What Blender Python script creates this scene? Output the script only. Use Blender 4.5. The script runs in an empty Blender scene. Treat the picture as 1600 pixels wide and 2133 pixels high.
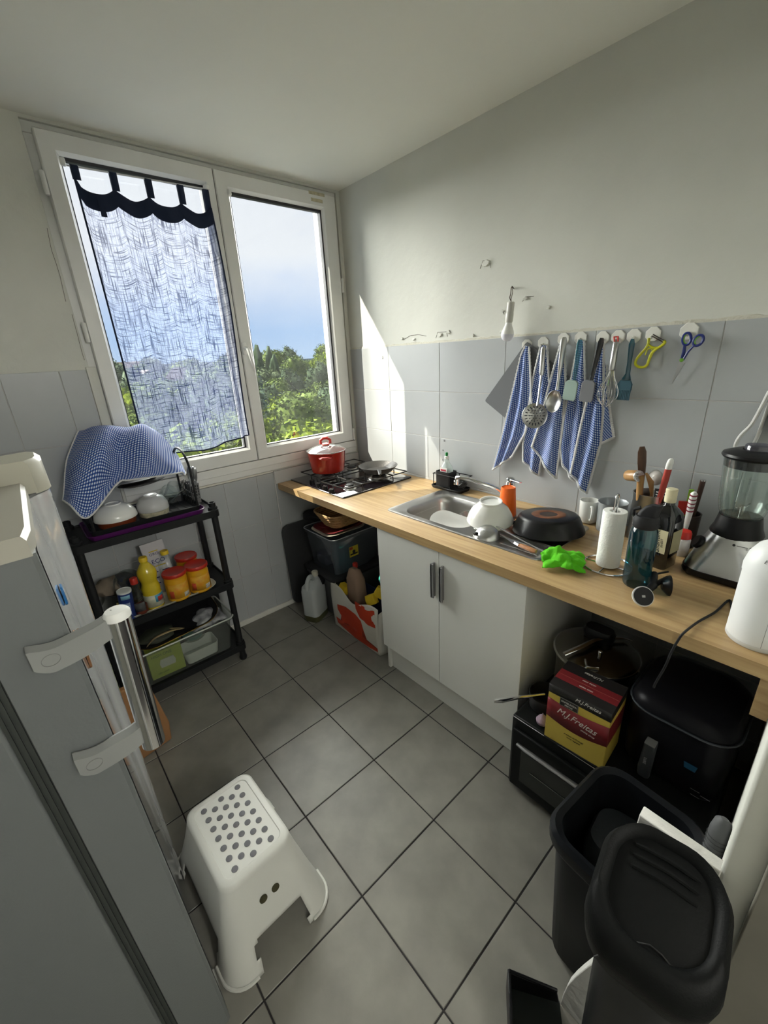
import bpy, bmesh, math, random
from mathutils import Vector, Matrix, noise
random.seed(7)
D = bpy.data
SC = bpy.context.scene
COL = SC.collection
PI = math.pi
# ---------------------------------------------------------------- camera (solved from tile joints, 1600x2133 frame)
CAM_C = Vector((-1.80685, -2.35815, 1.57975))
CAM_R = Matrix(((0.7456009811, 0.2684102735, -0.6099468026),
                (-0.6644217929, 0.2290830086, -0.7113822153),
                (-0.0512138463, 0.9356692259, 0.3491421511)))
FPX = 872.997
cam_data = D.cameras.new('camera')
cam_data.sensor_fit = 'VERTICAL'
cam_data.sensor_height = 24.0
cam_data.lens = FPX * 24.0 / 2133.0
cam_data.clip_start = 0.02
cam_data.clip_end = 6000
cam = D.objects.new('camera', cam_data)
COL.objects.link(cam)
cam.matrix_world = Matrix.Translation(CAM_C) @ CAM_R.to_4x4()
SC.camera = cam
# ---------------------------------------------------------------- colour management
SC.view_settings.view_transform = 'Standard'
SC.view_settings.look = 'None'
SC.view_settings.gamma = 1.0
SC.view_settings.use_curve_mapping = False
SC.view_settings.exposure = 0.48
# ---------------------------------------------------------------- world: hazy blue sky with soft clouds
W = D.worlds.new('World'); SC.world = W; W.use_nodes = True
nt = W.node_tree; nt.nodes.clear()
def wn(t, **k):
    n = nt.nodes.new(t)
    for a, b in k.items(): setattr(n, a, b)
    return n
tc = wn('ShaderNodeTexCoord'); sep = wn('ShaderNodeSeparateXYZ'); nt.links.new(tc.outputs['Generated'], sep.inputs[0])
ramp = wn('ShaderNodeValToRGB'); nt.links.new(sep.outputs['Z'], ramp.inputs[0])
el = ramp.color_ramp.elements
el[0].position = 0.0; el[0].color = (0.50, 0.65, 0.90, 1)
el[1].position = 0.9; el[1].color = (0.16, 0.34, 0.78, 1)
for p, c in ((0.05, (0.44, 0.61, 0.90, 1)), (0.2, (0.42, 0.58, 0.93, 1)), (0.5, (0.25, 0.46, 0.9, 1))):
    e = el.new(p); e.color = c
mp = wn('ShaderNodeMapping'); mp.inputs['Scale'].default_value = (1.6, 1.6, 4.2); mp.inputs['Location'].default_value = (0.35, 0.2, 0.9)
nt.links.new(tc.outputs['Generated'], mp.inputs['Vector'])
nz = wn('ShaderNodeTexNoise'); nz.inputs['Scale'].default_value = 1.5; nz.inputs['Detail'].default_value = 5; nz.inputs['Roughness'].default_value = 0.5
nt.links.new(mp.outputs[0], nz.inputs['Vector'])
cr = wn('ShaderNodeValToRGB'); cr.color_ramp.elements[0].position = 0.30; cr.color_ramp.elements[1].position = 0.56
nt.links.new(nz.outputs['Fac'], cr.inputs[0])
band = wn('ShaderNodeMapRange'); band.inputs['From Min'].default_value = 0.06; band.inputs['From Max'].default_value = 0.2
nt.links.new(sep.outputs['Z'], band.inputs['Value'])
mul = wn('ShaderNodeMath', operation='MULTIPLY'); nt.links.new(cr.outputs[0], mul.inputs[0]); nt.links.new(band.outputs[0], mul.inputs[1])
mul2 = wn('ShaderNodeMath', operation='MULTIPLY'); mul2.inputs[1].default_value = 0.92; nt.links.new(mul.outputs[0], mul2.inputs[0])
mix = wn('ShaderNodeMixRGB'); mix.inputs['Color2'].default_value = (0.90, 0.91, 0.96, 1)
nt.links.new(mul2.outputs[0], mix.inputs['Fac']); nt.links.new(ramp.outputs[0], mix.inputs['Color1'])
bg = wn('ShaderNodeBackground'); bg.inputs['Strength'].default_value = 0.75; nt.links.new(mix.outputs[0], bg.inputs['Color'])
out = wn('ShaderNodeOutputWorld'); nt.links.new(bg.outputs[0], out.inputs[0])
# ---------------------------------------------------------------- sun through the window + bright soft daylight around it
def sun(name, d, strength, angle, color):
    l = D.lights.new(name, 'SUN'); l.energy = strength; l.angle = math.radians(angle); l.color = color
    o = D.objects.new(name, l); COL.objects.link(o)
    o.rotation_euler = Vector(d).to_track_quat('-Z', 'Y').to_euler()
    return o
sun('sun', (1.24, -1.0, -1.40), 8.5, 0.6, (1.0, 0.93, 0.80))
sun('soft_daylight', (-0.05, -1.0, -0.16), 31.0, 88, (1.0, 0.985, 0.93))

def ray(u, v): return CAM_R @ Vector(((u - 800) / FPX, -(v - 1066.5) / FPX, -1.0))
def at(u, v, ax, val):
    """photo pixel -> point on the plane ax = val"""
    r = ray(u, v); k = 'xyz'.index(ax); t = (val - CAM_C[k]) / r[k]
    return CAM_C + r * t
# ---------------------------------------------------------------- materials
MATS = {}
def _b(m): return m.node_tree.nodes['Principled BSDF']
def M(name, col, rough=0.5, metal=0.0, var=0.0, vscale=8.0, bump=0.0, bscale=40.0, trans=0.0, ior=1.45, coat=0.0, stretch=None, col2=None, sub=0.0):
    if name in MATS: return MATS[name]
    m = D.materials.new(name); m.use_nodes = True; n = m.node_tree.nodes; L = m.node_tree.links
    b = _b(m); b.inputs['Base Color'].default_value = (*col, 1); b.inputs['Roughness'].default_value = rough
    b.inputs['Metallic'].default_value = metal; b.inputs['IOR'].default_value = ior
    if trans: b.inputs['Transmission Weight'].default_value = trans
    if coat: b.inputs['Coat Weight'].default_value = coat; b.inputs['Coat Roughness'].default_value = 0.06
    vec = None
    if var or bump:
        t = n.new('ShaderNodeTexCoord'); vec = t.outputs['Object']
        if stretch:
            mpn = n.new('ShaderNodeMapping'); mpn.inputs['Scale'].default_value = stretch; L.new(vec, mpn.inputs[0]); vec = mpn.outputs[0]
    if var:
        z = n.new('ShaderNodeTexNoise'); z.inputs['Scale'].default_value = vscale; z.inputs['Detail'].default_value = 6; L.new(vec, z.inputs['Vector'])
        r = n.new('ShaderNodeValToRGB'); r.color_ramp.elements[0].position = 0.3; r.color_ramp.elements[1].position = 0.7
        c2 = col2 if col2 else tuple(min(1, c * (1 + var)) for c in col)
        c1 = tuple(c * (1 - var) for c in col) if not col2 else col
        r.color_ramp.elements[0].color = (*c1, 1); r.color_ramp.elements[1].color = (*c2, 1)
        L.new(z.outputs['Fac'], r.inputs[0]); L.new(r.outputs[0], b.inputs['Base Color'])
    if bump:
        z2 = n.new('ShaderNodeTexNoise'); z2.inputs['Scale'].default_value = bscale; z2.inputs['Detail'].default_value = 5; L.new(vec, z2.inputs['Vector'])
        bp = n.new('ShaderNodeBump'); bp.inputs['Strength'].default_value = bump; bp.inputs['Distance'].default_value = 0.01
        L.new(z2.outputs['Fac'], bp.inputs['Height']); L.new(bp.outputs[0], b.inputs['Normal'])
    MATS[name] = m
    return m
def clearmat(name, tint=(1, 1, 1), gloss=0.12, haze=0.0, hazecol=(0.8, 0.8, 0.8), rough=0.03, dirt=0.0):
    """thin clear plastic / glass sheet: passes light straight through, fresnel reflection, a little haze"""
    if name in MATS: return MATS[name]
    m = D.materials.new(name); m.use_nodes = True; n = m.node_tree.nodes; L = m.node_tree.links; n.clear()
    o = n.new('ShaderNodeOutputMaterial'); tr = n.new('ShaderNodeBsdfTransparent'); tr.inputs[0].default_value = (*tint, 1)
    gl = n.new('ShaderNodeBsdfGlossy'); gl.inputs['Roughness'].default_value = rough
    fr = n.new('ShaderNodeLayerWeight'); fr.inputs[0].default_value = 0.5
    pw = n.new('ShaderNodeMath'); pw.operation = 'POWER'; pw.inputs[1].default_value = 4.0; L.new(fr.outputs['Facing'], pw.inputs[0])
    mu = n.new('ShaderNodeMath'); mu.operation = 'MULTIPLY_ADD'; mu.inputs[1].default_value = .8; mu.inputs[2].default_value = gloss * .3; mu.use_clamp = True
    L.new(pw.outputs[0], mu.inputs[0])
    src = tr
    if haze or dirt:
        df = n.new('ShaderNodeBsdfDiffuse'); df.inputs[0].default_value = (*hazecol, 1)
        tl = n.new('ShaderNodeBsdfTranslucent'); tl.inputs[0].default_value = (*hazecol, 1)
        ad = n.new('ShaderNodeMixShader'); ad.inputs[0].default_value = 0.5; L.new(df.outputs[0], ad.inputs[1]); L.new(tl.outputs[0], ad.inputs[2])
        mx = n.new('ShaderNodeMixShader'); mx.inputs[0].default_value = haze
        if dirt:
            t = n.new('ShaderNodeTexCoord'); z = n.new('ShaderNodeTexNoise'); z.inputs['Scale'].default_value = 3.0; z.inputs['Detail'].default_value = 4
            L.new(t.outputs['Object'], z.inputs['Vector'])
            mr = n.new('ShaderNodeMapRange'); mr.inputs['From Min'].default_value = 0.35; mr.inputs['From Max'].default_value = 0.75; mr.inputs['To Min'].default_value = haze; mr.inputs['To Max'].default_value = haze + dirt
            L.new(z.outputs['Fac'], mr.inputs[0]); L.new(mr.outputs[0], mx.inputs[0])
        L.new(tr.outputs[0], mx.inputs[1]); L.new(ad.outputs[0], mx.inputs[2]); src = mx
    fm = n.new('ShaderNodeMixShader'); L.new(mu.outputs[0], fm.inputs[0]); L.new(src.outputs[0], fm.inputs[1]); L.new(gl.outputs[0], fm.inputs[2])
    L.new(fm.outputs[0], o.inputs[0]); MATS[name] = m
    return m
def gingham(name='gingham', n_per_m=105.0):
    if name in MATS: return MATS[name]
    m = D.materials.new(name); m.use_nodes = True; n = m.node_tree.nodes; L = m.node_tree.links; b = _b(m)
    b.inputs['Roughness'].default_value = 0.9
    uv = n.new('ShaderNodeUVMap'); s = n.new('ShaderNodeSeparateXYZ'); L.new(uv.outputs[0], s.inputs[0])
    outs = []
    for k in 'XY':
        a = n.new('ShaderNodeMath'); a.operation = 'MULTIPLY'; a.inputs[1].default_value = n_per_m; L.new(s.outputs[k], a.inputs[0])
        f = n.new('ShaderNodeMath'); f.operation = 'FRACT'; L.new(a.outputs[0], f.inputs[0])
        g = n.new('ShaderNodeMath'); g.operation = 'GREATER_THAN'; g.inputs[1].default_value = 0.50; L.new(f.outputs[0], g.inputs[0]); outs.append(g)
    ad = n.new('ShaderNodeMath'); ad.operation = 'ADD'; L.new(outs[0].outputs[0], ad.inputs[0]); L.new(outs[1].outputs[0], ad.inputs[1])
    hf = n.new('ShaderNodeMath'); hf.operation = 'MULTIPLY'; hf.inputs[1].default_value = 0.5; L.new(ad.outputs[0], hf.inputs[0])
    r = n.new('ShaderNodeValToRGB'); e = r.color_ramp.elements; e[0].color = (0.70, 0.74, 0.80, 1); e[1].color = (0.012, 0.03, 0.15, 1)
    x = e.new(0.5); r.color_ramp.interpolation = 'CONSTANT'
    e[0].position = 0.0; e[1].position = 0.25; e[1].color = (0.05, 0.13, 0.42, 1); e[2].position = 0.75; e[2].color = (0.012, 0.03, 0.16, 1)
    L.new(hf.outputs[0], r.inputs[0]); L.new(r.outputs[0], b.inputs['Base Color'])
    MATS[name] = m
    return m
WHITE = M('white_plastic', (0.80, 0.80, 0.78), 0.35)
BLACK = M('black_plastic', (0.007, 0.007, 0.008), 0.35)
BLACKM = M('black_matte', (0.018, 0.018, 0.02), 0.6)
CHROME = M('chrome', (0.75, 0.75, 0.76), 0.12, 1.0)
STEEL = M('brushed_steel', (0.55, 0.55, 0.55), 0.28, 1.0)
PVC = M('window_white', (0.74, 0.74, 0.72), 0.3, var=0.03, vscale=6)
PLASTER = M('wall_plaster', (0.65, 0.65, 0.60), 0.85, var=0.035, vscale=3, bump=0.25, bscale=18)
CEIL = M('ceiling_plaster', (0.80, 0.80, 0.74), 0.9, var=0.02, vscale=2, bump=0.15, bscale=9)
TILEW = M('wall_tile', (0.41, 0.425, 0.435), 0.30, var=0.03, vscale=4, bump=0.03, bscale=60)
GROUT = M('wall_grout', (0.50, 0.49, 0.47), 0.9)
TILEF = M('floor_tile', (0.215, 0.206, 0.182), 0.36, var=0.16, vscale=7.5, bump=0.05, bscale=50)
GROUTF = M('floor_grout', (0.022, 0.02, 0.02), 0.9)
LACQ = M('cabinet_white', (0.72, 0.72, 0.69), 0.45)
CERAM = M('white_ceramic', (0.75, 0.75, 0.72), 0.15, coat=0.5)
def wood(name, c1, c2, axis='y', scale=1.0, rough=0.38):
    st = {'x': (1.2, 26, 26), 'y': (26, 1.2, 26), 'z': (26, 26, 1.2)}[axis]
    return M(name, c1, rough, var=0.1, vscale=2.2 * scale, col2=c2, stretch=st)
OAK = wood('oak_laminate', (0.37, 0.235, 0.105), (0.53, 0.37, 0.185))
# ---------------------------------------------------------------- mesh helpers
class MB:
    def __init__(s): s.v = []; s.f = []; s.uv = {}
    def add(s, vs, fs, mtx=None):
        o = len(s.v)
        s.v += [tuple(mtx @ Vector(p)) if mtx else tuple(p) for p in vs]
        s.f += [tuple(i + o for i in f) for f in fs]
        return s
    def box(s, x0, x1, y0, y1, z0, z1, mtx=None):
        v = [(x, y, z) for z in (z0, z1) for y in (y0, y1) for x in (x0, x1)]
        return s.add(v, [(0, 2, 3, 1), (4, 5, 7, 6), (0, 1, 5, 4), (2, 6, 7, 3), (0, 4, 6, 2), (1, 3, 7, 5)], mtx)
    def loft(s, loops, cap0=True, cap1=True, closed=True, mtx=None):
        n = len(loops[0]); v = [p for l in loops for p in l]; f = []
        for i in range(len(loops) - 1):
            for j in range(n if closed else n - 1):
                k = (j + 1) % n
                f.append((i * n + j, i * n + k, (i + 1) * n + k, (i + 1) * n + j))
        if cap0: f.append(tuple(range(n - 1, -1, -1)))
        if cap1: f.append(tuple((len(loops) - 1) * n + j for j in range(n)))
        return s.add(v, f, mtx)
    def lathe(s, prof, n=32, c=(0, 0, 0), cap0=True, cap1=True, mtx=None):
        loops = [[(c[0] + r * math.cos(2 * PI * j / n), c[1] + r * math.sin(2 * PI * j / n), c[2] + z) for j in range(n)] for r, z in prof]
        return s.loft(loops, cap0, cap1, True, mtx)
    def tube(s, pts, r, n=8, closed=False, cap=True, mtx=None, flat=1.0):
        pts = [Vector(p) for p in pts]; m = len(pts); loops = []; up = None
        for i, p in enumerate(pts):
            a = pts[(i - 1) % m] if closed or i > 0 else p
            b = pts[(i + 1) % m] if closed or i < m - 1 else p
            d = (b - a)
            if d.length < 1e-9: d = Vector((0, 0, 1))
            d.normalize()
            if up is None: up = d.orthogonal().normalized() if abs(d.z) > 0.95 else Vector((0, 0, 1))
            sx = d.cross(up)
            if sx.length < 1e-4: sx = d.orthogonal()
            sx.normalize(); up2 = sx.cross(d).normalized(); up = up2
            rr = r[i] if isinstance(r, (list, tuple)) else r
            loops.append([tuple(p + sx * math.cos(2 * PI * j / n) * rr + up2 * math.sin(2 * PI * j / n) * rr * flat) for j in range(n)])
        if closed: loops.append(loops[0])
        return s.loft(loops, cap and not closed, cap and not closed, True, mtx)
    def prism(s, outline, z0, z1, mtx=None):
        return s.loft([[(x, y, z0) for x, y in outline], [(x, y, z1) for x, y in outline]], True, True, True, mtx)
    def build(s, name, mat, parent=None, smooth=True, bevel=0, seg=2, solid=0, subsurf=0, ang=40, loc=None, rot=None):
        me = D.meshes.new(name); me.from_pydata(s.v, [], s.f); me.update()
        bm = bmesh.new(); bm.from_mesh(me); bmesh.ops.recalc_face_normals(bm, faces=bm.faces)
        if solid == 0 and False: pass
        bm.to_mesh(me); bm.free()
        if s.uv:
            l = me.uv_layers.new(name='UVMap')
            for lp in me.loops: l.data[lp.index].uv = s.uv.get(lp.vertex_index, (0, 0))
        if smooth:
            me.polygons.foreach_set('use_smooth', [True] * len(me.polygons))
            me.set_sharp_from_angle(angle=math.radians(ang))
        o = D.objects.new(name, me); COL.objects.link(o)
        if mat: me.materials.append(mat)
        if parent: o.parent = parent
        if loc is not None: o.location = loc
        if rot is not None: o.rotation_euler = rot
        if solid:
            md = o.modifiers.new('solid', 'SOLIDIFY'); md.thickness = solid; md.offset = 0
        if subsurf:
            md = o.modifiers.new('sub', 'SUBSURF'); md.levels = subsurf; md.render_levels = subsurf
        if bevel:
            md = o.modifiers.new('bev', 'BEVEL'); md.width = bevel; md.segments = seg; md.limit_method = 'ANGLE'; md.angle_limit = math.radians(35)
            md.harden_normals = False
        return o
def rrect(w, d, r, z, n=6, cx=0, cy=0):
    p = []
    r = max(1e-4, min(r, w / 2 - 1e-4, d / 2 - 1e-4))
    for q, (sx, sy) in enumerate(((1, 1), (-1, 1), (-1, -1), (1, -1))):
        for i in range(n + 1):
            a = PI / 2 * (q + i / n)
            p.append((cx + sx * (w / 2 - r) + r * math.cos(a), cy + sy * (d / 2 - r) + r * math.sin(a), z))
    return p
def circ(r, z, n=32, cx=0, cy=0): return [(cx + r * math.cos(2 * PI * j / n), cy + r * math.sin(2 * PI * j / n), z) for j in range(n)]
def arc(c, r, a0, a1, n, plane='xz'):
    o = []
    for i in range(n + 1):
        a = a0 + (a1 - a0) * i / n; x, y = r * math.cos(a), r * math.sin(a)
        o.append({'xz': (c[0] + x, c[1], c[2] + y), 'yz': (c[0], c[1] + x, c[2] + y), 'xy': (c[0] + x, c[1] + y, c[2])}[plane])
    return o
def smoothpath(pts, k=4):
    """Catmull-Rom through points"""
    P = [Vector(p) for p in pts]; o = []
    for i in range(len(P) - 1):
        a, b, c, d = P[max(i - 1, 0)], P[i], P[i + 1], P[min(i + 2, len(P) - 1)]
        for j in range(k):
            t = j / k
            o.append(0.5 * ((2 * b) + (c - a) * t + (2 * a - 5 * b + 4 * c - d) * t * t + (3 * b - a - 3 * c + d) * t ** 3))
    o.append(P[-1]); return o
def tag(o, label, cat, group=None):
    o['label'] = label; o['category'] = cat
    if group: o['group'] = group
    return o
def thing(name, label, cat, loc=(0, 0, 0), rz=0.0, group=None):
    o = D.objects.new(name, None); COL.objects.link(o); o.empty_display_size = 0.05
    o.location = loc; o.rotation_euler = (0, 0, rz)
    return tag(o, label, cat, group)
def struct(o): o['kind'] = 'structure'; return o
def link_copy(src, name, parent=None, loc=None, rot=None):
    c = src.copy(); c.name = name; COL.objects.link(c); c.parent = parent
    if loc is not None: c.location = loc
    if rot is not None: c.rotation_euler = rot
    return c
def text(body, size, mat, parent, mtx, name='lettering', shear=0.0, align='CENTER', ext=0.0003, squash=1.0):
    cu = D.curves.new('t', 'FONT'); cu.body = body; cu.size = size; cu.align_x = align; cu.align_y = 'CENTER'; cu.shear = shear; cu.extrude = ext; cu.resolution_u = 3
    to = D.objects.new('t', cu); COL.objects.link(to)
    bpy.context.view_layer.update()
    me = D.meshes.new_from_object(to.evaluated_get(bpy.context.evaluated_depsgraph_get()))
    D.objects.remove(to); D.curves.remove(cu)
    if squash != 1.0:
        for v in me.vertices: v.co.x *= squash
    me.name = name; me.materials.clear(); me.materials.append(mat)
    o = D.objects.new(name, me); COL.objects.link(o); o.parent = parent; o.matrix_basis = mtx
    return o
def frame(o, x, y):
    """matrix whose local x/y follow x,y and origin o (for flat print on faces)"""
    x = Vector(x).normalized(); y = Vector(y); z = x.cross(y).normalized(); y = z.cross(x).normalized()
    return Matrix(((x.x, y.x, z.x, o[0]), (x.y, y.y, z.y, o[1]), (x.z, y.z, z.z, o[2]), (0, 0, 0, 1)))
def rot2(p, a): c, s_ = math.cos(a), math.sin(a); return (p[0] * c - p[1] * s_, p[0] * s_ + p[1] * c)
def dirv(a, b):
    d = (Vector(b) - Vector(a)); return d.to_track_quat('Z', 'Y').to_matrix().to_4x4()
def place(a, b):
    """matrix: local z runs from a towards b, origin a"""
    return Matrix.Translation(Vector(a)) @ dirv(a, b)
# ================================================================ ROOM
ZC = 2.50; YB = -2.37; XL = -2.45
# ---- floor: dark grout bed + tiles
fl = MB().box(XL - .1, 0.1, -4.3, 0.1, -0.12, -0.0025).build('floor', GROUTF, smooth=False); struct(fl)
def tile_mesh(name, w, h, mat, t=0.006, ch=0.0015):
    b = MB(); a = w / 2; c = h / 2
    b.loft([[(-a, -c, -t), (a, -c, -t), (a, c, -t), (-a, c, -t)], [(-a, -c, -ch), (a, -c, -ch), (a, c, -ch), (-a, c, -ch)],
            [(-a + ch, -c + ch, 0), (a - ch, -c + ch, 0), (a - ch, c - ch, 0), (-a + ch, c - ch, 0)]])
    me = D.meshes.new(name); me.from_pydata(b.v, [], b.f)
    bm = bmesh.new(); bm.from_mesh(me); bmesh.ops.recalc_face_normals(bm, faces=bm.faces); bm.to_mesh(me); bm.free()
    me.materials.append(mat); return me
FT = tile_mesh('tile', 1 / 3 - 0.0045, 1 / 3 - 0.0045, TILEF)
GX, GY = -1.3803, 0.01195
for i in range(-4, 5):
    for j in range(0, 9):
        x = GX + (i + .5) / 3; y = GY - (j + .5) / 3
        if x - 1 / 6 > 0.0: continue
        o = D.objects.new('tile', FT); COL.objects.link(o); o.parent = fl; o.location = (x, y, random.uniform(-.0006, .0004))
        o.rotation_euler = (random.uniform(-.0012, .0012), random.uniform(-.0012, .0012), random.choice((0, PI / 2, PI, -PI / 2)))
# ---- ceiling
struct(MB().box(XL - .1, 0.12, -4.3, 0.28, ZC, ZC + .1).build('ceiling', CEIL, smooth=False))
# ---- right wall: plaster above, grey tiles below z = 1.63
XP = 0.008
wr = MB(); wr.box(XP, .12, -2.37, .28, 1.628, ZC); wr.box(.002, .12, -2.37, .28, 0, 1.628)
wall_r = struct(wr.build('wall_right', PLASTER, smooth=False))
gb = MB().box(.0018, .006, -2.369, -.001, 0.0, 1.626).build('grout', GROUT, wall_r, smooth=False)
TW, TH = 0.40503, 0.25226; V0 = 0.03574; ZT = 1.630
def wall_tile(parent, plane, a0, a1, z0, z1, off=0.0, mat=TILEW, g=0.003, cache={}):
    """tile on a wall: plane 'x' (face towards -x) or 'y' (face towards -y)"""
    w = a1 - a0 - g; h = z1 - z0 - g
    if w < .008 or h < .008: return
    key = (round(w, 4), round(h, 4), mat.name)
    if key not in cache: cache[key] = tile_mesh('tile', w, h, mat, t=.004, ch=.001)
    o = D.objects.new('tile', cache[key]); COL.objects.link(o); o.parent = parent
    c = (a0 + a1) / 2; zc = (z0 + z1) / 2; e = random.uniform(-.0004, .0004)
    if plane == 'x': o.matrix_basis = frame((off + e, c, zc), (0, -1, 0), (0, 0, 1))
    else: o.matrix_basis = frame((c, off + e, zc), (1, 0, 0), (0, 0, 1))
for m in range(0, 7):
    z1 = ZT - m * TH; z0 = max(0.0, z1 - TH)
    for k in range(-1, 7):
        y1 = min(-.002, V0 - k * TW); y0 = max(-2.369, V0 - (k + 1) * TW)
        if y1 - y0 > .01: wall_tile(wall_r, 'x', y0, y1, z0, z1)
# cracked filler along the top of the tiles
CR = M('plaster_chip', (0.60, 0.58, 0.50), 0.95, bump=0.5, bscale=80); CRK = M('crack', (0.10, 0.09, 0.07), 1.0)
fb = MB(); rnd = random.Random(3); loops = []
for i in range(120):
    y = -.01 - i * 2.35 / 119; h = .006 + .006 * rnd.random(); d = .004 + .004 * rnd.random()
    loops.append([(XP, y, 1.627), (XP - d, y, 1.628), (XP - d * .7, y, 1.628 + h), (XP, y, 1.630 + h)])
fb.loft(loops, True, True); fb.build('filler_bead', CR, wall_r)
def flake(y, z, s, k):
    b = MB(); rr = random.Random(k); n = 7
    ring = [(y + s * (0.5 + .5 * rr.random()) * math.cos(2 * PI * i / n) * 1.3, z + s * (0.4 + .6 * rr.random()) * math.sin(2 * PI * i / n)) for i in range(n)]
    b.loft([[(XP + .0005, a, c) for a, c in ring], [(XP - .004 - .004 * rr.random(), y + (a - y) * .8, z + (c - z) * .8) for a, c in ring]], False, True)
    b.build('peeling_flake', PLASTER, wall_r)
for k, (u, v, s) in enumerate(((1013, 548, .022), (1142, 640, .012), (1095, 622, .012), (838, 705, .014), (915, 698, .02), (935, 692, .014), (985, 698, .01), (1045, 690, .012), (862, 706, .012), (1048, 648, .008))):
    p = at(u, v, 'x', XP); flake(p.y, p.z, s, k)
ck = MB()
for pts in (((840, 708), (855, 699), (872, 697), (888, 700)), ((908, 704), (912, 692), (930, 691), (932, 701)), ((1000, 560), (1006, 543), (1020, 545), (1022, 558)), ((1088, 628), (1098, 618), (1112, 617)), ((1050, 655), (1046, 645))):
    ck.tube([at(u, v, 'x', XP - .0005) for u, v in pts], .0011, 4)
ck.build('crack', CRK, wall_r)
SMG = M('glue_smudge', (.20, .20, .20), .8, var=.6, vscale=120)
for (u, v, w, h) in ((926, 918, .012, .012), (923, 938, .012, .009), (922, 958, .006, .01), (797, 745, .010, .02)):
    p = at(u, v, 'x', -.0006); b = MB(); b.loft([rrect(w, h, .003, 0), rrect(w * .8, h * .8, .003, .0005)], mtx=frame((-.0006, p.y, p.z), (0, -1, 0), (0, 0, 1))); b.build('glue_smudge', SMG, wall_r)
# ---- window wall
WX0, WX1, WZ0, WZ1 = -1.475, -0.018, 0.99, 2.488
ww = MB(); T2 = .26; YP = 0.008
for (x0, x1, z0, z1) in ((XL, WX0, 0, ZC), (WX1, .12, 0, ZC), (WX0, WX1, 0, WZ0), (WX0, WX1, WZ1, ZC)):
    ww.box(x0, x1, YP, T2, z0, z1)
wall_w = struct(ww.build('wall_window', PLASTER, smooth=False))
gy = MB(); gy.box(XL, -1.488, .003, .0075, 0, 1.588); gy.box(-1.488, -.001, .003, .0075, 0, .938); gy.build('grout', GROUT, wall_w, smooth=False)
xs = [-.7861 - .2005 * k for k in range(0, 9)]
zr = [0.012, .326, .642, .9395, 1.275, 1.590]
for r in range(5):
    z0, z1 = zr[r], zr[r + 1]
    edges = [-.670] + xs
    for a in range(len(edges) - 1):
        x1, x0 = edges[a], max(edges[a + 1], XL)
        if r >= 3:
            x1 = min(x1, -1.488)
        if x1 - x0 > .012: wall_tile(wall_w, 'y', x0, x1, z0, z1)
for (z0, z1) in ((.012, .264), (.264, .512), (.512, .764), (.764, .862)):
    for (x0, x1) in ((-.667, -.405), (-.405, -.001)): wall_tile(wall_w, 'y', x0, x1, z0, z1, off=.001)
cs = MB(); cs.box(-.6705, -.6665, -.003, .004, .02, .94); cs.build('caulk_line', M('caulk', (.72, .71, .68), .7), wall_w)
# ledge on top of the tiles and plaster margin round the window
sl = MB(); sl.box(-1.49, -.672, -.004, .02, .9405, .952); struct(sl.build('trim_1', M('sill_paint', (.66, .64, .57), .5, bump=.2, bscale=30), bevel=.002))
mg = MB(); mg.box(-1.487, -1.447, -.001, .01, .95, 1.60); mg.build('plaster_margin', PLASTER, wall_w, bevel=.003)
bs = MB(); bs.box(-.668, -.001, -.008, .004, .864, .944); bs.build('backsplash_strip', M('grey_laminate', (.55, .55, .54), .25), wall_w, bevel=.0015)
crk = MB()
for pts in (((98, 475), (107, 520), (118, 552), (125, 575), (137, 628)), ((150, 655), (162, 700), (171, 735), (176, 750))):
    crk.tube([at(u, v, 'y', YP - .0004) for u, v in pts], .001, 4)
crk.build('crack', CRK, wall_w)
bb = MB(); bb.box(-2.4, -.003, -.012, .002, 0.0, .034); struct(bb.build('baseboard_window', M('baseboard_paint', (.66, .65, .60), .5), bevel=.003))
# ---- left wall, back wall with doorway, little hallway behind the camera
struct(MB().box(XL - .1, XL, -4.3, .28, 0, ZC).build('wall_left', PLASTER, smooth=False))
bw = MB(); bw.box(-1.15, .12, -2.47, YB, 0, ZC); bw.box(XL, -2.10, -2.47, YB, 0, ZC); bw.box(-2.10, -1.15, -2.47, YB, 2.08, ZC)
bw.box(-.2, -.1, -4.3, -2.47, 0, ZC)
struct(bw.build('wall_back', PLASTER, bevel=.006))
struct(MB().box(XL, 0, -4.3, -4.2, 0, ZC).build('wall_hall', PLASTER, smooth=False))
jb = MB(); jb.box(-1.168, -1.1495, -2.52, -2.413, 0, 2.1); struct(jb.build('trim_2', M('door_frame_paint', (.19, .178, .15), .6, var=.08, vscale=10), bevel=.003))
# low plaster nib beside the bins, its end broken away near the floor
nb = MB(); rr = random.Random(11)
ol = [(-2.372, 0), (-2.372, .78), (-2.252, .785)]
ol += [(-2.250 + rr.uniform(-.004, .004), .78 - k * .05) for k in range(1, 10)]
ol += [(-2.24, .30), (-2.225, .25), (-2.212, .2), (-2.2, .15), (-2.19, .1), (-2.185, .05), (-2.183, 0)]
nb.loft([[(-1.152, y, z) for y, z in ol], [(-1.128, y, z) for y, z in ol]])
struct(nb.build('wall_nib', M('nib_plaster', (.66, .65, .62), .85, bump=.5, bscale=35), bevel=.002, ang=25))
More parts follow.
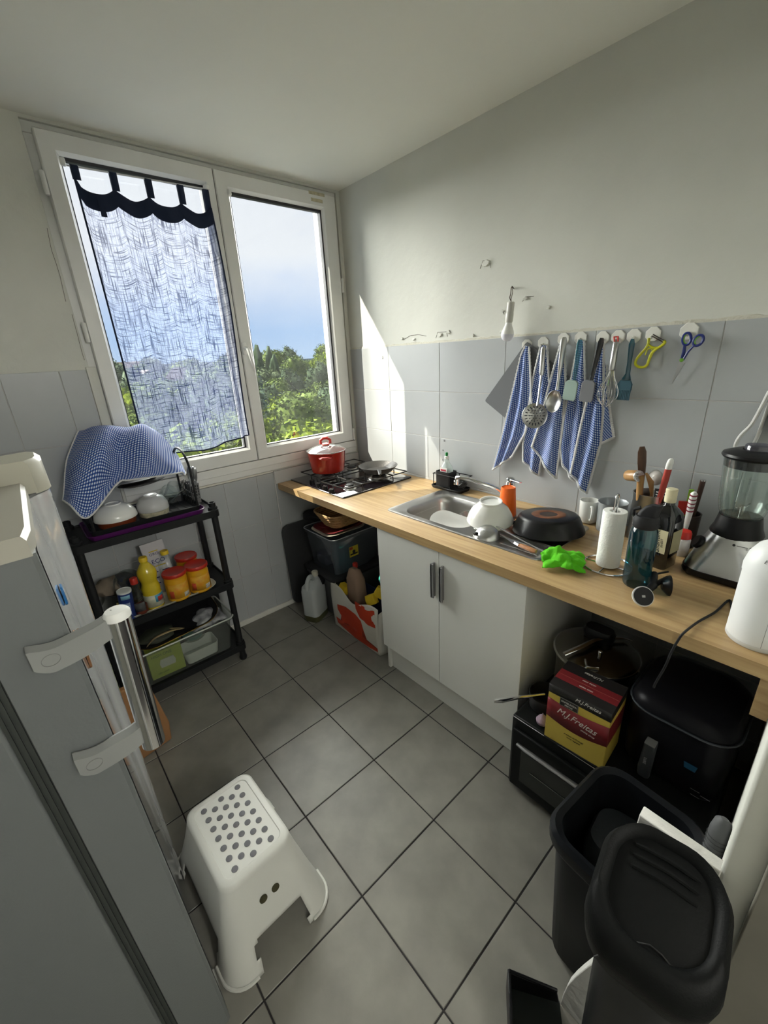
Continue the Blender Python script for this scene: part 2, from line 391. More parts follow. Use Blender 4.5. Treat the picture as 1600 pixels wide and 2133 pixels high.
# ---- added fill lamp, out of view in the hallway, to lift the shaded areas
hlp = thing('hall_lamp', 'added white globe fill lamp out of view in the hallway', 'lamp', (-1.50, -3.95, ZC))
b = MB(); b.lathe([(.06, 0), (.06, -.02), (.02, -.03), (.02, -.08)], 24); b.build('mount', WHITE, hlp)
GLB = D.materials.new('lamp_globe'); GLB.use_nodes = True; _b(GLB).inputs['Base Color'].default_value = (.8, .8, .78, 1); _b(GLB).inputs['Emission Color'].default_value = (1, .97, .92, 1); _b(GLB).inputs['Emission Strength'].default_value = 6.0
b = MB(); b.lathe([(.03, -.08), (.09, -.11), (.12, -.19), (.09, -.27), (0, -.31)], 28, cap1=False); b.build('globe', GLB, hlp)
pl = D.lights.new('fill_light', 'POINT'); pl.energy = 36; pl.shadow_soft_size = .13; pl.color = (1, .985, .95); plo = D.objects.new('fill_light', pl); COL.objects.link(plo); plo.location = (-1.50, -3.95, 2.10)
# ================================================================ WINDOW
win = struct(MB().box(WX0, WX1, .02, .075, WZ0, WZ0 + .05).box(WX0, WX1, .02, .075, WZ1 - .04, WZ1).box(WX0, WX0 + .05, .02, .075, WZ0 + .05, WZ1 - .04).box(WX1 - .04, WX1, .02, .075, WZ0 + .05, WZ1 - .04).build('window_1', PVC, bevel=.003))
sb = MB(); sb.box(WX0, WX1, -.006, .03, .953, .992); sb.box(WX0, WX1, -.012, .03, .988, 1.034); sb.build('lower_rail', PVC, win, bevel=.003)
PANE = clearmat('window_glass', (.97, .985, .975), .12, haze=.003, hazecol=(.75, .77, .72), dirt=.010)
GASK = M('gasket_rubber', (.03, .03, .035), .6)
def sash(x0, x1, z0, z1, gx0, gx1, gz0, gz1, name='sash'):
    y0, y1 = -.017, .055
    L1 = [(x0, z0), (x1, z0), (x1, z1), (x0, z1)]; L2 = [(gx0 - .012, gz0 - .012), (gx1 + .012, gz0 - .012), (gx1 + .012, gz1 + .012), (gx0 - .012, gz1 + .012)]
    L3 = [(gx0, gz0), (gx1, gz0), (gx1, gz1), (gx0, gz1)]
    b = MB()
    b.loft([[(x, y1, z) for x, z in L1], [(x, y0 + .006, z) for x, z in L1], [(x + (.004 if x == x0 else -.004), y0, z + (.004 if z == z0 else -.004)) for x, z in L1],
            [(x, y0, z) for x, z in L2], [(x, y0 + .018, z) for x, z in L3], [(x, y1, z) for x, z in L3], [(x, y1, z) for x, z in L1]], False, False)
    s = b.build(name, PVC, win, ang=25)
    g = MB()
    for (a, c, d, e) in ((gx0, gx1, gz0, gz0 + .005), (gx0, gx1, gz1 - .012, gz1), (gx0, gx0 + .004, gz0, gz1), (gx1 - .009, gx1, gz0, gz1)): g.box(a, c, .004, .03, d, e)
    g.build('gasket', GASK, s, smooth=False)
    MB().box(gx0 - .004, gx1 + .004, .016, .020, gz0 - .004, gz1 + .004).build('pane', PANE, s, smooth=False)
    return s
s1 = sash(-1.443, -.7595, 1.037, 2.460, -1.375, -.811, 1.119, 2.386)
s2 = sash(-.7560, -.0445, 1.037, 2.460, -.683, -.137, 1.112, 2.384)
TAPE = M('old_tape', (.52, .47, .33), .7, var=.2, vscale=60)
for (u0, v0, u1, v1) in ((643, 399, 676, 408), (648, 414, 672, 421)):
    p, q = at(u0, v0, 'y', -.0178), at(u1, v1, 'y', -.0178); b = MB(); b.box(p.x, q.x, -.0182, -.0172, min(p.z, q.z) - .006, max(p.z, q.z) + .006); b.build('tape_patch', TAPE, s2)
gap = MB(); gap.box(-.7595, -.7560, -.008, .05, 1.038, 2.459); gap.build('meeting_gap', GASK, win, smooth=False)
h = MB(); h.loft([rrect(.028, .065, .012, 0), rrect(.028, .065, .012, .008), rrect(.02, .055, .009, .012)], mtx=frame((-.741, -.017, 1.655), (1, 0, 0), (0, 0, 1)))
hd = h.build('handle_plate', WHITE, win)
h2 = MB(); h2.tube([(-.741, -.025, 1.655), (-.741, -.05, 1.655), (-.738, -.062, 1.645), (-.733, -.066, 1.61), (-.726, -.066, 1.57), (-.719, -.062, 1.535)], [.009, .009, .009, .0085, .008, .006], 10); h2.build('handle_lever', WHITE, hd)
for z in (2.24, 1.70):
    hh = MB(); hh.lathe([(.0075, 0), (.009, .004), (.009, .076), (.0075, .08)], 12, (-1.452, -.016, z)); hh.build('hinge', PVC, win)
for z in (1.04, 1.96):
    hh = MB(); hh.lathe([(.0075, 0), (.009, .004), (.009, .076), (.0075, .08)], 12, (-.034, -.012, z)); hh.build('hinge', PVC, win)
for (x, z) in ((-1.372, 2.362), (-.802, 2.372), (-.692, 2.372)):
    k = MB(); k.loft([rrect(.02, .03, .006, 0), rrect(.016, .026, .005, .009), rrect(.01, .014, .004, .014)], mtx=frame((x, -.017, z), (1, 0, 0), (0, 0, 1))); k.build('rod_clip', WHITE, win)
# ================================================================ CURTAIN on a thin rod
ct = thing('curtain', 'sheer dark blue tab-top curtain hung inside the window sash', 'curtain', (-1.08, -.03, 2.355))
rod = MB(); rod.tube([(-.285, 0, -.006), (.285, 0, .008)], .0035, 8); rod.build('rod', M('rod_white', (.6, .6, .62), .4), ct)
def curtain_mat():
    m = D.materials.new('sheer_curtain'); m.use_nodes = True; n = m.node_tree.nodes; L = m.node_tree.links; n.clear()
    o = n.new('ShaderNodeOutputMaterial'); uv = n.new('ShaderNodeUVMap'); fac = None
    for st, lo, hi in (((14, 260, 1), .50, .64), ((210, 9, 1), .50, .64), ((60, 5, 1), .56, .74)):
        mp = n.new('ShaderNodeMapping'); mp.inputs['Scale'].default_value = st; L.new(uv.outputs[0], mp.inputs[0])
        wv = n.new('ShaderNodeTexNoise'); wv.inputs['Scale'].default_value = 1.0; wv.inputs['Detail'].default_value = 3; wv.inputs['Distortion'].default_value = .6; L.new(mp.outputs[0], wv.inputs['Vector'])
        mr = n.new('ShaderNodeMapRange'); mr.inputs['From Min'].default_value = lo; mr.inputs['From Max'].default_value = hi; L.new(wv.outputs['Fac'], mr.inputs[0])
        if fac is None: fac = mr.outputs[0]
        else:
            mx = n.new('ShaderNodeMath'); mx.operation = 'MAXIMUM'; L.new(fac, mx.inputs[0]); L.new(mr.outputs[0], mx.inputs[1]); fac = mx.outputs[0]
    sc = n.new('ShaderNodeMapRange'); sc.inputs['To Min'].default_value = .30; sc.inputs['To Max'].default_value = .76; L.new(fac, sc.inputs[0])
    cr_ = n.new('ShaderNodeValToRGB'); cr_.color_ramp.elements[0].color = (.19, .215, .31, 1); cr_.color_ramp.elements[1].color = (.004, .008, .028, 1); cr_.color_ramp.elements[1].position = .9
    L.new(fac, cr_.inputs[0])
    tr = n.new('ShaderNodeBsdfTransparent'); tl = n.new('ShaderNodeBsdfTranslucent'); df = n.new('ShaderNodeBsdfDiffuse')
    L.new(cr_.outputs[0], tl.inputs[0]); L.new(cr_.outputs[0], df.inputs[0])
    a = n.new('ShaderNodeMixShader'); a.inputs[0].default_value = .25; L.new(tl.outputs[0], a.inputs[1]); L.new(df.outputs[0], a.inputs[2])
    b = n.new('ShaderNodeMixShader'); L.new(sc.outputs[0], b.inputs[0]); L.new(tr.outputs[0], b.inputs[1]); L.new(a.outputs[0], b.inputs[2]); L.new(b.outputs[0], o.inputs[0])
    return m
SHEER = curtain_mat(); DARKC = M('curtain_hem', (.012, .02, .05), .95)
ox, oy, oz = -1.08, -.03, 2.355
def cur_top(u): # scalloped top edge between tabs
    t = (u * 4) % 1.0; return 2.298 - .030 * math.sin(PI * t) ** 0.8 - .012 * u + (.012 if u < .03 else 0)
def cur_pt(u, v):
    x = -1.348 + .542 * u + (.012 * v if u < .5 else .012 * v) + (.010 * math.sin(v * 5) if u > .9 else 0)
    bot = 1.150 + .028 * u + .010 * math.sin(u * 9) + (.012 if u > .93 else 0)
    tz = cur_top(u); z = tz + (bot - tz) * v
    y = -.032 + .008 * math.sin(u * 17 + 1.5 * v) * (.35 + v) + .005 * math.sin(u * 37)
    return (x - ox, y - oy, z - oz)
def cur_grid(v0, v1, nu, nv, uvs=True):
    b = MB(); idx = []
    for j in range(nv + 1):
        for i in range(nu + 1):
            u, v = i / nu, v0 + (v1 - v0) * j / nv
            b.v.append(cur_pt(u, v)); b.uv[len(b.v) - 1] = (u * .55, v * 1.15)
    for j in range(nv):
        for i in range(nu):
            a = j * (nu + 1) + i; b.f.append((a, a + 1, a + nu + 2, a + nu + 1))
    return b
cur_grid(.055, 1, 64, 40).build('sheer_cloth', SHEER, ct)
cur_grid(0, .056, 64, 3).build('header_band', DARKC, ct, solid=.0015)
hm = MB(); hm.tube([cur_pt(0, v / 30) for v in range(0, 31)] + [cur_pt(u / 40, 1) for u in range(1, 41)] + [cur_pt(1, v / 30) for v in range(29, -1, -1)], .0042, 6); hm.build('edge_hem', DARKC, ct)
for k in range(5):
    u = (0.0, .25, .5, .75, 1.0)[k]; x, y, z = cur_pt(min(.965, u + .0), 0); zr_ = 2.352 - oz + .007 * (u - .5)
    b = MB(); w = .022
    lo = [[(x + s, yy, zz) for s in (-.006, w)] for yy, zz in ((-.004, z - .006), (-.0055, (z + zr_) / 2), (-.006, zr_ + .001), (0, zr_ + .007), (.006, zr_ + .001), (.003, z - .004))]
    b.loft(lo, False, False, False); b.build('tab', DARKC, ct, solid=.002)
b = MB(); p = at(210, 420, 'y', -.038); b.box(p.x - ox - .011, p.x - ox + .011, -.012, -.0105, p.z - oz - .055, p.z - oz + .01); b.build('label_tab', DARKC, ct)
# ================================================================ OUTSIDE: wooded valley seen from an upper floor
GZ = -15.0
hl = MB(); N1, N2 = 40, 60
for j in range(N2 + 1):
    dist = 15 * (1.088 ** j)
    for i in range(N1 + 1):
        a = math.radians(30 + 110 * i / N1); x = CAM_C.x + dist * math.cos(a); y = dist * math.sin(a)
        z = GZ + 14.0 * min(1, dist / 700.0) ** .8 * (.55 + .5 * noise.noise((x / 420, y / 420, 0))) + (26 * max(0, (dist - 700) / 1600) * (.62 + .6 * noise.noise((math.degrees(a) / 16, 2.2, 0))))
        hl.v.append((x, y, z))
for j in range(N2):
    for i in range(N1):
        a = j * (N1 + 1) + i; hl.f.append((a, a + 1, a + N1 + 2, a + N1 + 1))
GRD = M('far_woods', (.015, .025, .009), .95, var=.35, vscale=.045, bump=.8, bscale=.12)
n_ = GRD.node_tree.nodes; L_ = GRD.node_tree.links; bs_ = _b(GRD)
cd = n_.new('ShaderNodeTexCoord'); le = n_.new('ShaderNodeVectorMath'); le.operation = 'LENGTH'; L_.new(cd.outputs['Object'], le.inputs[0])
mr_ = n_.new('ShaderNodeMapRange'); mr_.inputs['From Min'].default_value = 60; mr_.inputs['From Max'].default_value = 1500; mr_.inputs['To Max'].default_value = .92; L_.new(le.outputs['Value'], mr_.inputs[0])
mxx = n_.new('ShaderNodeMixRGB'); mxx.inputs['Color2'].default_value = (.013, .019, .030, 1); L_.new(mr_.outputs[0], mxx.inputs[0])  # bluish distance haze mixed into the ground colour
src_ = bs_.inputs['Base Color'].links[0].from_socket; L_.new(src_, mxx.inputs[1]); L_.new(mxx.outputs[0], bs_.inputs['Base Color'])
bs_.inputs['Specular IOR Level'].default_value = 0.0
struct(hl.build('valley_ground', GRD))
def leafmat(name, c, c2):
    m = M(name, c, .8, var=.2, vscale=1.1, col2=c2, bump=.6, bscale=3.0)
    m.node_tree.nodes['Principled BSDF'].inputs['Specular IOR Level'].default_value = .02
    return m
LEAF = [leafmat('leaf_yellowgreen', (0.042, 0.073, 0.004), (0.175, 0.231, 0.014)), leafmat('leaf_midgreen', (0.048, 0.081, 0.017), (0.137, 0.185, 0.048)),
        leafmat('leaf_darkgreen', (0.024, 0.043, 0.024), (0.064, 0.092, 0.050)), leafmat('leaf_pale', (0.056, 0.078, 0.039), (0.119, 0.151, 0.081))]
BARK = M('bark', (.09, .07, .05), .9)
def crown_mesh(seed, rx, rz, leaves, kind):
    b = MB(); rr = random.Random(seed); bm = bmesh.new(); bmesh.ops.create_icosphere(bm, subdivisions=3, radius=1.0)
    for v in bm.verts:
        d = v.co.normalized(); k = .86 + .34 * noise.noise(d * 1.6 + Vector((seed * 3.1, 0, 0))) + .22 * noise.noise(d * 4.2 + Vector((0, seed * 1.7, 0)))
        v.co = Vector((d.x * rx * k, d.y * rx * k, d.z * rz * k))
    bm.verts.ensure_lookup_table()
    b.add([tuple(v.co) for v in bm.verts], [tuple(v.index for v in f.verts) for f in bm.faces]); vs = [v.co.copy() for v in bm.verts]; bm.free()
    for _ in range(leaves):
        p = rr.choice(vs) * rr.uniform(.92, 1.08); s = rr.uniform(.07, .19) * rx / 3.0
        p = p + Vector((rr.gauss(0, 1), rr.gauss(0, 1), rr.gauss(0, 1))) * rx * .07
        q = Matrix.Rotation(rr.uniform(0, 6.3), 4, Vector((rr.gauss(0, 1), rr.gauss(0, 1), rr.gauss(0, 1))).normalized())
        b.add([tuple(p + (q @ Vector(w)) * s) for w in ((-1, -.6, 0), (1, -.6, .2), (.9, .7, -.1), (-.8, .6, .25))], [(0, 1, 2, 3)])
    return b
PROTO = []
for k, (rx, rz, lv, lm) in enumerate(((3.2, 3.4, 4200, 0), (3.0, 3.8, 4200, 1), (3.4, 3.2, 4200, 0), (2.8, 4.2, 3200, 2), (3.3, 3.3, 3200, 3))):
    cb = crown_mesh(k + 2, rx, rz, lv, lm).build('tmp', LEAF[lm], ang=180); tb = MB().tube([(0, 0, -6.5), (.15, .1, -3), (0, 0, 0)], [.32, .24, .12], 7).build('tmp', BARK)
    PROTO.append((cb.data, tb.data)); D.objects.remove(cb); D.objects.remove(tb)
cb = crown_mesh(31, 1.1, 5.2, 500, 2).build('tmp', LEAF[2], ang=180); tb = MB().tube([(0, 0, -8), (0, 0, 0)], [.25, .1], 7).build('tmp', BARK)
POP = (cb.data, tb.data); D.objects.remove(cb); D.objects.remove(tb)
def tree(x, y, z, s, proto, name, label, group, sz=1.0):
    t = thing(name, label, 'tree', (x, y, z), random.uniform(0, 6.28), group); t.scale = (s, s, s * sz)
    for nm, me in (('crown', proto[0]), ('trunk', proto[1])):
        o = D.objects.new(nm, me); COL.objects.link(o); o.parent = t
rt = random.Random(5); cnt = 0; d = 21.0
while d < 190:
    step = 4.0 + d * .06; a = 47.0 + rt.uniform(0, 4)
    while a < 112:
        aa = math.radians(a); dd = d + rt.uniform(-.35, .35) * step
        x = CAM_C.x + dd * math.cos(aa); y = CAM_C.y + dd * math.sin(aa)
        s = rt.uniform(.85, 1.2) * (1.0 + d * .0022)
        near = d < 48
        kk = rt.choice((0, 0, 2, 1) if near else (1, 3, 4, 2, 1, 4))
        zt = GZ + 6.3 * s + rt.uniform(-1.2, 1.2) + min(6, d * .016) + 2.6 * min(1, max(0, d - 35) / 70)
        if near: tree(x, y, zt - .5, s, PROTO[kk], 'leafy_tree', 'bright yellow-green leafy tree close below the window', 'near leafy trees below the window')
        else: tree(x, y, zt, s, PROTO[kk], 'woodland_tree', 'hazy green woodland tree farther down the valley', 'woodland trees in the valley', .95)
        cnt += 1; a += math.degrees(step / d) * rt.uniform(.95, 1.3)
    d += step * .82
for (u, v, dist, s) in ((534, 716, 95, 1.15), (559, 719, 95, 1.1), (568, 735, 90, 1.2), (525, 730, 100, 1.0)):
    r = ray(u, v); k = dist / math.hypot(r.x, r.y); p = CAM_C + r * k
    tree(p.x, p.y, p.z - 5.0 * s, s, POP, 'poplar_tree', 'tall narrow dark poplar rising above the woods by the horizon', 'poplars near the horizon')
ROOF = M('terracotta_roof', (.05, .026, .016), .9, var=.2, vscale=2); HW = M('house_wall', (.075, .062, .048), .9)
for k, (u, v, dist, w, lab) in enumerate(((545, 768, 150, 6, 'small gabled house between the two poplars'), (310, 800, 110, 8, 'long house with terracotta roof among trees behind the curtain'), (275, 772, 180, 8, 'distant tan-roofed house on the slope behind the curtain'), (395, 792, 115, 7, 'gabled house with tan roof right of the long house'))):
    r = ray(u, v); q = dist / math.hypot(r.x, r.y); p = CAM_C + r * q
    t = thing('house', lab, 'house', (p.x, p.y, p.z - 4), .5 + k)
    b = MB(); b.box(-w / 2, w / 2, -4, 4, -4, 4); b.build('wall', HW, t, smooth=False)
    b = MB(); b.loft([[(-w / 2 - .5, -4.6, 4), (-w / 2 - .5, 4.6, 4), (-w / 2 - .5, 0, 7)], [(w / 2 + .5, -4.6, 4), (w / 2 + .5, 4.6, 4), (w / 2 + .5, 0, 7)]]); b.build('roof', ROOF, t, smooth=False)
    for xx in (-w / 4, w / 4):
        b = MB(); b.box(xx - .6, xx + .6, -4.08, -3.98, .6, 2.2); b.build('window', GASK, t, smooth=False)
# ================================================================ WORKTOP, CABINET
CT = 0.863
SX0, SX1, SY0, SY1 = -.532, -.112, -1.705, -.883          # sink sheet
BX0, BX1, BY0, BY1 = -.490, -.170, -1.320, -.955          # basin
wt = thing('worktop', 'oak laminate kitchen worktop running along the tiled wall', 'worktop', (-.326, -1.18, .825))
b = MB()
for (x0, x1, y0, y1) in ((-.652, -.001, -.912, -.002), (-.652, -.001, -2.369, -1.36), (-.652, -.51, -1.36, -.912), (-.145, -.001, -1.36, -.912)):
    b.box(x0 + .326, x1 + .326, y0 + 1.18, y1 + 1.18, 0, .038)
b.build('board', OAK, wt, smooth=False)
b = MB(); b.box(-.640 + .326, -.03 + .326, -2.368 + 1.18, -2.335 + 1.18, -.118, 0); b.build('end_rail', OAK, wt, smooth=False)
cab = thing('base_cabinet', 'white two-door base cabinet under the sink', 'cabinet', (-.32, -1.332, 0))
def cb_(x0, x1, y0, y1, z0, z1, name, mat=LACQ, bevel=.0015, parent=None):
    return MB().box(x0 + .32, x1 + .32, y0 + 1.332, y1 + 1.332, z0, z1).build(name, mat, parent or cab, smooth=False, bevel=bevel)
cb_(-.622, -.02, -.962, -.945, .0, .824, 'side_panel'); cb_(-.622, -.02, -1.722, -1.705, .0, .824, 'side_panel')
cb_(-.60, -.02, -1.705, -.962, .150, .166, 'bottom_panel'); cb_(-.03, -.02, -1.705, -.962, .166, .6, 'back_panel')
cb_(-.606, -.592, -1.72, -.95, .0, .150, 'plinth')
for (y0, y1, hy) in ((-1.3265, -.9405, -1.305), (-1.7245, -1.3295, -1.353)):
    d = cb_(-.642, -.6235, y0, y1, .152, .819, 'door')
    h = MB(); h.box(-.666 + .32, -.642 + .32, hy - .004 + 1.332, hy + .004 + 1.332, .605, .765); h.box(-.666 + .32, -.660 + .32, hy - .012 + 1.332, hy + .004 + 1.332, .605, .765)
    h.build('handle', M('grey_aluminium', (.30, .30, .31), .45, .6), d, smooth=False, bevel=.001)
# ================================================================ SINK
SNK = M('sink_steel', (.50, .49, .47), .30, 1.0, bump=.03, bscale=120)
cx, cy = (SX0 + SX1) / 2, (SY0 + SY1) / 2; bx, by = (BX0 + BX1) / 2 - cx, (BY0 + BY1) / 2 - cy; bw_, bd = BX1 - BX0, BY1 - BY0
sk = thing('sink', 'stainless steel inset sink with basin and drainboard', 'sink', (cx, cy, CT))
w_, d_ = SX1 - SX0, SY1 - SY0; b = MB()
b.loft([rrect(w_, d_, .03, .0005), rrect(w_ - .002, d_ - .002, .03, .004), rrect(w_ - .016, d_ - .016, .026, .0055), rrect(w_ - .026, d_ - .026, .022, .0035),
        rrect(bw_ + .012, bd + .012, .075, .0035, cx=bx, cy=by), rrect(bw_, bd, .07, -.002, cx=bx, cy=by), rrect(bw_ - .012, bd - .012, .066, -.03, cx=bx, cy=by),
        rrect(bw_ - .03, bd - .03, .06, -.135, cx=bx, cy=by), rrect(bw_ - .07, bd - .07, .05, -.15, cx=bx, cy=by), rrect(.08, .08, .039, -.154, cx=bx, cy=by)], False, True)
b.build('basin_and_sheet', SNK, sk, ang=50)
for k in range(6):
    b = MB(); x = -.12 + k * .046; b.tube([(x, -.385, .004), (x, -.37, .006), (x, -.08, .0055), (x, -.06, .0035)], .004, 6, flat=.5); b.build('drain_ridge', SNK, sk)
b = MB(); b.lathe([(.022, 0), (.022, .004), (.016, .006), (.0, .006)], 20, (-.165, -.115, .0035), True, False); b.build('plug_cap', CERAM, sk)
b = MB(); b.lathe([(.034, 0), (.034, .003), (.02, .003), (.018, -.001), (0, -.001)], 20, (bx, by, -.153), True, False); b.build('drain', CHROME, sk)
# tap
tp = thing('mixer_tap', 'chrome mixer tap with angled spout and flat lever', 'tap', (-.122, -1.318, CT + .0035))
def L3(t, *pts): return [(Vector(p) - t.location) for p in pts]
b = MB(); b.lathe([(.027, 0), (.027, .006), (.022, .01), (.021, .1), (.023, .105), (.021, .128), (.012, .134), (0, .134)], 24, cap1=False); b.build('body', CHROME, tp)
b = MB(); b.tube(L3(tp, (-.133, -1.312, .93), (-.18, -1.25, .972), (-.222, -1.17, .998), (-.24, -1.125, 1.006), (-.243, -1.098, 1.003), (-.243, -1.093, .985)), [.012, .0115, .011, .0105, .0105, .0105], 12); b.build('spout', CHROME, tp)
b = MB(); b.lathe([(.0125, 0), (.0125, .018), (.011, .02)], 14, tuple(Vector((-.243, -1.093, .968)) - tp.location)); b.build('aerator', CHROME, tp)
b = MB(); b.loft([rrect(.03, .03, .008, .134), rrect(.03, .032, .008, .142), rrect(.026, .03, .008, .146)]); b.tube([(-.004, -.005, .140), (-.03, -.045, .146), (-.05, -.082, .150)], [.009, .010, .008], 8, flat=.45); b.build('lever', CHROME, tp)
# ================================================================ HOB
hb = thing('gas_hob', 'black glass gas hob with four burners and wire grates', 'hob', (-.301, -.292, CT))
GL = M('black_glass', (.008, .006, .008), .06, coat=.6); IRON = M('cast_iron', (.02, .02, .02), .55); ALU = M('burner_alu', (.45, .44, .42), .35, 1.0)
b = MB(); b.loft([rrect(.528, .572, .012, .0005), rrect(.53, .574, .012, .005), rrect(.524, .568, .011, .0075)]); b.build('glass_plate', GL, hb)
for (x, y, r) in ((-.372, -.160, .043), (-.437, -.470, .03), (-.178, -.150, .036), (-.188, -.443, .05)):
    x += .301; y += .292
    bn = MB(); bn.lathe([(r * 1.35, .0075), (r * 1.2, .012), (r * .95, .014), (r * .95, .022), (r * 1.0, .024), (r * .9, .027)], 28, (x, y, 0)); o = bn.build('burner', ALU, hb)
    bn = MB(); bn.lathe([(r * .82, .027), (r * .82, .032), (r * .7, .035), (0, .035)], 28, (x, y, 0), True, False); bn.build('burner_cap', IRON, o)
for (xc, yc, hx, hy) in ((-.300, -.445, .235, .118), (-.280, -.152, .215, .118)):
    xc += .301; yc += .292; g = MB()
    g.tube([(xc - hx, yc - hy, .045), (xc + hx, yc - hy, .045), (xc + hx, yc + hy, .045), (xc - hx, yc + hy, .045)], .0035, 6, closed=True)
    for sx in (-.5, .5):
        px = xc + sx * hx
        for a in range(4):
            dx, dy = math.cos(a * PI / 2), math.sin(a * PI / 2)
            ex, ey = px + dx * hx * .5, yc + dy * hy
            g.tube([(ex, ey, .009), (ex, ey, .046), (px + dx * .03, yc + dy * .03, .046)], .0035, 6)
    g.build('grate', IRON, hb)
for k in range(4):
    p = at(650 + k * 13.5, 1002 + k * 6.2, 'z', .885); b = MB()
    b.lathe([(.017, .0075), (.016, .012), (.0155, .026), (.014, .028), (0, .028)], 20, (p.x + .301, p.y + .292, 0), True, False); kn = b.build('knob', BLACK, hb)
    b = MB(); b.box(p.x + .301 - .001, p.x + .301 + .001, p.y + .292 - .014, p.y + .292 + .014, .0278, .0292); b.build('pointer', ALU, kn)
# ---- red pot
GT = CT + .0495
RED = M('red_enamel', (.42, .022, .012), .22, coat=.6); CLEAR = clearmat('clear_glass', (.93, .96, .96), .16)
pt = thing('cooking_pot', 'red enamel cooking pot with glass lid standing on the hob', 'pot', (-.372, -.162, GT)); pt.scale = (1.12, 1.12, 1.16)
b = MB(); b.lathe([(.085, 0), (.092, .004), (.099, .05), (.106, .108), (.108, .112), (.104, .112), (.096, .05), (.088, .008), (0, .006)], 48, cap1=False); b.build('body', RED, pt)
for s in (-1, 1):
    b = MB(); a = math.radians(-128) if s > 0 else math.radians(52); c, n_ = math.cos(a), math.sin(a)
    pts = [(c * .100 - n_ * q, n_ * .100 + c * q, .088) for q in ()]
    b.loft([[(c * rr_ - n_ * tt, n_ * rr_ + c * tt, zz) for (tt, zz) in ((-hw, .094), (-hw * .6, .101), (hw * .6, .101), (hw, .094), (hw * .6, .088), (-hw * .6, .088))] for rr_, hw in ((.098, .038), (.115, .036), (.132, .028), (.136, .02))]); b.build('side_handle', M('red_silicone', (.5, .04, .03), .45), pt)
lid = MB(); lid.lathe([(.1085, .113), (.107, .117), (.09, .126), (.06, .136), (.025, .141), (.0, .142)], 48, cap0=False, cap1=False); lo = lid.build('glass_lid', clearmat('lid_glass', (.80, .86, .86), .3, haze=.6, hazecol=(.50, .56, .54)), pt)
b = MB(); b.tube(circ(.1085, .115, 48), .0025, 6, closed=True); b.build('lid_rim', CHROME, lo)
b = MB(); b.lathe([(.014, .141), (.022, .144), (.022, .149), (.014, .152)], 20); b.tube([(-.026 * math.cos(math.radians(35)) , .026 * math.sin(math.radians(35)), .15), (-.022, .015, .168), (-.008, .006, .179), (.008, -.006, .179), (.022, -.015, .168), (.026 * math.cos(math.radians(35)), -.026 * math.sin(math.radians(35)), .15)], .0075, 10); b.build('lid_knob', M('red_silicone', (.5, .04, .03), .45), lo)
# ---- frying pan on the hob
fp = thing('frying_pan', 'small grey non-stick frying pan standing on the hob', 'pan', (-.190, -.440, GT))
NST = M('nonstick_grey', (.10, .095, .09), .4, .3, bump=.15, bscale=120)
b = MB(); b.lathe([(.075, 0), (.083, .003), (.118, .038), (.120, .041), (.117, .041), (.082, .008), (0, .006)], 40, cap1=False); b.build('body', NST, fp)
b = MB(); a = math.radians(232); hp = [(.112 * math.cos(a), .112 * math.sin(a), .034), (.14 * math.cos(a), .14 * math.sin(a), .044), (.175 * math.cos(a), .175 * math.sin(a), .05), (.235 * math.cos(a), .235 * math.sin(a), .042)]; b.tube(hp, [.010, .012, .012, .008], 10, flat=.7); b.build('handle', BLACK, fp)
# ================================================================ SINK CADDY
cd = thing('sink_caddy', 'black wire sink caddy with tray behind the basin', 'caddy', (-.062, -.905, CT), .0)
b = MB(); b.loft([rrect(.09, .21, .02, .001), rrect(.10, .22, .022, .016), rrect(.094, .214, .02, .016), rrect(.085, .205, .018, .005)], True, True); b.build('drip_tray', BLACK, cd)
b = MB(); b.loft([rrect(.07, .095, .006, .016, cy=.03), rrect(.07, .095, .006, .100, cy=.03), rrect(.064, .089, .005, .100, cy=.03), rrect(.064, .089, .005, .02, cy=.03)], True, True); b.build('holder_box', BLACKM, cd, ang=30)
b = MB(); b.tube([(-.045, .09, .085), (-.045, -.115, .085), (.042, -.115, .085), (.042, .09, .085)], .0025, 6, closed=True)
for (x, y) in ((-.045, .085), (-.045, -.03), (.042, .085), (.042, -.03)): b.tube([(x, y, .012), (x, y, .085)], .0025, 6)
b.build('wire_frame', BLACKM, cd)
sp = thing('dish_soap_bottle', 'clear dish soap bottle with green cap standing in the black caddy', 'bottle', (-.062, -.878, CT + .021))
SOAP = clearmat('soap_plastic', (.9, .95, .93), .2, haze=.35, hazecol=(.75, .80, .78))
b = MB(); b.loft([rrect(.05, .066, .02, 0), rrect(.054, .07, .022, .01), rrect(.054, .072, .022, .085), rrect(.048, .06, .02, .105), rrect(.03, .034, .014, .125), rrect(.024, .024, .0118, .135), rrect(.024, .024, .0118, .148)]); b.build('bottle_body', SOAP, sp)
b = MB(); b.lathe([(.0125, .148), (.0125, .16), (.006, .163)], 16); c_ = b.build('neck_collar', WHITE, sp)
b = MB(); b.lathe([(.0065, .162), (.0075, .168), (.0075, .18), (.005, .182)], 14); b.build('push_pull_cap', M('green_cap', (.01, .30, .06), .4), sp)
b = MB(); b.loft([rrect(.0008, .05, .0003, .07, cx=-.0275), rrect(.0008, .05, .0003, .1, cx=-.0262)]); lb = b.build('label', M('soap_label', (.75, .72, .70), .5), sp)
b = MB(); b.box(-.0286, -.0280, -.018, .02, .082, .092); b.build('label_stripe', M('label_red', (.5, .05, .08), .5), lb)
sw = MB(); rr = random.Random(4)
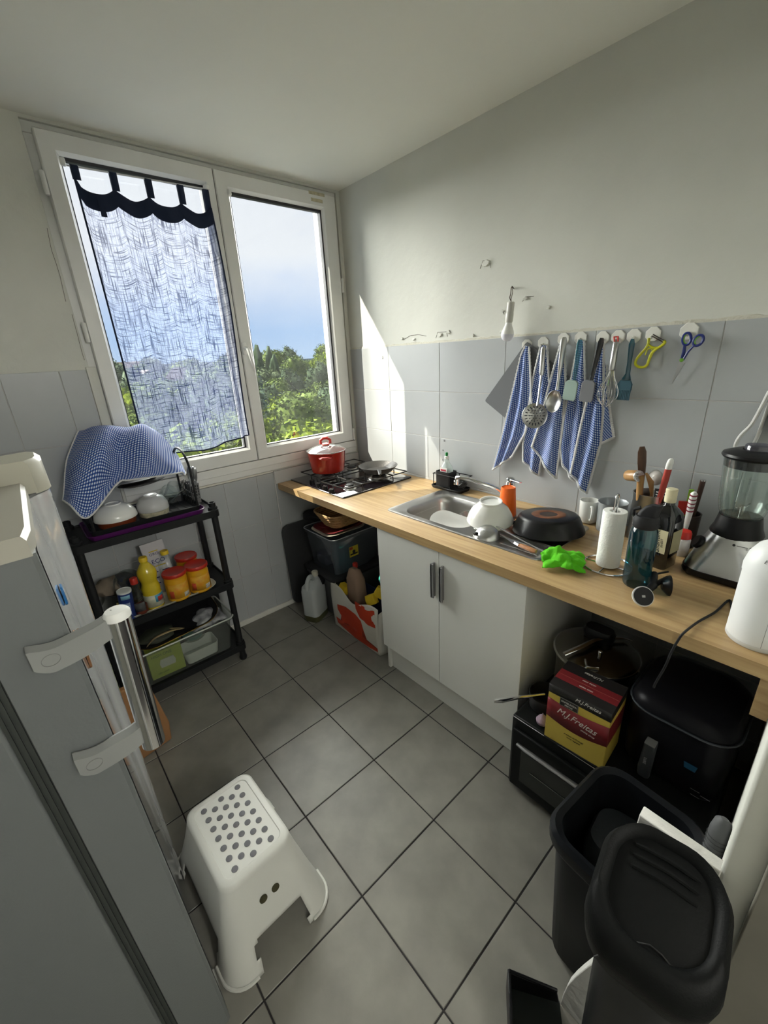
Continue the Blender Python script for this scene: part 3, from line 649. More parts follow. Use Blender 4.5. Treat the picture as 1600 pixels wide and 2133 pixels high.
for k in range(26):
    a0 = rr.uniform(0, 6.28); tl = Matrix.Rotation(rr.uniform(0, 3.14), 3, Vector((rr.gauss(0, 1), rr.gauss(0, 1), rr.gauss(0, 1))).normalized()); r = rr.uniform(.018, .028)
    sw.tube([tuple(tl @ Vector((r * math.cos(q / 12 * 6.28), r * math.sin(q / 12 * 6.28), .004 * math.sin(q)))) for q in range(12)], .0011, 4, closed=True)
so = sw.build('steel_wool', M('steel_wool', (.12, .12, .12), .4, .8)); so.location = (-.06, -.985, CT + .042); tag(so, 'ball of dark steel wool resting on the caddy tray', 'scourer')
gs = MB(); gs.loft([rrect(.05, .026, .006, 0), rrect(.052, .028, .006, .02), rrect(.05, .026, .006, .035)], mtx=Matrix.Translation((-.104, -.875, CT + .018)) @ Matrix.Rotation(PI / 2, 4, 'Z') @ Matrix.Rotation(.2, 4, 'Y'))
# ---- orange cup upside down, bowl, plate, pans in and around the sink
oc = MB(); oc.lathe([(.040, 0), (.0405, .002), (.032, .125), (.031, .131), (.029, .132), (.027, .129), (0, .129)], 36, cap1=False); o = oc.build('orange_cup', M('orange_plastic', (.80, .13, .008), .4)); o.location = (-.212, -1.365, CT + .0045); tag(o, 'bright orange plastic cup upside down in front of the tap', 'cup')
bw2 = thing('salad_bowl', 'large white ceramic bowl turned upside down at the sink edge', 'bowl', (-.375, -1.385, CT + .03))
bw2.rotation_euler = (math.radians(4), math.radians(-5), 0); bw2.scale = (.86, .86, .92)
b = MB(); b.lathe([(.112, 0), (.114, .004), (.104, .035), (.085, .066), (.058, .088), (.056, .091), (.055, .102), (.049, .102), (.047, .093), (0, .093)], 44, cap1=False); b.build('bowl_body', CERAM, bw2)
pl = MB(); pl.loft([[(x * s, y * s, z) for x, y, _ in rrect(.13, .24, .064, 0)] for s, z in ((.6, 0), (.95, .012), (1.0, .02), (.96, .02), (.6, .006))], True, True)
o = pl.build('oval_dish', CERAM); o.location = (-.382, -1.195, CT - .052); o.rotation_euler = (math.radians(12), math.radians(-24), math.radians(12)); tag(o, 'white oval dish leaning inside the sink basin', 'dish')
gl = MB(); gl.tube(circ(.085, 0, 40), .003, 6, closed=True); gl.lathe([(.085, 0), (.07, -.02), (.04, -.034), (0, -.038)], 40, cap0=False, cap1=False)
o = gl.build('glass_bowl', clearmat('bowl_glass', (.8, .84, .82), .25, haze=.08)); o.location = (-.255, -1.215, CT - .050); o.rotation_euler = (.15, -.2, 0); tag(o, 'clear glass bowl lying in the sink behind the oval dish', 'bowl')
g2 = MB(); g2.lathe([(.028, 0), (.033, .07), (.034, .075), (.0315, .075), (.027, .006), (0, .005)], 24, cap1=False)
o = g2.build('drinking_glass', clearmat('clear_glass', (.93, .96, .96), .16)); o.location = (-.445, -1.045, CT - .115); o.rotation_euler = (math.radians(75), 0, math.radians(25)); tag(o, 'clear drinking glass tipped over in the sink basin', 'glass')
# big black frying pan upside down
bp = thing('big_frying_pan', 'large black frying pan upside down on the drainboard', 'pan', (-.275, -1.598, CT + .010))
bp.rotation_euler = (math.radians(-4), math.radians(3), 0)
BPM = M('burnt_black', (.012, .012, .013), .3)
b = MB(); b.lathe([(.137, .0), (.140, .003), (.138, .012), (.118, .060), (.112, .067), (.105, .070), (0, .070)], 48, cap1=False); b.build('body', BPM, bp)
b = MB(); b.lathe([(.066, .0702), (.064, .0714), (.036, .0714), (.034, .0702)], 40, cap0=False, cap1=False); b.build('burnt_ring', M('burnt_brown', (.14, .05, .018), .45, var=.4, vscale=30), bp)
b = MB(); b.lathe([(.03, .0706), (.0, .0708)], 30, cap0=True, cap1=False); b.build('base_disc', M('dark_brown', (.03, .018, .012), .4), bp)
p0 = Vector(bp.location)
def hp(u, v, z): return tuple(at(u, v, 'z', z) - p0)
b = MB(); b.tube([hp(1080, 1082, .895), hp(1062, 1088, .893), hp(1040, 1096, .89), hp(1005, 1108, .885), hp(988, 1113, .884)], [.009, .011, .014, .014, .009], 10, flat=.6); b.build('handle', BLACK, bp)
b = MB(); b.lathe([(.010, 0), (.010, .03)], 12, mtx=place(hp(1088, 1080, .897), hp(1066, 1086, .895))); b.build('handle_ferrule', M('brass', (.45, .28, .06), .35, 1.0), bp)
# ladle
ld = thing('ladle', 'steel ladle lying face down across the drainboard', 'ladle', (0, 0, 0)); ld.scale = (1, 1, 1)
q = at(1015, 1106, 'z', CT + .03); ld.location = q
b = MB(); pr = [(.050, 0), (.049, .006), (.042, .020), (.025, .029), (0, .032)]
b.lathe(pr, 28, cap0=False, cap1=False); o = b.build('cup', STEEL, ld, solid=.0015); o.location = (0, 0, -.022); o.rotation_euler = (math.radians(12), math.radians(-25), 0)
def lq(t, u, v, z): return tuple(at(u, v, 'z', z) - t.location)
b = MB(); b.tube([lq(ld, 1026, 1092, .905), lq(ld, 1040, 1099, .9), lq(ld, 1085, 1124, .885), lq(ld, 1125, 1144, .877), lq(ld, 1138, 1151, .874)], [.006, .0055, .005, .0055, .006], 8, flat=.5); b.build('handle', CHROME, ld)
# knife
kn = thing('kitchen_knife', 'kitchen knife with wooden handle lying on the drainboard', 'knife', tuple(at(1095, 1142, 'z', CT + .014)))
b = MB(); b.tube([lq(kn, 1080, 1135, .879), lq(kn, 1092, 1139, .879), lq(kn, 1108, 1146, .879), lq(kn, 1117, 1149, .879)], [.008, .0105, .0115, .009], 10, flat=.8); b.build('handle', wood('beech_handle', (.32, .13, .05), (.42, .2, .09), 'x'), kn)
b = MB(); b.tube([lq(kn, 1082, 1136, .879), lq(kn, 1074, 1131, .879)], .009, 10, flat=.8); b.build('bolster', CHROME, kn)
a1 = Vector(lq(kn, 1074, 1128, .8785)); a2 = Vector(lq(kn, 1070, 1133, .8785)); t1 = Vector(lq(kn, 1040, 1113, .8775)); up = Vector((0, 0, .0012))
b = MB(); b.loft([[tuple(a1), tuple(a2), tuple(a2 + up), tuple(a1 + up)], [tuple(t1 + Vector((.004, .004, 0))), tuple(t1), tuple(t1 + up), tuple(t1 + Vector((.004, .004, .0012)))]]); b.build('blade', STEEL, kn)
kk = thing('thin_skewer', 'thin steel skewer lying along the drainboard edge', 'skewer', tuple(at(1080, 1144, 'z', CT + .008)))
b = MB(); b.tube([lq(kk, 1042, 1131, .872), lq(kk, 1114, 1155, .872)], .0016, 6); b.build('rod', CHROME, kk)
b = MB(); b.tube([lq(kk, 1114, 1155, .872), lq(kk, 1120, 1157, .872)], .0028, 6); b.build('tip', CHROME, kk)
# green cloth
gc = MB(); rr = random.Random(9); n1 = 26; idx = {}
pc = at(1170, 1176, 'z', CT)
for j in range(n1 + 1):
    for i in range(n1 + 1):
        u, v = i / n1 * 2 - 1, j / n1 * 2 - 1; r = math.hypot(u, v)
        k = noise.noise((u * 1.7, v * 1.7, 3.3)); k2 = noise.noise((u * 4, v * 4, 8.1))
        x = u * .062 + .016 * noise.noise((u * 2.2, v * 2.2, 1)); y = v * .068 + .016 * noise.noise((u * 2.2, v * 2.2, 5))
        z = max(.004, .058 * max(0, 1 - r * r * .62) * (.75 + .7 * k) + .02 * abs(k2) + .004)
        gc.v.append((x, y, z))
for j in range(n1):
    for i in range(n1):
        a = j * (n1 + 1) + i; gc.f.append((a, a + 1, a + n1 + 2, a + n1 + 1))
o = gc.build('microfibre_cloth', M('green_cloth', (.10, .52, .01), .95, bump=.4, bscale=500), solid=.003, subsurf=1, ang=180); o.location = (pc.x, pc.y, CT + .002); o.rotation_euler = (0, 0, .5); tag(o, 'crumpled lime green microfibre cloth at the sink corner', 'cloth')
# ================================================================ RIGHT HALF OF THE WORKTOP
mg_ = thing('mug', 'white ceramic mug standing against the tiled wall', 'mug', (-.058, -1.663, CT + .005), 0)
b = MB(); b.lathe([(.034, 0), (.037, .004), (.039, .09), (.039, .094), (.036, .094), (.034, .008), (0, .006)], 32, cap1=False); b.build('cup', CERAM, mg_)
a = math.radians(215); b = MB(); b.tube([(math.cos(a) * r, math.sin(a) * r, z) for r, z in ((.036, .076), (.052, .078), (.062, .062), (.06, .036), (.048, .02), (.036, .018))], .0055, 8); b.build('handle', CERAM, mg_)
jg = thing('metal_jug', 'grey metal jug with black handle next to the mug', 'jug', (-.085, -1.765, CT))
b = MB(); b.lathe([(.048, 0), (.051, .003), (.053, .115), (.056, .122), (.054, .122), (.051, .115), (.048, .008), (0, .006)], 36, cap1=False); b.build('body', M('grey_enamel', (.32, .34, .35), .35, .4), jg)
a = math.radians(205); b = MB(); b.tube([(math.cos(a) * r, math.sin(a) * r, z) for r, z in ((.05, .105), (.074, .1), (.08, .06), (.072, .012))], [.008, .009, .009, .007], 8); b.build('handle', BLACK, jg)
# paper towel holder and roll
ph = thing('towel_holder', 'chrome wire paper towel stand with looped top', 'holder', (-.405, -1.885, CT))
b = MB(); b.tube(circ(.075, .004, 40), .003, 6, closed=True); b.tube([(-.075, 0, .004), (.075, 0, .004)], .0025, 6); b.tube([(0, -.075, .004), (0, .075, .004)], .0025, 6); b.build('base_ring', CHROME, ph)
b = MB(); b.tube([(-.013, 0, .004), (-.013, 0, .245)] + [(.013 * -math.cos(k / 8 * PI), 0, .245 + .016 * math.sin(k / 8 * PI)) for k in range(1, 8)] + [(.013, 0, .245), (.013, 0, .004)], .0028, 8); b.build('loop_rod', CHROME, ph)
b = MB(); b.lathe([(.0165, .0), (.036, .0), (.037, .003), (.0365, .193), (.035, .195), (.018, .195), (.0165, .192)], 40, cap0=False, cap1=False); b.loft([circ(.0165, .192, 40), circ(.0165, 0, 40)], False, False)
o = b.build('paper_towel_roll', M('paper_white', (.78, .78, .75), .95, bump=.25, bscale=160)); o.location = (-.405, -1.885, CT + .0085); tag(o, 'white paper towel roll standing on the wire stand', 'paper roll')
# water bottle
BOT = clearmat('teal_tritan', (.16, .34, .40), .22, haze=.18, hazecol=(.02, .10, .14))
wb = thing('water_bottle', 'transparent teal water bottle with black flip lid', 'bottle', (-.468, -1.995, CT)); wb.scale = (1.04, 1.04, 1.14)
b = MB(); b.lathe([(.030, 0), (.034, .004), (.0365, .012), (.0365, .15), (.034, .164), (.028, .175), (.026, .18)], 40, cap1=False); b.build('body', BOT, wb)
b = MB(); b.lathe([(.031, .172), (.033, .175), (.033, .195), (.03, .2), (.029, .205)], 32); 
b.loft([[(x, y, z) for x, y, z in rrect(.034, .05, .012, .2)], rrect(.03, .05, .012, .214, cy=-.004), rrect(.024, .042, .01, .228, cy=-.012), rrect(.018, .03, .008, .236, cy=-.02)]); b.build('flip_lid', BLACKM, wb)
b = MB(); b.tube([(0, .024, .19), (0, .036, .2), (0, .036, .214), (0, .02, .222)], .005, 8); b.build('carry_loop', BLACKM, wb)
# utensil pot with utensils
up_ = thing('utensil_pot', 'brushed steel utensil pot with round holes', 'utensil pot', (-.09, -1.89, CT))
UPX, UPY = -.09, -1.89
b = MB(); b.lathe([(.052, 0), (.056, .003), (.056, .185), (.058, .188), (.054, .188), (.053, .006), (0, .005)], 40, cap1=False); b.build('cylinder', STEEL, up_)
for k in range(8):
    a = k * PI / 4 + .2; b = MB(); b.lathe([(.0065, -.0008), (.0065, .0008)], 12, mtx=place((math.cos(a) * .0556, math.sin(a) * .0556, .125), (math.cos(a) * .08, math.sin(a) * .08, .125))); b.build('hole', BLACKM, up_)
def utensil(name, lab, cat, px, py, base=(0, 0), zb=None, X=UPX, Y=UPY):
    t = thing(name, lab, cat, (X + base[0], Y + base[1], CT + .012)); return t
WD = wood('walnut', (.055, .025, .013), (.11, .05, .025), 'z'); WB = wood('olive_wood', (.30, .15, .05), (.42, .24, .09), 'z')
def U3(t, u, v, y=None, x=None):
    p = at(u, v, 'y', y) if y is not None else at(u, v, 'x', x)
    return p - t.location
t = utensil('wooden_spatula', 'dark walnut spatula standing tallest in the steel pot', 'spatula', 0, 0, (.012, .012))
top = U3(t, 1338, 930, x=-.045); bot = Vector((0, 0, .0))
b = MB(); b.tube([bot, bot.lerp(top, .55), bot.lerp(top, .68), bot.lerp(top, .82), bot.lerp(top, .94), top], [.006, .007, .013, .0165, .016, .009], 12, flat=.35); b.build('spatula_body', WD, t)
t = utensil('meat_mallet', 'wooden meat mallet with toothed metal face in the steel pot', 'mallet', 0, 0, (-.022, .015))
top = U3(t, 1335, 990, x=-.14); b = MB(); b.tube([Vector((0, 0, 0)), top * .5, top], [.009, .011, .012], 10); b.build('handle', WB, t)
aa = U3(t, 1308, 990, x=-.115); bb_ = U3(t, 1346, 993, x=-.165); b = MB(); b.lathe([(.019, 0), (.0205, .004), (.0205, .05), (.019, .055)], 24, mtx=place(aa, bb_)); b.build('head', WB, t)
mm = place(aa, bb_); LN = .055; b = MB(); b.lathe([(.0205, LN), (.0205, LN + .004), (.019, LN + .005), (0, LN + .005)], 24, cap1=False, mtx=mm); fc = b.build('metal_face', STEEL, t)
b = MB()
for i in range(-3, 4):
    for j in range(-3, 4):
        if i * i + j * j <= 10: b.loft([[(i * .0054 + q * .0024, j * .0054 + w * .0024, LN + .004) for q, w in ((-1, -1), (1, -1), (1, 1), (-1, 1))], [(i * .0054 + q * .0008, j * .0054 + w * .0008, LN + .008) for q, w in ((-1, -1), (1, -1), (1, 1), (-1, 1))]], mtx=mm)
b.build('teeth', STEEL, fc, smooth=False)
t = utensil('wooden_spoon', 'brown wooden spoon seen edge-on in the steel pot', 'spoon', 0, 0, (-.004, -.012))
b = MB(); b.tube([Vector((0, 0, 0)), U3(t, 1358, 1028, x=-.1), U3(t, 1356, 1005, x=-.1), U3(t, 1346, 985, x=-.1)], [.005, .006, .011, .004], 10, flat=.4); b.build('spoon_body', WB, t)
t = utensil('white_ladle', 'pale plastic ladle with round bowl in the steel pot', 'ladle', 0, 0, (.025, -.008))
c0 = U3(t, 1364, 995, x=-.05); b = MB(); b.tube([Vector((0, 0, 0)), c0 * .8], .005, 8); b.build('handle', WHITE, t)
b = MB(); b.lathe([(.0, -.012), (.016, -.010), (.026, -.001), (.029, .006)], 24, cap0=False, cap1=False, mtx=Matrix.Translation(c0) @ Matrix.Rotation(math.radians(95), 4, 'Y') @ Matrix.Rotation(.4, 4, 'X')); b.build('bowl', M('pale_plastic', (.48, .45, .42), .5), t, solid=.002)
t = utensil('slotted_turner', 'black slotted turner with white notched edge in the steel pot', 'turner', 0, 0, (.005, -.03))
c0 = U3(t, 1383, 1000, x=-.075); b = MB(); b.tube([Vector((0, 0, 0)), c0 * .7], .005, 8); b.build('handle', BLACKM, t)
b = MB(); b.loft([rrect(.04, .003, .001, 0), rrect(.045, .003, .001, .05)], mtx=place(c0 * .62, c0)); b.build('blade', BLACKM, t)
for k in range(4):
    b = MB(); b.box(-.016, .016, -.0026, .0026, .006 + k * .010, .010 + k * .010, mtx=place(c0 * .62, c0)); b.build('slot', WHITE, t)
t = utensil('red_scraper', 'red and white soft-grip scraper handle in the steel pot', 'scraper', 0, 0, (-.02, -.024))
top = U3(t, 1399, 955, x=-.13); b = MB(); b.tube([Vector((0, 0, 0)), top * .55, top * .75, top * .93], [.005, .010, .0115, .011], 12, flat=.8); b.build('handle', M('red_grip', (.45, .06, .045), .5), t)
b = MB(); b.tube([top * .88, top * .95, top * .985, top], [.0112, .0114, .009, .004], 12, flat=.8); b.build('white_end', WHITE, t)
# whisky bottle
wk = thing('whisky_bottle', 'dark square whisky bottle with cream label and cream cap', 'bottle', (-.278, -2.0, CT), math.radians(-11)); wk.scale = (1.06, 1.06, 1.10)
b = MB(); b.loft([rrect(.066, .066, .012, 0), rrect(.074, .074, .014, .006), rrect(.076, .076, .014, .15), rrect(.07, .07, .018, .172), rrect(.048, .048, .018, .188), rrect(.030, .030, .0148, .198), rrect(.027, .027, .0133, .215)], n_ if False else True, True); b.build('glass_body', M('dark_glass', (.006, .006, .007), .06, coat=.8), wk)
b = MB(); b.lathe([(.0145, .205), (.016, .207), (.016, .222), (.0155, .224), (.016, .226), (.0155, .236), (.016, .238), (.016, .244), (.014, .246), (0, .246)], 28, cap1=False); cp = b.build('screw_cap', M('cream_cap', (.68, .62, .42), .5), wk)
CREAM = M('cream_label', (.66, .60, .38), .6); INK = M('print_black', (.015, .015, .015), .7)
b = MB(); b.box(-.0392, -.0384, -.030, .030, .055, .128); lb = b.build('label', CREAM, wk, smooth=False)
text("Ballantine's", .022, INK, lb, frame((-.0395, -.004, .092), (0, .12, 1), (-.0, 1, .0)), shear=.35)
text("FINEST", .009, INK, lb, frame((-.0395, -.018, .088), (0, .12, 1), (0, 1, 0)))
b = MB(); b.box(-.026, .026, -.0392, -.0384, .055, .125); b.build('side_label', M('tan_label', (.36, .33, .2), .6), wk, smooth=False)
# dark utensil cup behind the whisky bottle
dc = thing('dark_utensil_cup', 'dark brown utensil cup between whisky bottle and blender', 'utensil cup', (-.062, -2.006, CT))
b = MB(); b.lathe([(.04, 0), (.043, .003), (.046, .125), (.047, .128), (.043, .128), (.042, .006), (0, .005)], 32, cap1=False); b.build('cylinder', M('dark_brown_cup', (.03, .022, .02), .35), dc)
t = thing('candy_stripe_brush', 'red and white striped handle standing in the dark cup', 'utensil', (-.082, -2.016, CT + .014)); top = U3(t, 1447, 1025, x=-.14); b = MB(); b.tube([Vector((0, 0, 0)), top * .6, top * .85, top * .97, top], [.005, .010, .0115, .010, .005], 12); b.build('handle', WHITE, t)
for k in range(5):
    b = MB(); b.tube([top * (.66 + k * .07), top * (.68 + k * .07)], .0118, 12); b.build('stripe', M('wine_red', (.25, .02, .05), .5), t)
t = thing('brown_knife_handle', 'dark brown handled knife leaning in the dark cup', 'knife', (-.05, -2.02, CT + .014)); top = U3(t, 1465, 1000, x=-.05); b = MB(); b.tube([Vector((0, 0, 0)), top * .5, top], [.004, .008, .0095], 10, flat=.8); b.build('handle', M('dark_brown_wood', (.05, .022, .015), .45), t)
b = MB(); b.tube([top * .985, top * 1.004], .0096, 10, flat=.8); b.build('end_cap', CHROME, t)
t = thing('red_spatula', 'red silicone spatula standing in the dark cup', 'spatula', (-.07, -1.992, CT + .014)); top = U3(t, 1428, 1035, x=-.08); b = MB(); b.tube([Vector((0, 0, 0)), top * .6], .005, 8); b.build('handle', M('red_plastic', (.55, .025, .015), .45), t)
b = MB(); b.loft([rrect(.03, .008, .003, 0), rrect(.034, .008, .003, .05)], mtx=place(top * .62, top)); b.build('blade', M('red_plastic', (.55, .025, .015), .45), t)
t = thing('green_spatula', 'lime green thin spatula standing in the dark cup', 'spatula', (-.052, -2.0, CT + .014)); top = U3(t, 1441, 1020, x=-.06); b = MB(); b.tube([Vector((0, 0, 0)), top * .6, top], [.004, .007, .009], 10, flat=.5); b.build('body', M('lime_plastic', (.25, .5, .03), .5), t)
sj = thing('spice_jar', 'small spice jar with red cap between whisky bottle and blender', 'jar', (-.15, -2.03, CT))
b = MB(); b.lathe([(.022, 0), (.024, .003), (.024, .06), (.018, .066)], 24); b.build('jar', M('jar_white', (.62, .60, .58), .4, var=.2, vscale=30), sj)
b = MB(); b.lathe([(.0235, .066), (.0235, .084), (.02, .092), (0, .094)], 24, cap1=False); b.build('cap', M('red_plastic', (.55, .025, .015), .45), sj)
# small teal box corner
tb = MB(); tb.box(-.03, .03, -.05, .05, 0, .012); o = tb.build('teal_packet', M('teal_card', (.16, .45, .42), .5), bevel=.002); o.location = (-.175, -1.95, CT); tag(o, 'flat pale teal packet lying behind the whisky bottle', 'packet')
# car phone mount
pm = thing('phone_mount', 'black car phone mount with round magnetic disc', 'phone mount', tuple(at(1350, 1250, 'z', CT))); pm.scale = (1.1, 1.1, 1.1)
def Q(u, v, y): return at(u, v, 'z', y) - pm.location
c0 = Q(1340, 1243, CT + .024); n0 = Vector((-.62, -.55, .55)).normalized()
b = MB(); b.lathe([(.0255, -.004), (.0265, 0), (.0265, .003), (.024, .0045)], 36, mtx=place(c0, c0 + n0)); b.build('disc_ring', M('silver_white', (.6, .6, .6), .35), pm)
b = MB(); b.lathe([(.024, .0042), (.024, .0055), (0, .0055)], 36, cap1=False, mtx=place(c0, c0 + n0)); fc = b.build('disc_face', BLACKM, pm)
tx = Vector((0, 0, 1)).cross(n0).normalized(); b = MB(); b.box(-.004, .004, -.003, .003, 0, .0004, mtx=frame(c0 + n0 * .0056, tx, n0.cross(tx))); b.build('logo', M('print_grey', (.4, .4, .4), .6), fc)
b = MB(); j0 = c0 - n0 * .004; j1 = Q(1360, 1222, CT + .035); j2 = Q(1362, 1200, CT + .045)
b.tube([j0, j0.lerp(j1, .6), j1], [.01, .009, .011], 10); b.tube([j1, j2], .009, 10); b.tube([j1, Q(1388, 1208, CT + .032)], .007, 10); b.tube([Q(1366, 1200, CT + .035), Q(1388, 1196, CT + .03)], .003, 8); b.build('arm', BLACK, pm)
b = MB(); s0 = Q(1384, 1222, CT + .030); s1 = Q(1400, 1224, CT + .030); b.lathe([(.012, -.01), (.022, .0), (.028, .006), (.0285, .009), (.02, .01)], 28, mtx=place(s0, s1)); b.build('suction_cup', BLACK, pm)
# ================================================================ BLENDER
bl = thing('blender', 'glass jug blender with brushed steel tapered base', 'blender', (-.20, -2.172, CT)); bl.scale = (1.12, 1.12, 1.10)
b = MB(); b.loft([rrect(.19, .19, .05, .006), rrect(.196, .196, .05, .014), rrect(.194, .194, .05, .024)]); b.build('foot_plinth', BLACK, bl)
for (x, y) in ((-.07, -.07), (.07, -.07), (-.07, .07), (.07, .07)):
    b = MB(); b.lathe([(.011, 0), (.013, .006)], 14, (x, y, 0)); b.build('rubber_foot', BLACKM, bl)
b = MB(); b.loft([rrect(.188, .188, .05, .024), rrect(.18, .18, .05, .04), rrect(.14, .14, .055, .10), rrect(.118, .118, .055, .128)]); b.build('steel_base', STEEL, bl)
b = MB(); b.lathe([(.060, .126), (.061, .132), (.054, .15), (.048, .182)], 40); b.build('collar', BLACK, bl)
GLS = clearmat('blender_glass', (.86, .90, .88), .22, haze=.06, hazecol=(.6, .65, .62))
b = MB(); b.lathe([(.046, .182), (.05, .19), (.056, .215), (.062, .29), (.066, .345)], 48, cap0=True, cap1=False); b.lathe([(.043, .186), (.047, .194), (.053, .217), (.059, .29), (.063, .345)], 48, cap0=True, cap1=False); jr = b.build('glass_jug', GLS, bl)
a = math.radians(-112); hx_, hy_ = math.cos(a), math.sin(a)
b = MB(); b.tube([(hx_ * r, hy_ * r, z) for r, z in ((.060, .325), (.085, .328), (.096, .315), (.094, .28), (.085, .245), (.07, .228), (.055, .224))], [.009, .010, .010, .009, .009, .01, .01], 10); b.build('jug_handle', GLS, bl)
b = MB(); b.lathe([(.063, .322), (.0645, .345), (.070, .347), (.073, .352), (.071, .358), (.045, .368), (.032, .368), (.030, .362), (0, .362)], 48, cap1=False); b.build('lid', BLACK, bl)
b = MB(); b.lathe([(.028, .362), (.028, .378), (.026, .381), (.02, .378), (0, .377)], 32, cap1=False); b.build('filler_cap', clearmat('smoke_plastic', (.55, .55, .62), .3, haze=.2, hazecol=(.3, .3, .38)), bl)
b = MB(); b.tube([(0, 0, .186), (0, 0, .21)], .006, 10); b.tube([(-.022, .01, .208), (0, 0, .2), (.022, -.01, .212)], .003, 8, flat=.4); b.build('blade', CHROME, bl)
b = MB(); b.tube([(.012, .02, .186), (.014, .02, .30)], .002, 6); b.build('jug_rib', CHROME, bl)
ka = math.radians(118); kx, ky = math.cos(ka), math.sin(ka); b = MB(); b.lathe([(.02, 0), (.02, .018), (.016, .022), (0, .022)], 24, cap1=False, mtx=place((kx * .07, ky * .07, .085), (kx * .1, ky * .1, .1))); b.build('dial', BLACK, bl)
b = MB(); b.lathe([(.0035, 0), (.0035, .0006)], 12, mtx=place((-.0672, -.010, .1158), (-.1, -.012, .135))); b.lathe([(.0035, 0), (.0035, .0006)], 12, mtx=place((-.0672, -.046, .1158), (-.1, -.05, .135))); b.tube([(-.068, -.016, .116), (-.068, -.04, .116)], .0006, 6); b.build('lock_marks', INK, bl)
# ================================================================ WHITE APPLIANCE at the end of the worktop
wa = thing('white_appliance', 'white rounded countertop appliance with red-green emblem at worktop end', 'appliance', (-.548, -2.303, CT)); wa.scale = (1, 1, 1.12)
b = MB(); b.lathe([(.060, 0), (.063, .004), (.063, .012)], 48); b.build('base_ring', M('appliance_white_2', (.62, .63, .63), .4), wa)
b = MB(); b.lathe([(.0625, .012), (.062, .165)], 48); b.build('body', M('appliance_white', (.74, .75, .75), .4), wa)
b = MB(); b.lathe([(.0635, .165), (.064, .18), (.058, .205), (.045, .226), (.03, .236), (0, .24)], 48, cap1=False); hd_ = b.build('hood', M('appliance_white', (.74, .75, .75), .4), wa)
def cylp(a_deg, z, r=.0628): a = math.radians(a_deg); return (math.cos(a) * r, math.sin(a) * r, z)
b = MB(); b.tube([cylp(194, .012), cylp(194, .165)], .0005, 4); b.build('seam', M('seam_grey', (.2, .2, .2), .6), wa)
def patch(a0, a1, z0, z1, r, name, mat, parent):
    b = MB(); b.loft([[cylp(a, z, r + .0004) for a in [a0 + (a1 - a0) * k / 6 for k in range(7)]] for z in (z0, z1)], False, False, False); return b.build(name, mat, parent, solid=.0005)
patch(190, 198, .10, .113, .0627, 'emblem_red', M('emblem_red', (.42, .02, .03), .5), wa); patch(190, 198, .113, .125, .0627, 'emblem_green', M('emblem_green', (.01, .2, .05), .5), wa)
p = Vector(cylp(168, .205, .058)); nn = Vector((-.85, .2, .55)); tx = Vector((-.2, -.95, 0)); text('ETM', .011, INK, hd_, frame(p + nn * .001, tx, nn.cross(tx)), shear=.2)
# cable hanging over the front edge
cb = MB(); pts = [at(1555, 1225, 'z', CT + .004), at(1520, 1250, 'z', CT + .004), at(1490, 1275, 'z', CT + .004), at(1455, 1295, 'z', CT + .004), at(1425, 1318, 'z', CT + .006)]
pts[0].x = -.47; pts[0].y = -2.238
e = at(1412, 1335, 'x', -.660); pts += [e, at(1398, 1360, 'x', -.664), at(1385, 1390, 'x', -.665), at(1366, 1422, 'x', -.668), at(1362, 1432, 'x', -.668)]
cb.tube(smoothpath(pts, 5), .0032, 8); o = cb.build('power_cable', BLACKM); tag(o, 'black power cable crossing the worktop and hanging over its front edge', 'cable')
# wall socket adapter and white cords
ps = thing('plug_adapter', 'black plug adapter on the tiled wall above the blender', 'plug', (-.001, -2.19, 1.325))
b = MB(); b.loft([rrect(.05, .07, .01, 0), rrect(.05, .07, .01, .034), rrect(.042, .062, .01, .04)], mtx=frame((0, 0, 0), (0, -1, 0), (0, 0, 1))); b.build('plug_body', BLACK, ps)
b = MB(); b.lathe([(.018, 0), (.016, .012)], 20, mtx=place((-.04, 0, 0), (-.06, 0, 0))); b.build('socket_face', M('beige_plastic', (.45, .42, .34), .5), ps)
for pts in ((((1603, 815), -.012), ((1585, 850), -.02), ((1565, 885), -.02), ((1545, 905), -.02), ((1533, 925), -.018), ((1528, 960), -.014)), (((1606, 835), -.012), ((1592, 872), -.006), ((1580, 905), -.006), ((1566, 935), -.006), ((1562, 960), -.006))):
    b = MB(); b.tube(smoothpath([at(u, v, 'x', x) - ps.location for (u, v), x in pts], 4), .0055, 8); b.build('cord', M('cord_white', (.6, .6, .58), .5), ps)
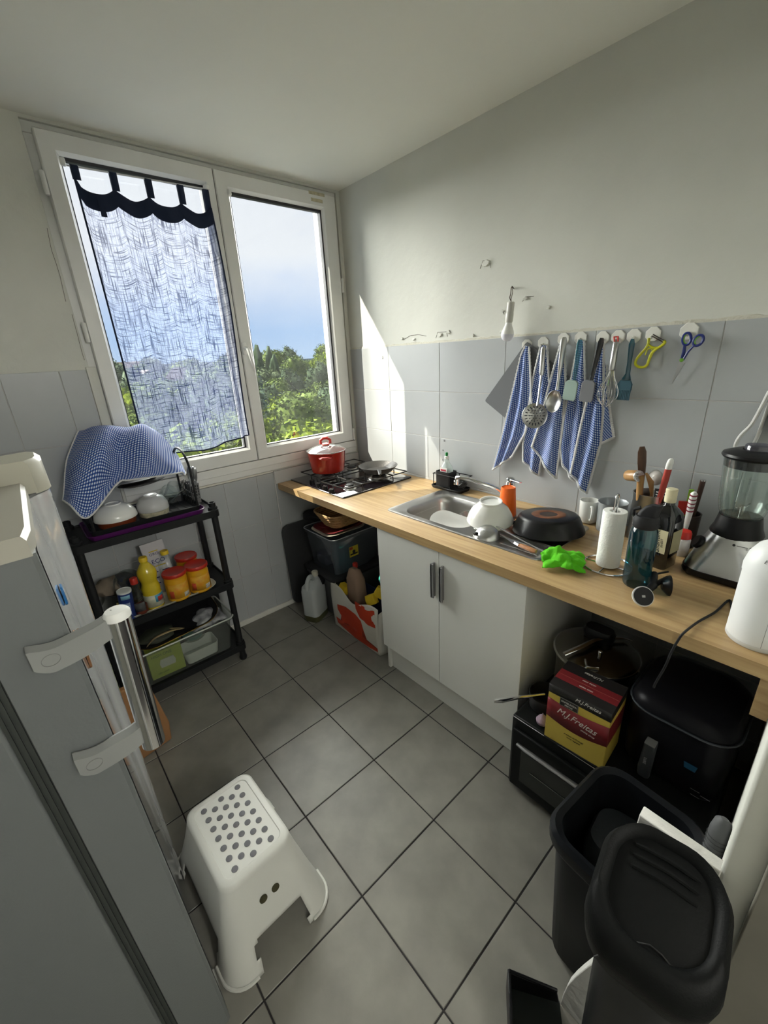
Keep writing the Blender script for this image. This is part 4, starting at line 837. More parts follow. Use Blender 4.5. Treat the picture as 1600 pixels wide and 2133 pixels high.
# ================================================================ HUNG ON THE TILES
HOOKW = M('hook_white', (.74, .73, .68), .4)
hooks = [(1098, 719), (1132, 714), (1174, 706), (1210, 704), (1256, 704), (1288, 702), (1321, 700), (1361, 696), (1436, 690)]
hl_lab = ['grey mat and first towel', 'slotted skimmer', 'serving spoon', 'pale green spatula', 'dark grey spatula', 'whisk', 'teal pastry brush', 'yellow peeler', 'blue scissors']
HK = []
for k, (u, v) in enumerate(hooks):
    p = at(u, v, 'x', -.001); r = .026 if k < 8 else .029
    t = thing('adhesive_hook', 'white octagonal adhesive hook holding the ' + hl_lab[k], 'hook', (0, p.y, p.z), 0, 'octagonal hooks on the tiled wall')
    fm = frame((0, 0, 0), (0, -1, 0), (0, 0, 1))
    oc8 = lambda rr, z: [(rr * math.cos(PI / 8 + q * PI / 4), rr * math.sin(PI / 8 + q * PI / 4), z) for q in range(8)]
    b = MB(); b.loft([oc8(r, .0005), oc8(r, .003), oc8(r - .0015, .0045)], mtx=fm); b.build('plate', HOOKW, t, ang=20)
    b = MB(); b.tube([(-.004, 0, -.004), (-.010, 0, -.008), (-.016, 0, -.013), (-.020, 0, -.012), (-.022, 0, -.004)], [.005, .0045, .004, .004, .003], 8); b.build('hook_arm', HOOKW, t)
    HK.append(Vector((-.017, p.y, p.z - .012)))
# ---- grey mat hung by one corner
mt = MB(); cs_ = [at(u, v, 'x', -.0075) for u, v in ((1098, 711), (1010, 835), (1118, 925), (1204, 800))]
c0 = cs_[0]; pts = []
for k in range(4):
    a, bq, c = cs_[(k - 1) % 4], cs_[k], cs_[(k + 1) % 4]
    for q in range(5):
        t_ = q / 4; e1 = bq + (a - bq).normalized() * .012; e2 = bq + (c - bq).normalized() * .012
        pts.append((1 - t_) ** 2 * e1 + 2 * t_ * (1 - t_) * bq + t_ * t_ * e2)
mt.loft([[(-.0065, p.y, p.z) for p in pts], [(-.0085, p.y, p.z) for p in pts]])
o = mt.build('cutting_mat', M('slate_mat', (.115, .120, .128), .6)); tag(o, 'thin grey square cutting mat hung diagonally behind the first towel', 'mat')
# ---- gingham towels; each given by its left and right outline down from the hook
GING = gingham(); LACE = M('lace_white', (.62, .62, .62), .95)
def lerp_poly(P, t):
    L = [0]
    for a, b_ in zip(P, P[1:]): L.append(L[-1] + (Vector(b_) - Vector(a)).length)
    s_ = t * L[-1]
    for k in range(len(P) - 1):
        if s_ <= L[k + 1] or k == len(P) - 2:
            q = (s_ - L[k]) / max(1e-6, L[k + 1] - L[k]); return Vector(P[k]).lerp(Vector(P[k + 1]), q)
def towel(name, label, left, right, depth, folds, amp, rotuv=.25, seed=0, nu=28, nv=36, lace=('left', 'bottom', 'right')):
    b = MB(); G = []
    ll = [at(u, v, 'x', -.02) for u, v in left]; rr_ = [at(u, v, 'x', -.02) for u, v in right]
    t = thing(name, label, 'towel', (-.02, ll[0].y, ll[-1].z), 0, 'blue gingham towels on wall hooks')
    for j in range(nv + 1):
        v = j / nv; a = lerp_poly([(p.y, p.z, 0) for p in ll], v); c = lerp_poly([(p.y, p.z, 0) for p in rr_], v); row = []
        for i in range(nu + 1):
            u = i / nu; y = a[0] + (c[0] - a[0]) * u; z = a[1] + (c[1] - a[1]) * u
            fold = math.sin(u * folds * 2 * PI + seed) * amp * min(1, v * 2.2 + .12)
            x = -depth - .5 * amp - fold * .9 - .006 * math.sin(PI * u)
            p = Vector((x, y, z)) - t.location; row.append(p); b.v.append(tuple(p))
            wd = math.hypot(c[0] - a[0], c[1] - a[1]); su, sv = (u - .5) * (wd * 1.1 + .02), v * .60
            b.uv[len(b.v) - 1] = (su * math.cos(rotuv) - sv * math.sin(rotuv), su * math.sin(rotuv) + sv * math.cos(rotuv))
        G.append(row)
    for j in range(nv):
        for i in range(nu):
            q = j * (nu + 1) + i; b.f.append((q, q + 1, q + nu + 2, q + nu + 1))
    b.build('cloth', GING, t, ang=180)
    path = []
    if 'left' in lace: path += [G[j][0] for j in range(0, nv + 1)]
    if 'bottom' in lace: path += [G[nv][i] for i in range(nu + 1)]
    if 'right' in lace: path += [G[j][nu] for j in range(nv, -1, -1)]
    # scalloped crochet edge
    pp = smoothpath(path, 3); lb = MB(); lb.tube([p + Vector((-.001, 0, 0)) for p in pp], [.0036 + .0026 * abs(math.sin(k * 1.05)) for k in range(len(pp))], 5); lb.build('lace_trim', LACE, t)
    return t
towel('gingham_towel', 'blue gingham towel with lace edge in front of the grey mat', [(1094, 720), (1085, 740), (1060, 850), (1040, 930), (1027, 978)], [(1102, 722), (1107, 800), (1109, 840), (1096, 900), (1068, 950)], .012, 2.2, .010, .1, .3)
towel('gingham_towel', 'blue gingham towel hanging behind the slotted skimmer', [(1126, 718), (1110, 790), (1098, 880), (1090, 925), (1090, 960)], [(1138, 720), (1142, 800), (1140, 880), (1130, 930), (1119, 992)], .010, 1.6, .008, -.2, 1.1)
towel('gingham_towel', 'blue gingham towel hanging behind the serving spoon', [(1171, 712), (1150, 790), (1128, 880), (1111, 930)], [(1178, 714), (1178, 800), (1172, 880), (1164, 950), (1158, 997)], .020, 1.3, .010, .3, 2.2)
towel('gingham_towel', 'blue gingham towel hanging behind the pale green spatula', [(1205, 708), (1190, 790), (1176, 870), (1168, 930), (1172, 965)], [(1216, 710), (1217, 800), (1214, 880), (1205, 950), (1195, 1002)], .012, 1.5, .009, .05, .5)
towel('gingham_towel', 'blue gingham towel with flared corner hanging beside the whisk', [(1258, 712), (1240, 780), (1215, 880), (1200, 950), (1192, 985)], [(1259, 714), (1258, 790), (1256, 860), (1252, 920), (1222, 1028)], .022, 1.4, .010, .2, 1.7)
towel('gingham_towel', 'short blue gingham towel end with lace hanging behind the whisk', [(1257, 760), (1252, 820), (1248, 880), (1248, 926)], [(1261, 760), (1264, 830), (1270, 875), (1276, 912)], .006, .8, .006, .35, .2)
# ---- utensils in front of the towels
def hung(name, lab, cat, k): return thing(name, lab, cat, tuple(HK[k]))
def R(t, u, v, x): return at(u, v, 'x', x) - t.location
t = hung('slotted_skimmer', 'steel slotted skimmer hanging from the second hook', 'skimmer', 1)
x = -.055; a0, a1, a2, a3 = R(t, 1132, 722, -.03), R(t, 1128, 782, -.045), R(t, 1122, 830, -.052), R(t, 1120, 845, -.055)
b = MB(); b.tube([a0, a0.lerp(a1, .1), a0.lerp(a1, .9), a1], [.006, .0105, .011, .008], 12); b.build('handle', STEEL, t)
b = MB(); b.tube([a1, a2, a3], [.0052, .0052, .007], 8); b.build('stem', STEEL, t)
c0 = R(t, 1114, 866, -.060); nrm = Vector((-.92, -.38, .12)).normalized(); fm = place(c0, c0 + nrm) @ Matrix.Diagonal((1.36, 1.36, 1.36, 1))
b = MB(); b.lathe([(.0395, .004), (.038, .0), (.03, -.004), (.0, -.006)], 40, cap0=False, cap1=False, mtx=fm); dk = b.build('disc', STEEL, t, solid=.0015)
b = MB(); hole = []
for ring, n_h in ((.0, 1), (.009, 6), (.0175, 12)):
    for q in range(n_h): hole.append((ring * math.cos(q * 2 * PI / n_h), ring * math.sin(q * 2 * PI / n_h), .0016, 0))
for (hx, hy, hr, _) in hole: b.lathe([(hr, -.0048 + .0025 * (math.hypot(hx, hy) / .018) ** 2), (hr, -.0036 + .0025 * (math.hypot(hx, hy) / .018) ** 2)], 8, (hx, hy, 0), mtx=fm)
for q in range(18):
    a = q * 2 * PI / 18; b.loft([[(math.cos(a) * r - math.sin(a) * s, math.sin(a) * r + math.cos(a) * s, z) for r, s in ((.024, -.0013), (.032, -.0013), (.032, .0013), (.024, .0013))] for z in (-.0035, -.0005)], mtx=fm)
b.build('perforations', M('hole_dark', (.03, .035, .06), .8), dk)
t = hung('serving_spoon', 'long steel serving spoon hanging from the third hook', 'spoon', 2)
a0, a1 = R(t, 1176, 702, -.03), R(t, 1161, 812, -.05); b = MB(); b.tube([a0, a0.lerp(a1, .05), a0.lerp(a1, .5), a0.lerp(a1, .8), a1], [.007, .0125, .010, .006, .0075], 10, flat=.55); b.build('handle', STEEL, t)
c0 = R(t, 1154, 836, -.055); ax = (R(t, 1150, 858, -.055) - R(t, 1160, 812, -.055)).normalized(); nr = Vector((-1, 0, 0)); fm = frame(c0, ax.cross(nr), ax) @ Matrix.Diagonal((1.4, 1.28, 1.3, 1))
b = MB(); b.loft([[(.0245 * s * math.cos(q * 2 * PI / 28), .036 * s * math.sin(q * 2 * PI / 28), z) for q in range(28)] for s, z in ((1, .004), (.95, .001), (.7, -.005), (.3, -.008), (.02, -.0085))], False, True, mtx=fm); b.build('bowl', STEEL, t, solid=.0015)
def spat(name, lab, k, top, neck, h0, h1, col, hcol, x, wid, clear=False):
    t = hung(name, lab, 'spatula', k); a0, a1 = R(t, *top, x + .02), R(t, *neck, x)
    b = MB(); b.tube([a0, a0.lerp(a1, .1), a0.lerp(a1, .6), a1], [.007, .0115, .009, .007], 10, flat=.6); b.build('handle', hcol, t)
    p0, p1 = R(t, *h0, x), R(t, *h1, x); ax = (p1 - p0).normalized(); sd = ax.cross(Vector((1, 0, 0))).normalized(); L = (p1 - p0).length
    b = MB(); b.loft([[tuple(p0 + ax * L * s + sd * wid * w * q + Vector((tt * .0045 * (1.2 - s * .7), 0, 0))) for q, tt in ((-1, -1), (1, -1), (1, 1), (-1, 1))] for s, w in ((0, .55), (.12, .95), (.5, 1.0), (.9, 1.02), (1, .85))]); b.build('head', col, t, bevel=.002)
spat('silicone_spatula', 'pale green silicone spatula with clear handle on the fourth hook', 3, (1209, 708), (1196, 792), (1193, 792), (1184, 834), M('sage_silicone', (.30, .40, .36), .6), clearmat('aqua_acrylic', (.35, .62, .68), .25, haze=.12, hazecol=(.1, .35, .4)), -.055, .0275)
spat('silicone_spatula', 'dark grey silicone spatula with black handle on the fifth hook', 4, (1254, 704), (1232, 792), (1228, 792), (1219, 837), M('slate_silicone', (.16, .165, .18), .6), M('smoke_handle', (.02, .02, .022), .15), -.058, .0275)
t = hung('balloon_whisk', 'steel balloon whisk with red ring hanging from sixth hook', 'whisk', 5)
a0, a1 = R(t, 1284, 712, -.035), R(t, 1274, 772, -.05)
b = MB(); b.tube([a0, a0.lerp(a1, .05), a0.lerp(a1, .95), a1], [.008, .0115, .0115, .008], 14); b.build('handle', STEEL, t)
b = MB(); e0 = R(t, 1283, 704, -.03); b.tube([a0 + Vector((0, .006, 0)), e0 + Vector((0, .007, .004)), e0 + Vector((0, -.007, .004)), a0 + Vector((0, -.006, 0))], .0035, 8, closed=True); b.build('hanging_ring', M('red_plastic', (.55, .025, .015), .45), t)
ax = (R(t, 1261, 848, -.055) - a1); L = ax.length; ax.normalize(); sx = ax.cross(Vector((1, 0, 0))).normalized(); sy = sx.cross(ax)
for q in range(6):
    an = q * PI / 6; dv = sx * math.cos(an) + sy * math.sin(an); pts = []
    for s_ in range(-12, 13):
        f = 1 - abs(s_) / 12; rad = .026 * math.sin(PI * min(1, f ** .75) * .5 + 0) if f < .99 else 0
        w = math.sin(PI * min(1.0, .04 + (f ** 1.25) * .96)) ; pts.append(a1 + ax * L * (f ** .8 if f < 1 else 1) + dv * (1 if s_ >= 0 else -1) * (.005 + .032 * w if f < .999 else 0))
    b = MB(); b.tube(pts, .0012, 5); b.build('wire', CHROME, t)
t = hung('pastry_brush', 'teal silicone pastry brush with clear handle on seventh hook', 'brush', 6)
TEAL = M('teal_silicone', (.045, .115, .16), .55); a0, a1, a2, a3 = R(t, 1318, 706, -.03), R(t, 1308, 778, -.03), R(t, 1302, 800, -.03), R(t, 1296, 832, -.03)
b = MB(); b.tube([a0, a0.lerp(a1, .15), a0.lerp(a1, .7), a1, a1.lerp(a2, .6)], [.006, .011, .008, .009, .018], 10, flat=.5); b.build('handle', clearmat('teal_acrylic', (.2, .42, .5), .25, haze=.25, hazecol=(.04, .18, .24)), t)
ax = (a3 - a2).normalized(); sd = ax.cross(Vector((1, 0, 0))).normalized(); L = (a3 - a2).length
b = MB(); b.loft([[tuple(a2 + ax * s + sd * w * q + Vector((tt * .006, 0, 0))) for q, tt in ((-1, -1), (1, -1), (1, 1), (-1, 1))] for s, w in ((-.014, .017), (0, .025), (L * .4, .025))]); b.build('ferrule', TEAL, t, bevel=.001)
for q in range(9):
    for tt in (-1, 1):
        w = -1 + q / 4; p = a2 + ax * L * .38 + sd * .022 * w + Vector((tt * .003, 0, 0)); b = MB(); b.tube([p, p + ax * L * .66], [.0022, .0017], 5); b.build('bristle', TEAL, t)
t = hung('vegetable_peeler', 'yellow plastic peeler with steel blade hanging from eighth hook', 'peeler', 7)
YEL = M('yellow_plastic', (.50, .50, .012), .45)
loop = [(1352, 704), (1350, 716), (1345, 726), (1334, 738), (1325, 750), (1324, 759), (1330, 764), (1340, 765), (1348, 760), (1352, 750), (1357, 737), (1366, 728), (1376, 722), (1385, 714), (1383, 710)]
b = MB(); b.tube(smoothpath([R(t, u, v, -.022) for u, v in loop], 4), .0048, 8); b.tube(smoothpath([R(t, u, v, -.022) for u, v in ((1350, 716), (1355, 721), (1362, 724), (1372, 724))], 3), .0035, 8); b.tube(smoothpath([R(t, u, v, -.022) for u, v in ((1344, 740), (1349, 728), (1357, 726), (1360, 732), (1356, 744))], 3), .0028, 6); b.build('frame', YEL, t)
p0, p1 = R(t, 1359, 698, -.022), R(t, 1386, 713, -.022); ax = (p1 - p0).normalized(); sd = ax.cross(Vector((1, 0, 0)))
for s_ in (-1, 1):
    b = MB(); b.tube([p0 + sd * .003 * s_, p1 + sd * .003 * s_], .0018, 6); b.build('blade', M('dark_steel', (.12, .10, .10), .3, 1.0), t)
t = hung('scissors', 'blue scissors with green grips hanging from the ninth hook', 'scissors', 8)
NAVY = M('navy_plastic', (.012, .025, .17), .4); LIME = M('lime_grip', (.18, .42, .04), .5)
def ringp(cu, cv, ru, rv, rot, x): return [R(t, cu + ru * math.cos(a) * math.cos(rot) - rv * math.sin(a) * math.sin(rot), cv + ru * math.cos(a) * math.sin(rot) + rv * math.sin(a) * math.cos(rot), x) for a in [q * 2 * PI / 20 for q in range(20)]]
for (cu, cv, ru, rv, rot, nx) in ((1431, 706, 8.5, 13, .25, -.026), (1455, 709, 8.5, 13, .75, -.030)):
    b = MB(); b.tube(ringp(cu, cv, ru, rv, rot, nx), .0042, 8, closed=True); o = b.build('finger_loop', NAVY, t)
    b = MB(); b.tube(ringp(cu, cv, ru * .72, rv * .76, rot, nx - .001)[4:14], .0025, 6); b.build('grip_insert', LIME, o)
for pts in (((1427, 719), (1425, 732), (1421, 748)), ((1446, 720), (1434, 732), (1423, 750))):
    b = MB(); b.tube([R(t, u, v, -.027) for u, v in pts], [.005, .006, .006], 8, flat=.6); b.build('handle', NAVY, t)
b = MB(); b.lathe([(.0065, 0), (.006, .004), (0, .005)], 16, cap1=False, mtx=place(R(t, 1420, 750, -.03), R(t, 1420, 750, -.05))); b.build('pivot', LIME, t)
p0, p1, p2 = R(t, 1415, 753, -.028), R(t, 1426, 757, -.028), R(t, 1398, 800, -.020)
b = MB(); b.loft([[tuple(p0), tuple(p1), tuple(p1 + Vector((.002, 0, 0))), tuple(p0 + Vector((.002, 0, 0)))], [tuple(p2), tuple(p2 + Vector((0, -.001, 0))), tuple(p2 + Vector((.002, -.001, 0))), tuple(p2 + Vector((.002, 0, 0)))]]); b.build('blade', STEEL, t, smooth=False)
p0, p1 = R(t, 1420, 756, -.024), R(t, 1428, 755, -.024)
b = MB(); b.loft([[tuple(p0), tuple(p1), tuple(p1 + Vector((.002, 0, 0))), tuple(p0 + Vector((.002, 0, 0)))], [tuple(p2 + Vector((.003, -.001, 0))), tuple(p2 + Vector((.003, -.003, .002))), tuple(p2 + Vector((.005, -.003, .002))), tuple(p2 + Vector((.005, -.001, 0)))]]); b.build('blade', STEEL, t, smooth=False)
# ---- bare bulb hanging from the wall
t = thing('bare_bulb', 'bare white light bulb in a socket hanging from wall wire', 'lamp', tuple(at(1068, 600, 'x', 0)))
a0, a1 = R(t, 1065, 628, -.05), R(t, 1060, 672, -.05)
b = MB(); b.tube(smoothpath([Vector((.006, 0, 0)), Vector((-.01, 0, .002)), R(t, 1064, 612, -.03), R(t, 1062, 620, -.045), a0], 4), .002, 6); b.tube(smoothpath([Vector((.006, -.004, -.004)), Vector((-.012, -.004, .006)), R(t, 1068, 608, -.03), R(t, 1065, 622, -.045), a0], 4), .0015, 6); b.build('wire', M('brown_wire', (.05, .025, .012), .6), t)
b = MB(); L = (a1 - a0).length; b.lathe([(.012, 0), (.0155, .004), (.0155, L * .55), (.0165, L * .57), (.0165, L * .92), (.0145, L)], 24, mtx=place(a0, a1)); b.build('socket', M('socket_grey', (.55, .54, .50), .4), t)
b = MB(); b.lathe([(.0135, 0), (.0155, .012), (.022, .026), (.0265, .037), (.028, .046)], 28, cap1=False, mtx=place(a1, a1 + (a1 - a0))); b.build('bulb_collar', WHITE, t)
b = MB(); b.lathe([(.028, .046), (.027, .056), (.022, .067), (.013, .0745), (0, .077)], 28, cap0=False, cap1=False, mtx=place(a1, a1 + (a1 - a0))); b.build('bulb_dome', M('bulb_milk', (.72, .72, .80), .3), t)
# ================================================================ FRIDGE (front tilted slightly back)
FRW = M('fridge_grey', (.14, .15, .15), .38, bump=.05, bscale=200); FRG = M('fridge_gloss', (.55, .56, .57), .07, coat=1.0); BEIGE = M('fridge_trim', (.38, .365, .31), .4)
fr = thing('refrigerator', 'tall pale grey refrigerator with side-mounted chrome handle', 'refrigerator', (-2.08, -1.39, 0)); fr.rotation_euler = (0, math.radians(-1.5), 0)
fo = Vector(fr.location)
def F(x, y, z): return (x - fo.x, y - fo.y, z)
YN, YF = -1.650, -1.130; XD0, XD1 = -1.880, -1.792
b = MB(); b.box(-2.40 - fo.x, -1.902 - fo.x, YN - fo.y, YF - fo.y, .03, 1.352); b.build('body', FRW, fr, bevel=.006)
b = MB(); b.box(-2.38 - fo.x, -1.92 - fo.x, YN + .02 - fo.y, YF - .02 - fo.y, .0, .03); b.build('plinth', BLACKM, fr)
b = MB()
for k in range(3): b.box(-1.902 + k * .0075 - fo.x, -1.8975 + k * .0075 - fo.x, YN + .004 - fo.y, YF - .004 - fo.y, .04, 1.345)
b.box(-1.903 - fo.x, -1.879 - fo.x, YN + .008 - fo.y, YF - .008 - fo.y, .04, 1.34); b.build('gasket', M('fridge_gasket', (.035, .04, .036), .6), fr, smooth=False)
def bow(y, z=.7):
    t_ = (y - YN) / (YF - YN); s_ = min(1, max(0, (t_ - .70) / .12)); s_ = s_ * s_ * (3 - 2 * s_)
    return .012 * t_ + s_ * (.003 + .036 * z / 1.4)
ys = [YN + (YF - YN) * k / 24 for k in range(25)]
def prof(z): return [(XD0, YN), (XD1 - .006, YN), (XD1, YN + .004)] + [(XD1 + bow(y, z), y) for y in ys[1:-2]] + [(XD1 + bow(YF, z) - .003, YF - .014), (XD1 + bow(YF, z) - .012, YF - .003), (XD1, YF), (XD0, YF)]
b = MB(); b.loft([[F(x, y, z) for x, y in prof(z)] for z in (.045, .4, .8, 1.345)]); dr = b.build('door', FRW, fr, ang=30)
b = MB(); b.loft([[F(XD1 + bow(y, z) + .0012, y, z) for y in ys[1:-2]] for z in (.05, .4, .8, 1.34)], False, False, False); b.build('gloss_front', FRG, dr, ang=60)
# top trims: near lower cap, far raised cap
b = MB(); pr = [(XD0 - .004, YN - .002), (XD1 - .004, YN - .002)] + [(XD1 + .012 * (y - YN) / (YF - YN) + .002, y) for y in ys[2:18:3]] + [(XD0 - .004, ys[17])]
b.loft([[F(x, y, z) for x, y in pr] for z in (1.343, 1.366)] + [[F(-1.84 + (x + 1.84) * .9, y, 1.374) for x, y in pr]]); b.build('top_trim', BEIGE, fr, ang=30)
b = MB(); pr2 = [(XD0 + .045, ys[18])] + [(XD1 + bow(y, 1.4) + .003, y) for y in ys[18:-1]] + [(XD1 + bow(YF, 1.4) - .012, YF), (XD0 + .045, YF)]
b.loft([[F(x, y, z) for x, y in pr2] for z in (1.343, 1.402)] + [[F(-1.80 + (x + 1.80) * .85, y, 1.412) for x, y in pr2]]); b.build('hinge_cover', M('fridge_cream', (.42, .405, .33), .4), fr, ang=30)
b = MB(); b.box(-1.99 - fo.x, -1.868 - fo.x, ys[17] - fo.y, YF - fo.y, 1.366, 1.405); b.build('rear_cover', BEIGE, fr, bevel=.005)
b = MB(); b.box(-2.40 - fo.x, -1.905 - fo.x, YN - fo.y - .001, YF - fo.y, 1.352, 1.366); b.build('top_panel', BEIGE, fr, bevel=.004)
b = MB(); b.lathe([(.014, 0), (.014, .003), (.01, .004)], 20, F(-1.852, YN + .06, 1.374)); b.build('trim_screw', M('trim_grey', (.2, .2, .2), .5), fr)
# handle: two curved brackets with a chrome bar between
def FP(u, v, y): # pixel to fridge-local
    p = at(u, v, 'y', y); return fr_inv @ p
bpy.context.view_layer.update(); fr_inv = fr.matrix_world.inverted()
BRK = M('bracket_grey', (.25, .255, .25), .4)
brs = []
for dv, pts in ((0, ((60, 1372), (105, 1368), (165, 1340), (212, 1312), (240, 1292))), (1, ((158, 1590), (195, 1583), (245, 1555), (280, 1532), (303, 1512)))):
    L = [FP(u, v, YN - .012) for u, v in pts]; b = MB(); hh = .020
    b.loft([[(p.x, p.y - .010, p.z - hh * s), (p.x, p.y - .010, p.z + hh * s * .8), (p.x, p.y + .004, p.z + hh * s), (p.x, p.y + .012, p.z + hh * s * .8), (p.x, p.y + .012, p.z - hh * s)] for p, s in zip(smoothpath(L, 4), [.85, .95, 1, 1.05, 1.05, 1, 1, 1, 1, .98, .95, .92, .9, .9, .9, .9, .9])]); br = b.build('handle_bracket', BRK, fr, ang=35); brs.append(br)
    c = L[1]; b = MB(); b.tube([(c.x + .011 * math.cos(a), c.y - .0105, c.z + .009 * math.sin(a)) for a in [q * 2 * PI / 24 for q in range(24)]], .0005, 4, closed=True); b.build('screw_cover', M('trim_grey', (.2, .2, .2), .5), br)
h0, h1 = FP(240, 1290, YN - .012), FP(314, 1545, YN - .012)
b = MB(); b.tube([h0 + Vector((.004, 0, .004)), h0.lerp(h1, .5) + Vector((.004, 0, 0)), h1 + Vector((.004, 0, -.004))], .018, 20); b.build('handle_bar', CHROME, fr)
b = MB(); b.lathe([(.019, 0), (.019, .008), (.015, .013), (0, .014)], 20, tuple(h0 + Vector((.004, 0, .002))), cap1=False); b.build('bar_end_cap', WHITE, fr)
# magnets on the glossy front
for (y, z, h, col, lab, nm) in ((-1.49, 1.215, .035, (.01, .12, .32), 'round blue magnet on the fridge door front', 'fridge_magnet'), (-1.52, 1.115, .075, (.20, .09, .035), 'tall brown wooden magnet on the fridge door front', 'fridge_magnet')):
    t = thing(nm, lab, 'magnet', (XD1 + bow(y, z) + .002 - z * .0262, y, z))
    b = MB(); b.loft([rrect(.03, h, .008, 0), rrect(.03, h, .008, .003), rrect(.026, h - .004, .007, .004)], mtx=frame((0, 0, 0), (0, 1, 0), (0, 0, 1))); b.build('plate', M(lab[:12].replace(' ', '_'), col, .5), t)
    b = MB(); b.box(.0038, .0046, -.008, .008, -h * .25, h * .25); b.build('picture', M('magnet_print', (.45, .42, .36), .6), t)
# ================================================================ STEP STOOL
ST = thing('step_stool', 'white plastic step stool with grey grip dots beside the fridge', 'stool', (-1.618, -1.362, 0), math.radians(1.5))
STW = M('stool_white', (.58, .58, .54), .42); nU = 120
def per(w, d, r, z, off=0.0):
    base = rrect(w, d, r, z, 8); n = len(base); L = [0]
    for k in range(n): L.append(L[-1] + (Vector(base[(k + 1) % n]) - Vector(base[k])).length)
    o = []
    for q in range(nU):
        s_ = q / nU * L[-1]
        for k in range(n):
            if s_ <= L[k + 1]: o.append(tuple(Vector(base[k]).lerp(Vector(base[(k + 1) % n]), (s_ - L[k]) / max(1e-9, L[k + 1] - L[k])))); break
    return o
H = .252; nz = 26
def sec(t_): # t 0 bottom .. 1 top
    f = 1 - t_; return per(.212 + .120 * f ** 1.15, .300 + .180 * f ** 1.15, .035 + .03 * f, H * t_)
S = [sec(k / nz) for k in range(nz + 1)]; b = MB(); b.v = [p for l in S for p in l]
def keep(q, k):
    pz = (S[k][q][2] + S[k + 1][q][2]) / 2; qx = (S[k][q][0] + S[k][(q + 1) % nU][0]) / 2; qy = (S[k][q][1] + S[k][(q + 1) % nU][1]) / 2
    w, d = .212 + .120 * (1 - pz / H) ** 1.15, .300 + .180 * (1 - pz / H) ** 1.15
    if abs(qy) > d / 2 - .012 and abs(qx) < .078 - .25 * max(0, pz - .06) and pz < .088: return False
    if abs(qx) > w / 2 - .012 and abs(qy) < .135 - .25 * max(0, pz - .06) and pz < .088: return False
    return True
for k in range(nz):
    for q in range(nU):
        if keep(q, k): b.f.append((k * nU + q, k * nU + (q + 1) % nU, (k + 1) * nU + (q + 1) % nU, (k + 1) * nU + q))
o_ = len(b.v); R1 = per(.200, .288, .03, H + .004); R2 = per(.176, .262, .024, H + .005); R3 = per(.172, .258, .022, H + .0025)
for l in (R1, R2, R3): b.v += l
tops = [nz * nU, o_, o_ + nU, o_ + 2 * nU]
for a_, c_ in zip(tops, tops[1:]):
    for q in range(nU): b.f.append((a_ + q, a_ + (q + 1) % nU, c_ + (q + 1) % nU, c_ + q))
b.f.append(tuple(o_ + 2 * nU + q for q in range(nU)))
b.build('shell', STW, ST, solid=.004, ang=50)
for sx in (-1, 1):
    for sy in (-1, 1):
        pts = [p for p in S[0] if p[0] * sx > 0 and p[1] * sy > 0 and (abs(p[0]) > .078 or abs(p[1]) < .20) and (abs(p[1]) > .135 or abs(p[0]) < .12)]
        pts.sort(key=lambda p: math.atan2(p[1] * sy, p[0] * sx)); rim = MB(); rim.tube([(p[0] * 1.01, p[1] * 1.01, .005) for p in pts], .005, 6); rim.build('foot_rim', STW, ST)
DOT = M('grip_grey', (.13, .13, .14), .7); dm = None; kd = 0
for r_ in range(13):
    n_d = 3 if r_ % 2 == 0 else 2
    for c_ in range(n_d):
        x = (c_ - (n_d - 1) / 2) * .056; y = -.112 + r_ * .0187
        if dm is None:
            d0 = MB(); d0.lathe([(.0092, 0), (.0092, .0010), (.0075, .0016), (0, .0018)], 16, cap1=False); dm = d0.build('grip_dot', DOT, ST); dm.location = (x, y, H + .0045)
        else: link_copy(dm, 'grip_dot', ST, (x, y, H + .0045))
for x in (-.019, .019):
    y = -(.15 + .09 * (1 - .165 / H) ** 1.15) - .0035; b = MB(); b.lathe([(.0115, -.001), (.0115, .0012), (.0100, .0012)], 20, mtx=Matrix.Translation((x, y, .165)) @ Matrix.Rotation(PI / 2 - .22, 4, 'X')); b.build('grip_hole', M('hole_brown', (.05, .045, .02), .9), ST)
# ================================================================ BROWN PAPER BAG beside the fridge
kb = MB(); KR = M('kraft_paper', (.34, .17, .07), .85, bump=.35, bscale=25)
A = at(358, 1538, 'z', .0); B = at(330, 1430, 'z', .22)
kb.loft([[(x, y, z) for x, y, z in ((-1.775, -.625, 0), (-1.64, -.60, 0), (-1.645, -.50, 0), (-1.78, -.50, 0))], [(-1.775, -.63, .10), (-1.632, -.61, .10), (-1.64, -.495, .1), (-1.78, -.495, .1)], [(-1.775, -.615, .2), (-1.645, -.595, .2), (-1.65, -.51, .2), (-1.78, -.51, .2)], [(-1.78, -.58, .34), (-1.665, -.57, .33), (-1.665, -.545, .33), (-1.78, -.545, .34)]])
o = kb.build('paper_bag', KR, bevel=.006, ang=40); tag(o, 'brown kraft paper bag standing behind the fridge door', 'bag')
# ================================================================ BLACK PLASTIC SHELF CART
ca = thing('shelf_cart', 'black plastic three-tier shelf trolley under the window', 'trolley', (-1.452, -.185, 0)); co = Vector(ca.location)
CB = M('cart_black', (.012, .013, .014), .45)
PX0, PX1, PY0, PY1 = -1.735, -1.168, -.312, -.048
for px in (PX0, PX1):
    for py in (PY0, PY1):
        b = MB(); b.lathe([(.016, .06), (.016, .875), (.013, .90)], 16, (px - co.x, py - co.y, 0)); pst = b.build('post', CB, ca)
        b = MB(); b.lathe([(.0165, .915), (.0165, .945), (.013, .947), (.013, .935), (0, .935)], 16, (px - co.x, py - co.y, 0), cap1=False); b.build('post_cap', CB, pst)
        b = MB(); b.lathe([(.010, .0), (.019, .006), (.021, .02), (.016, .035), (.016, .065)], 16, (px - co.x, py - co.y, 0)); b.build('foot', CB, ca)
SHZ = (.905, .497, .105)
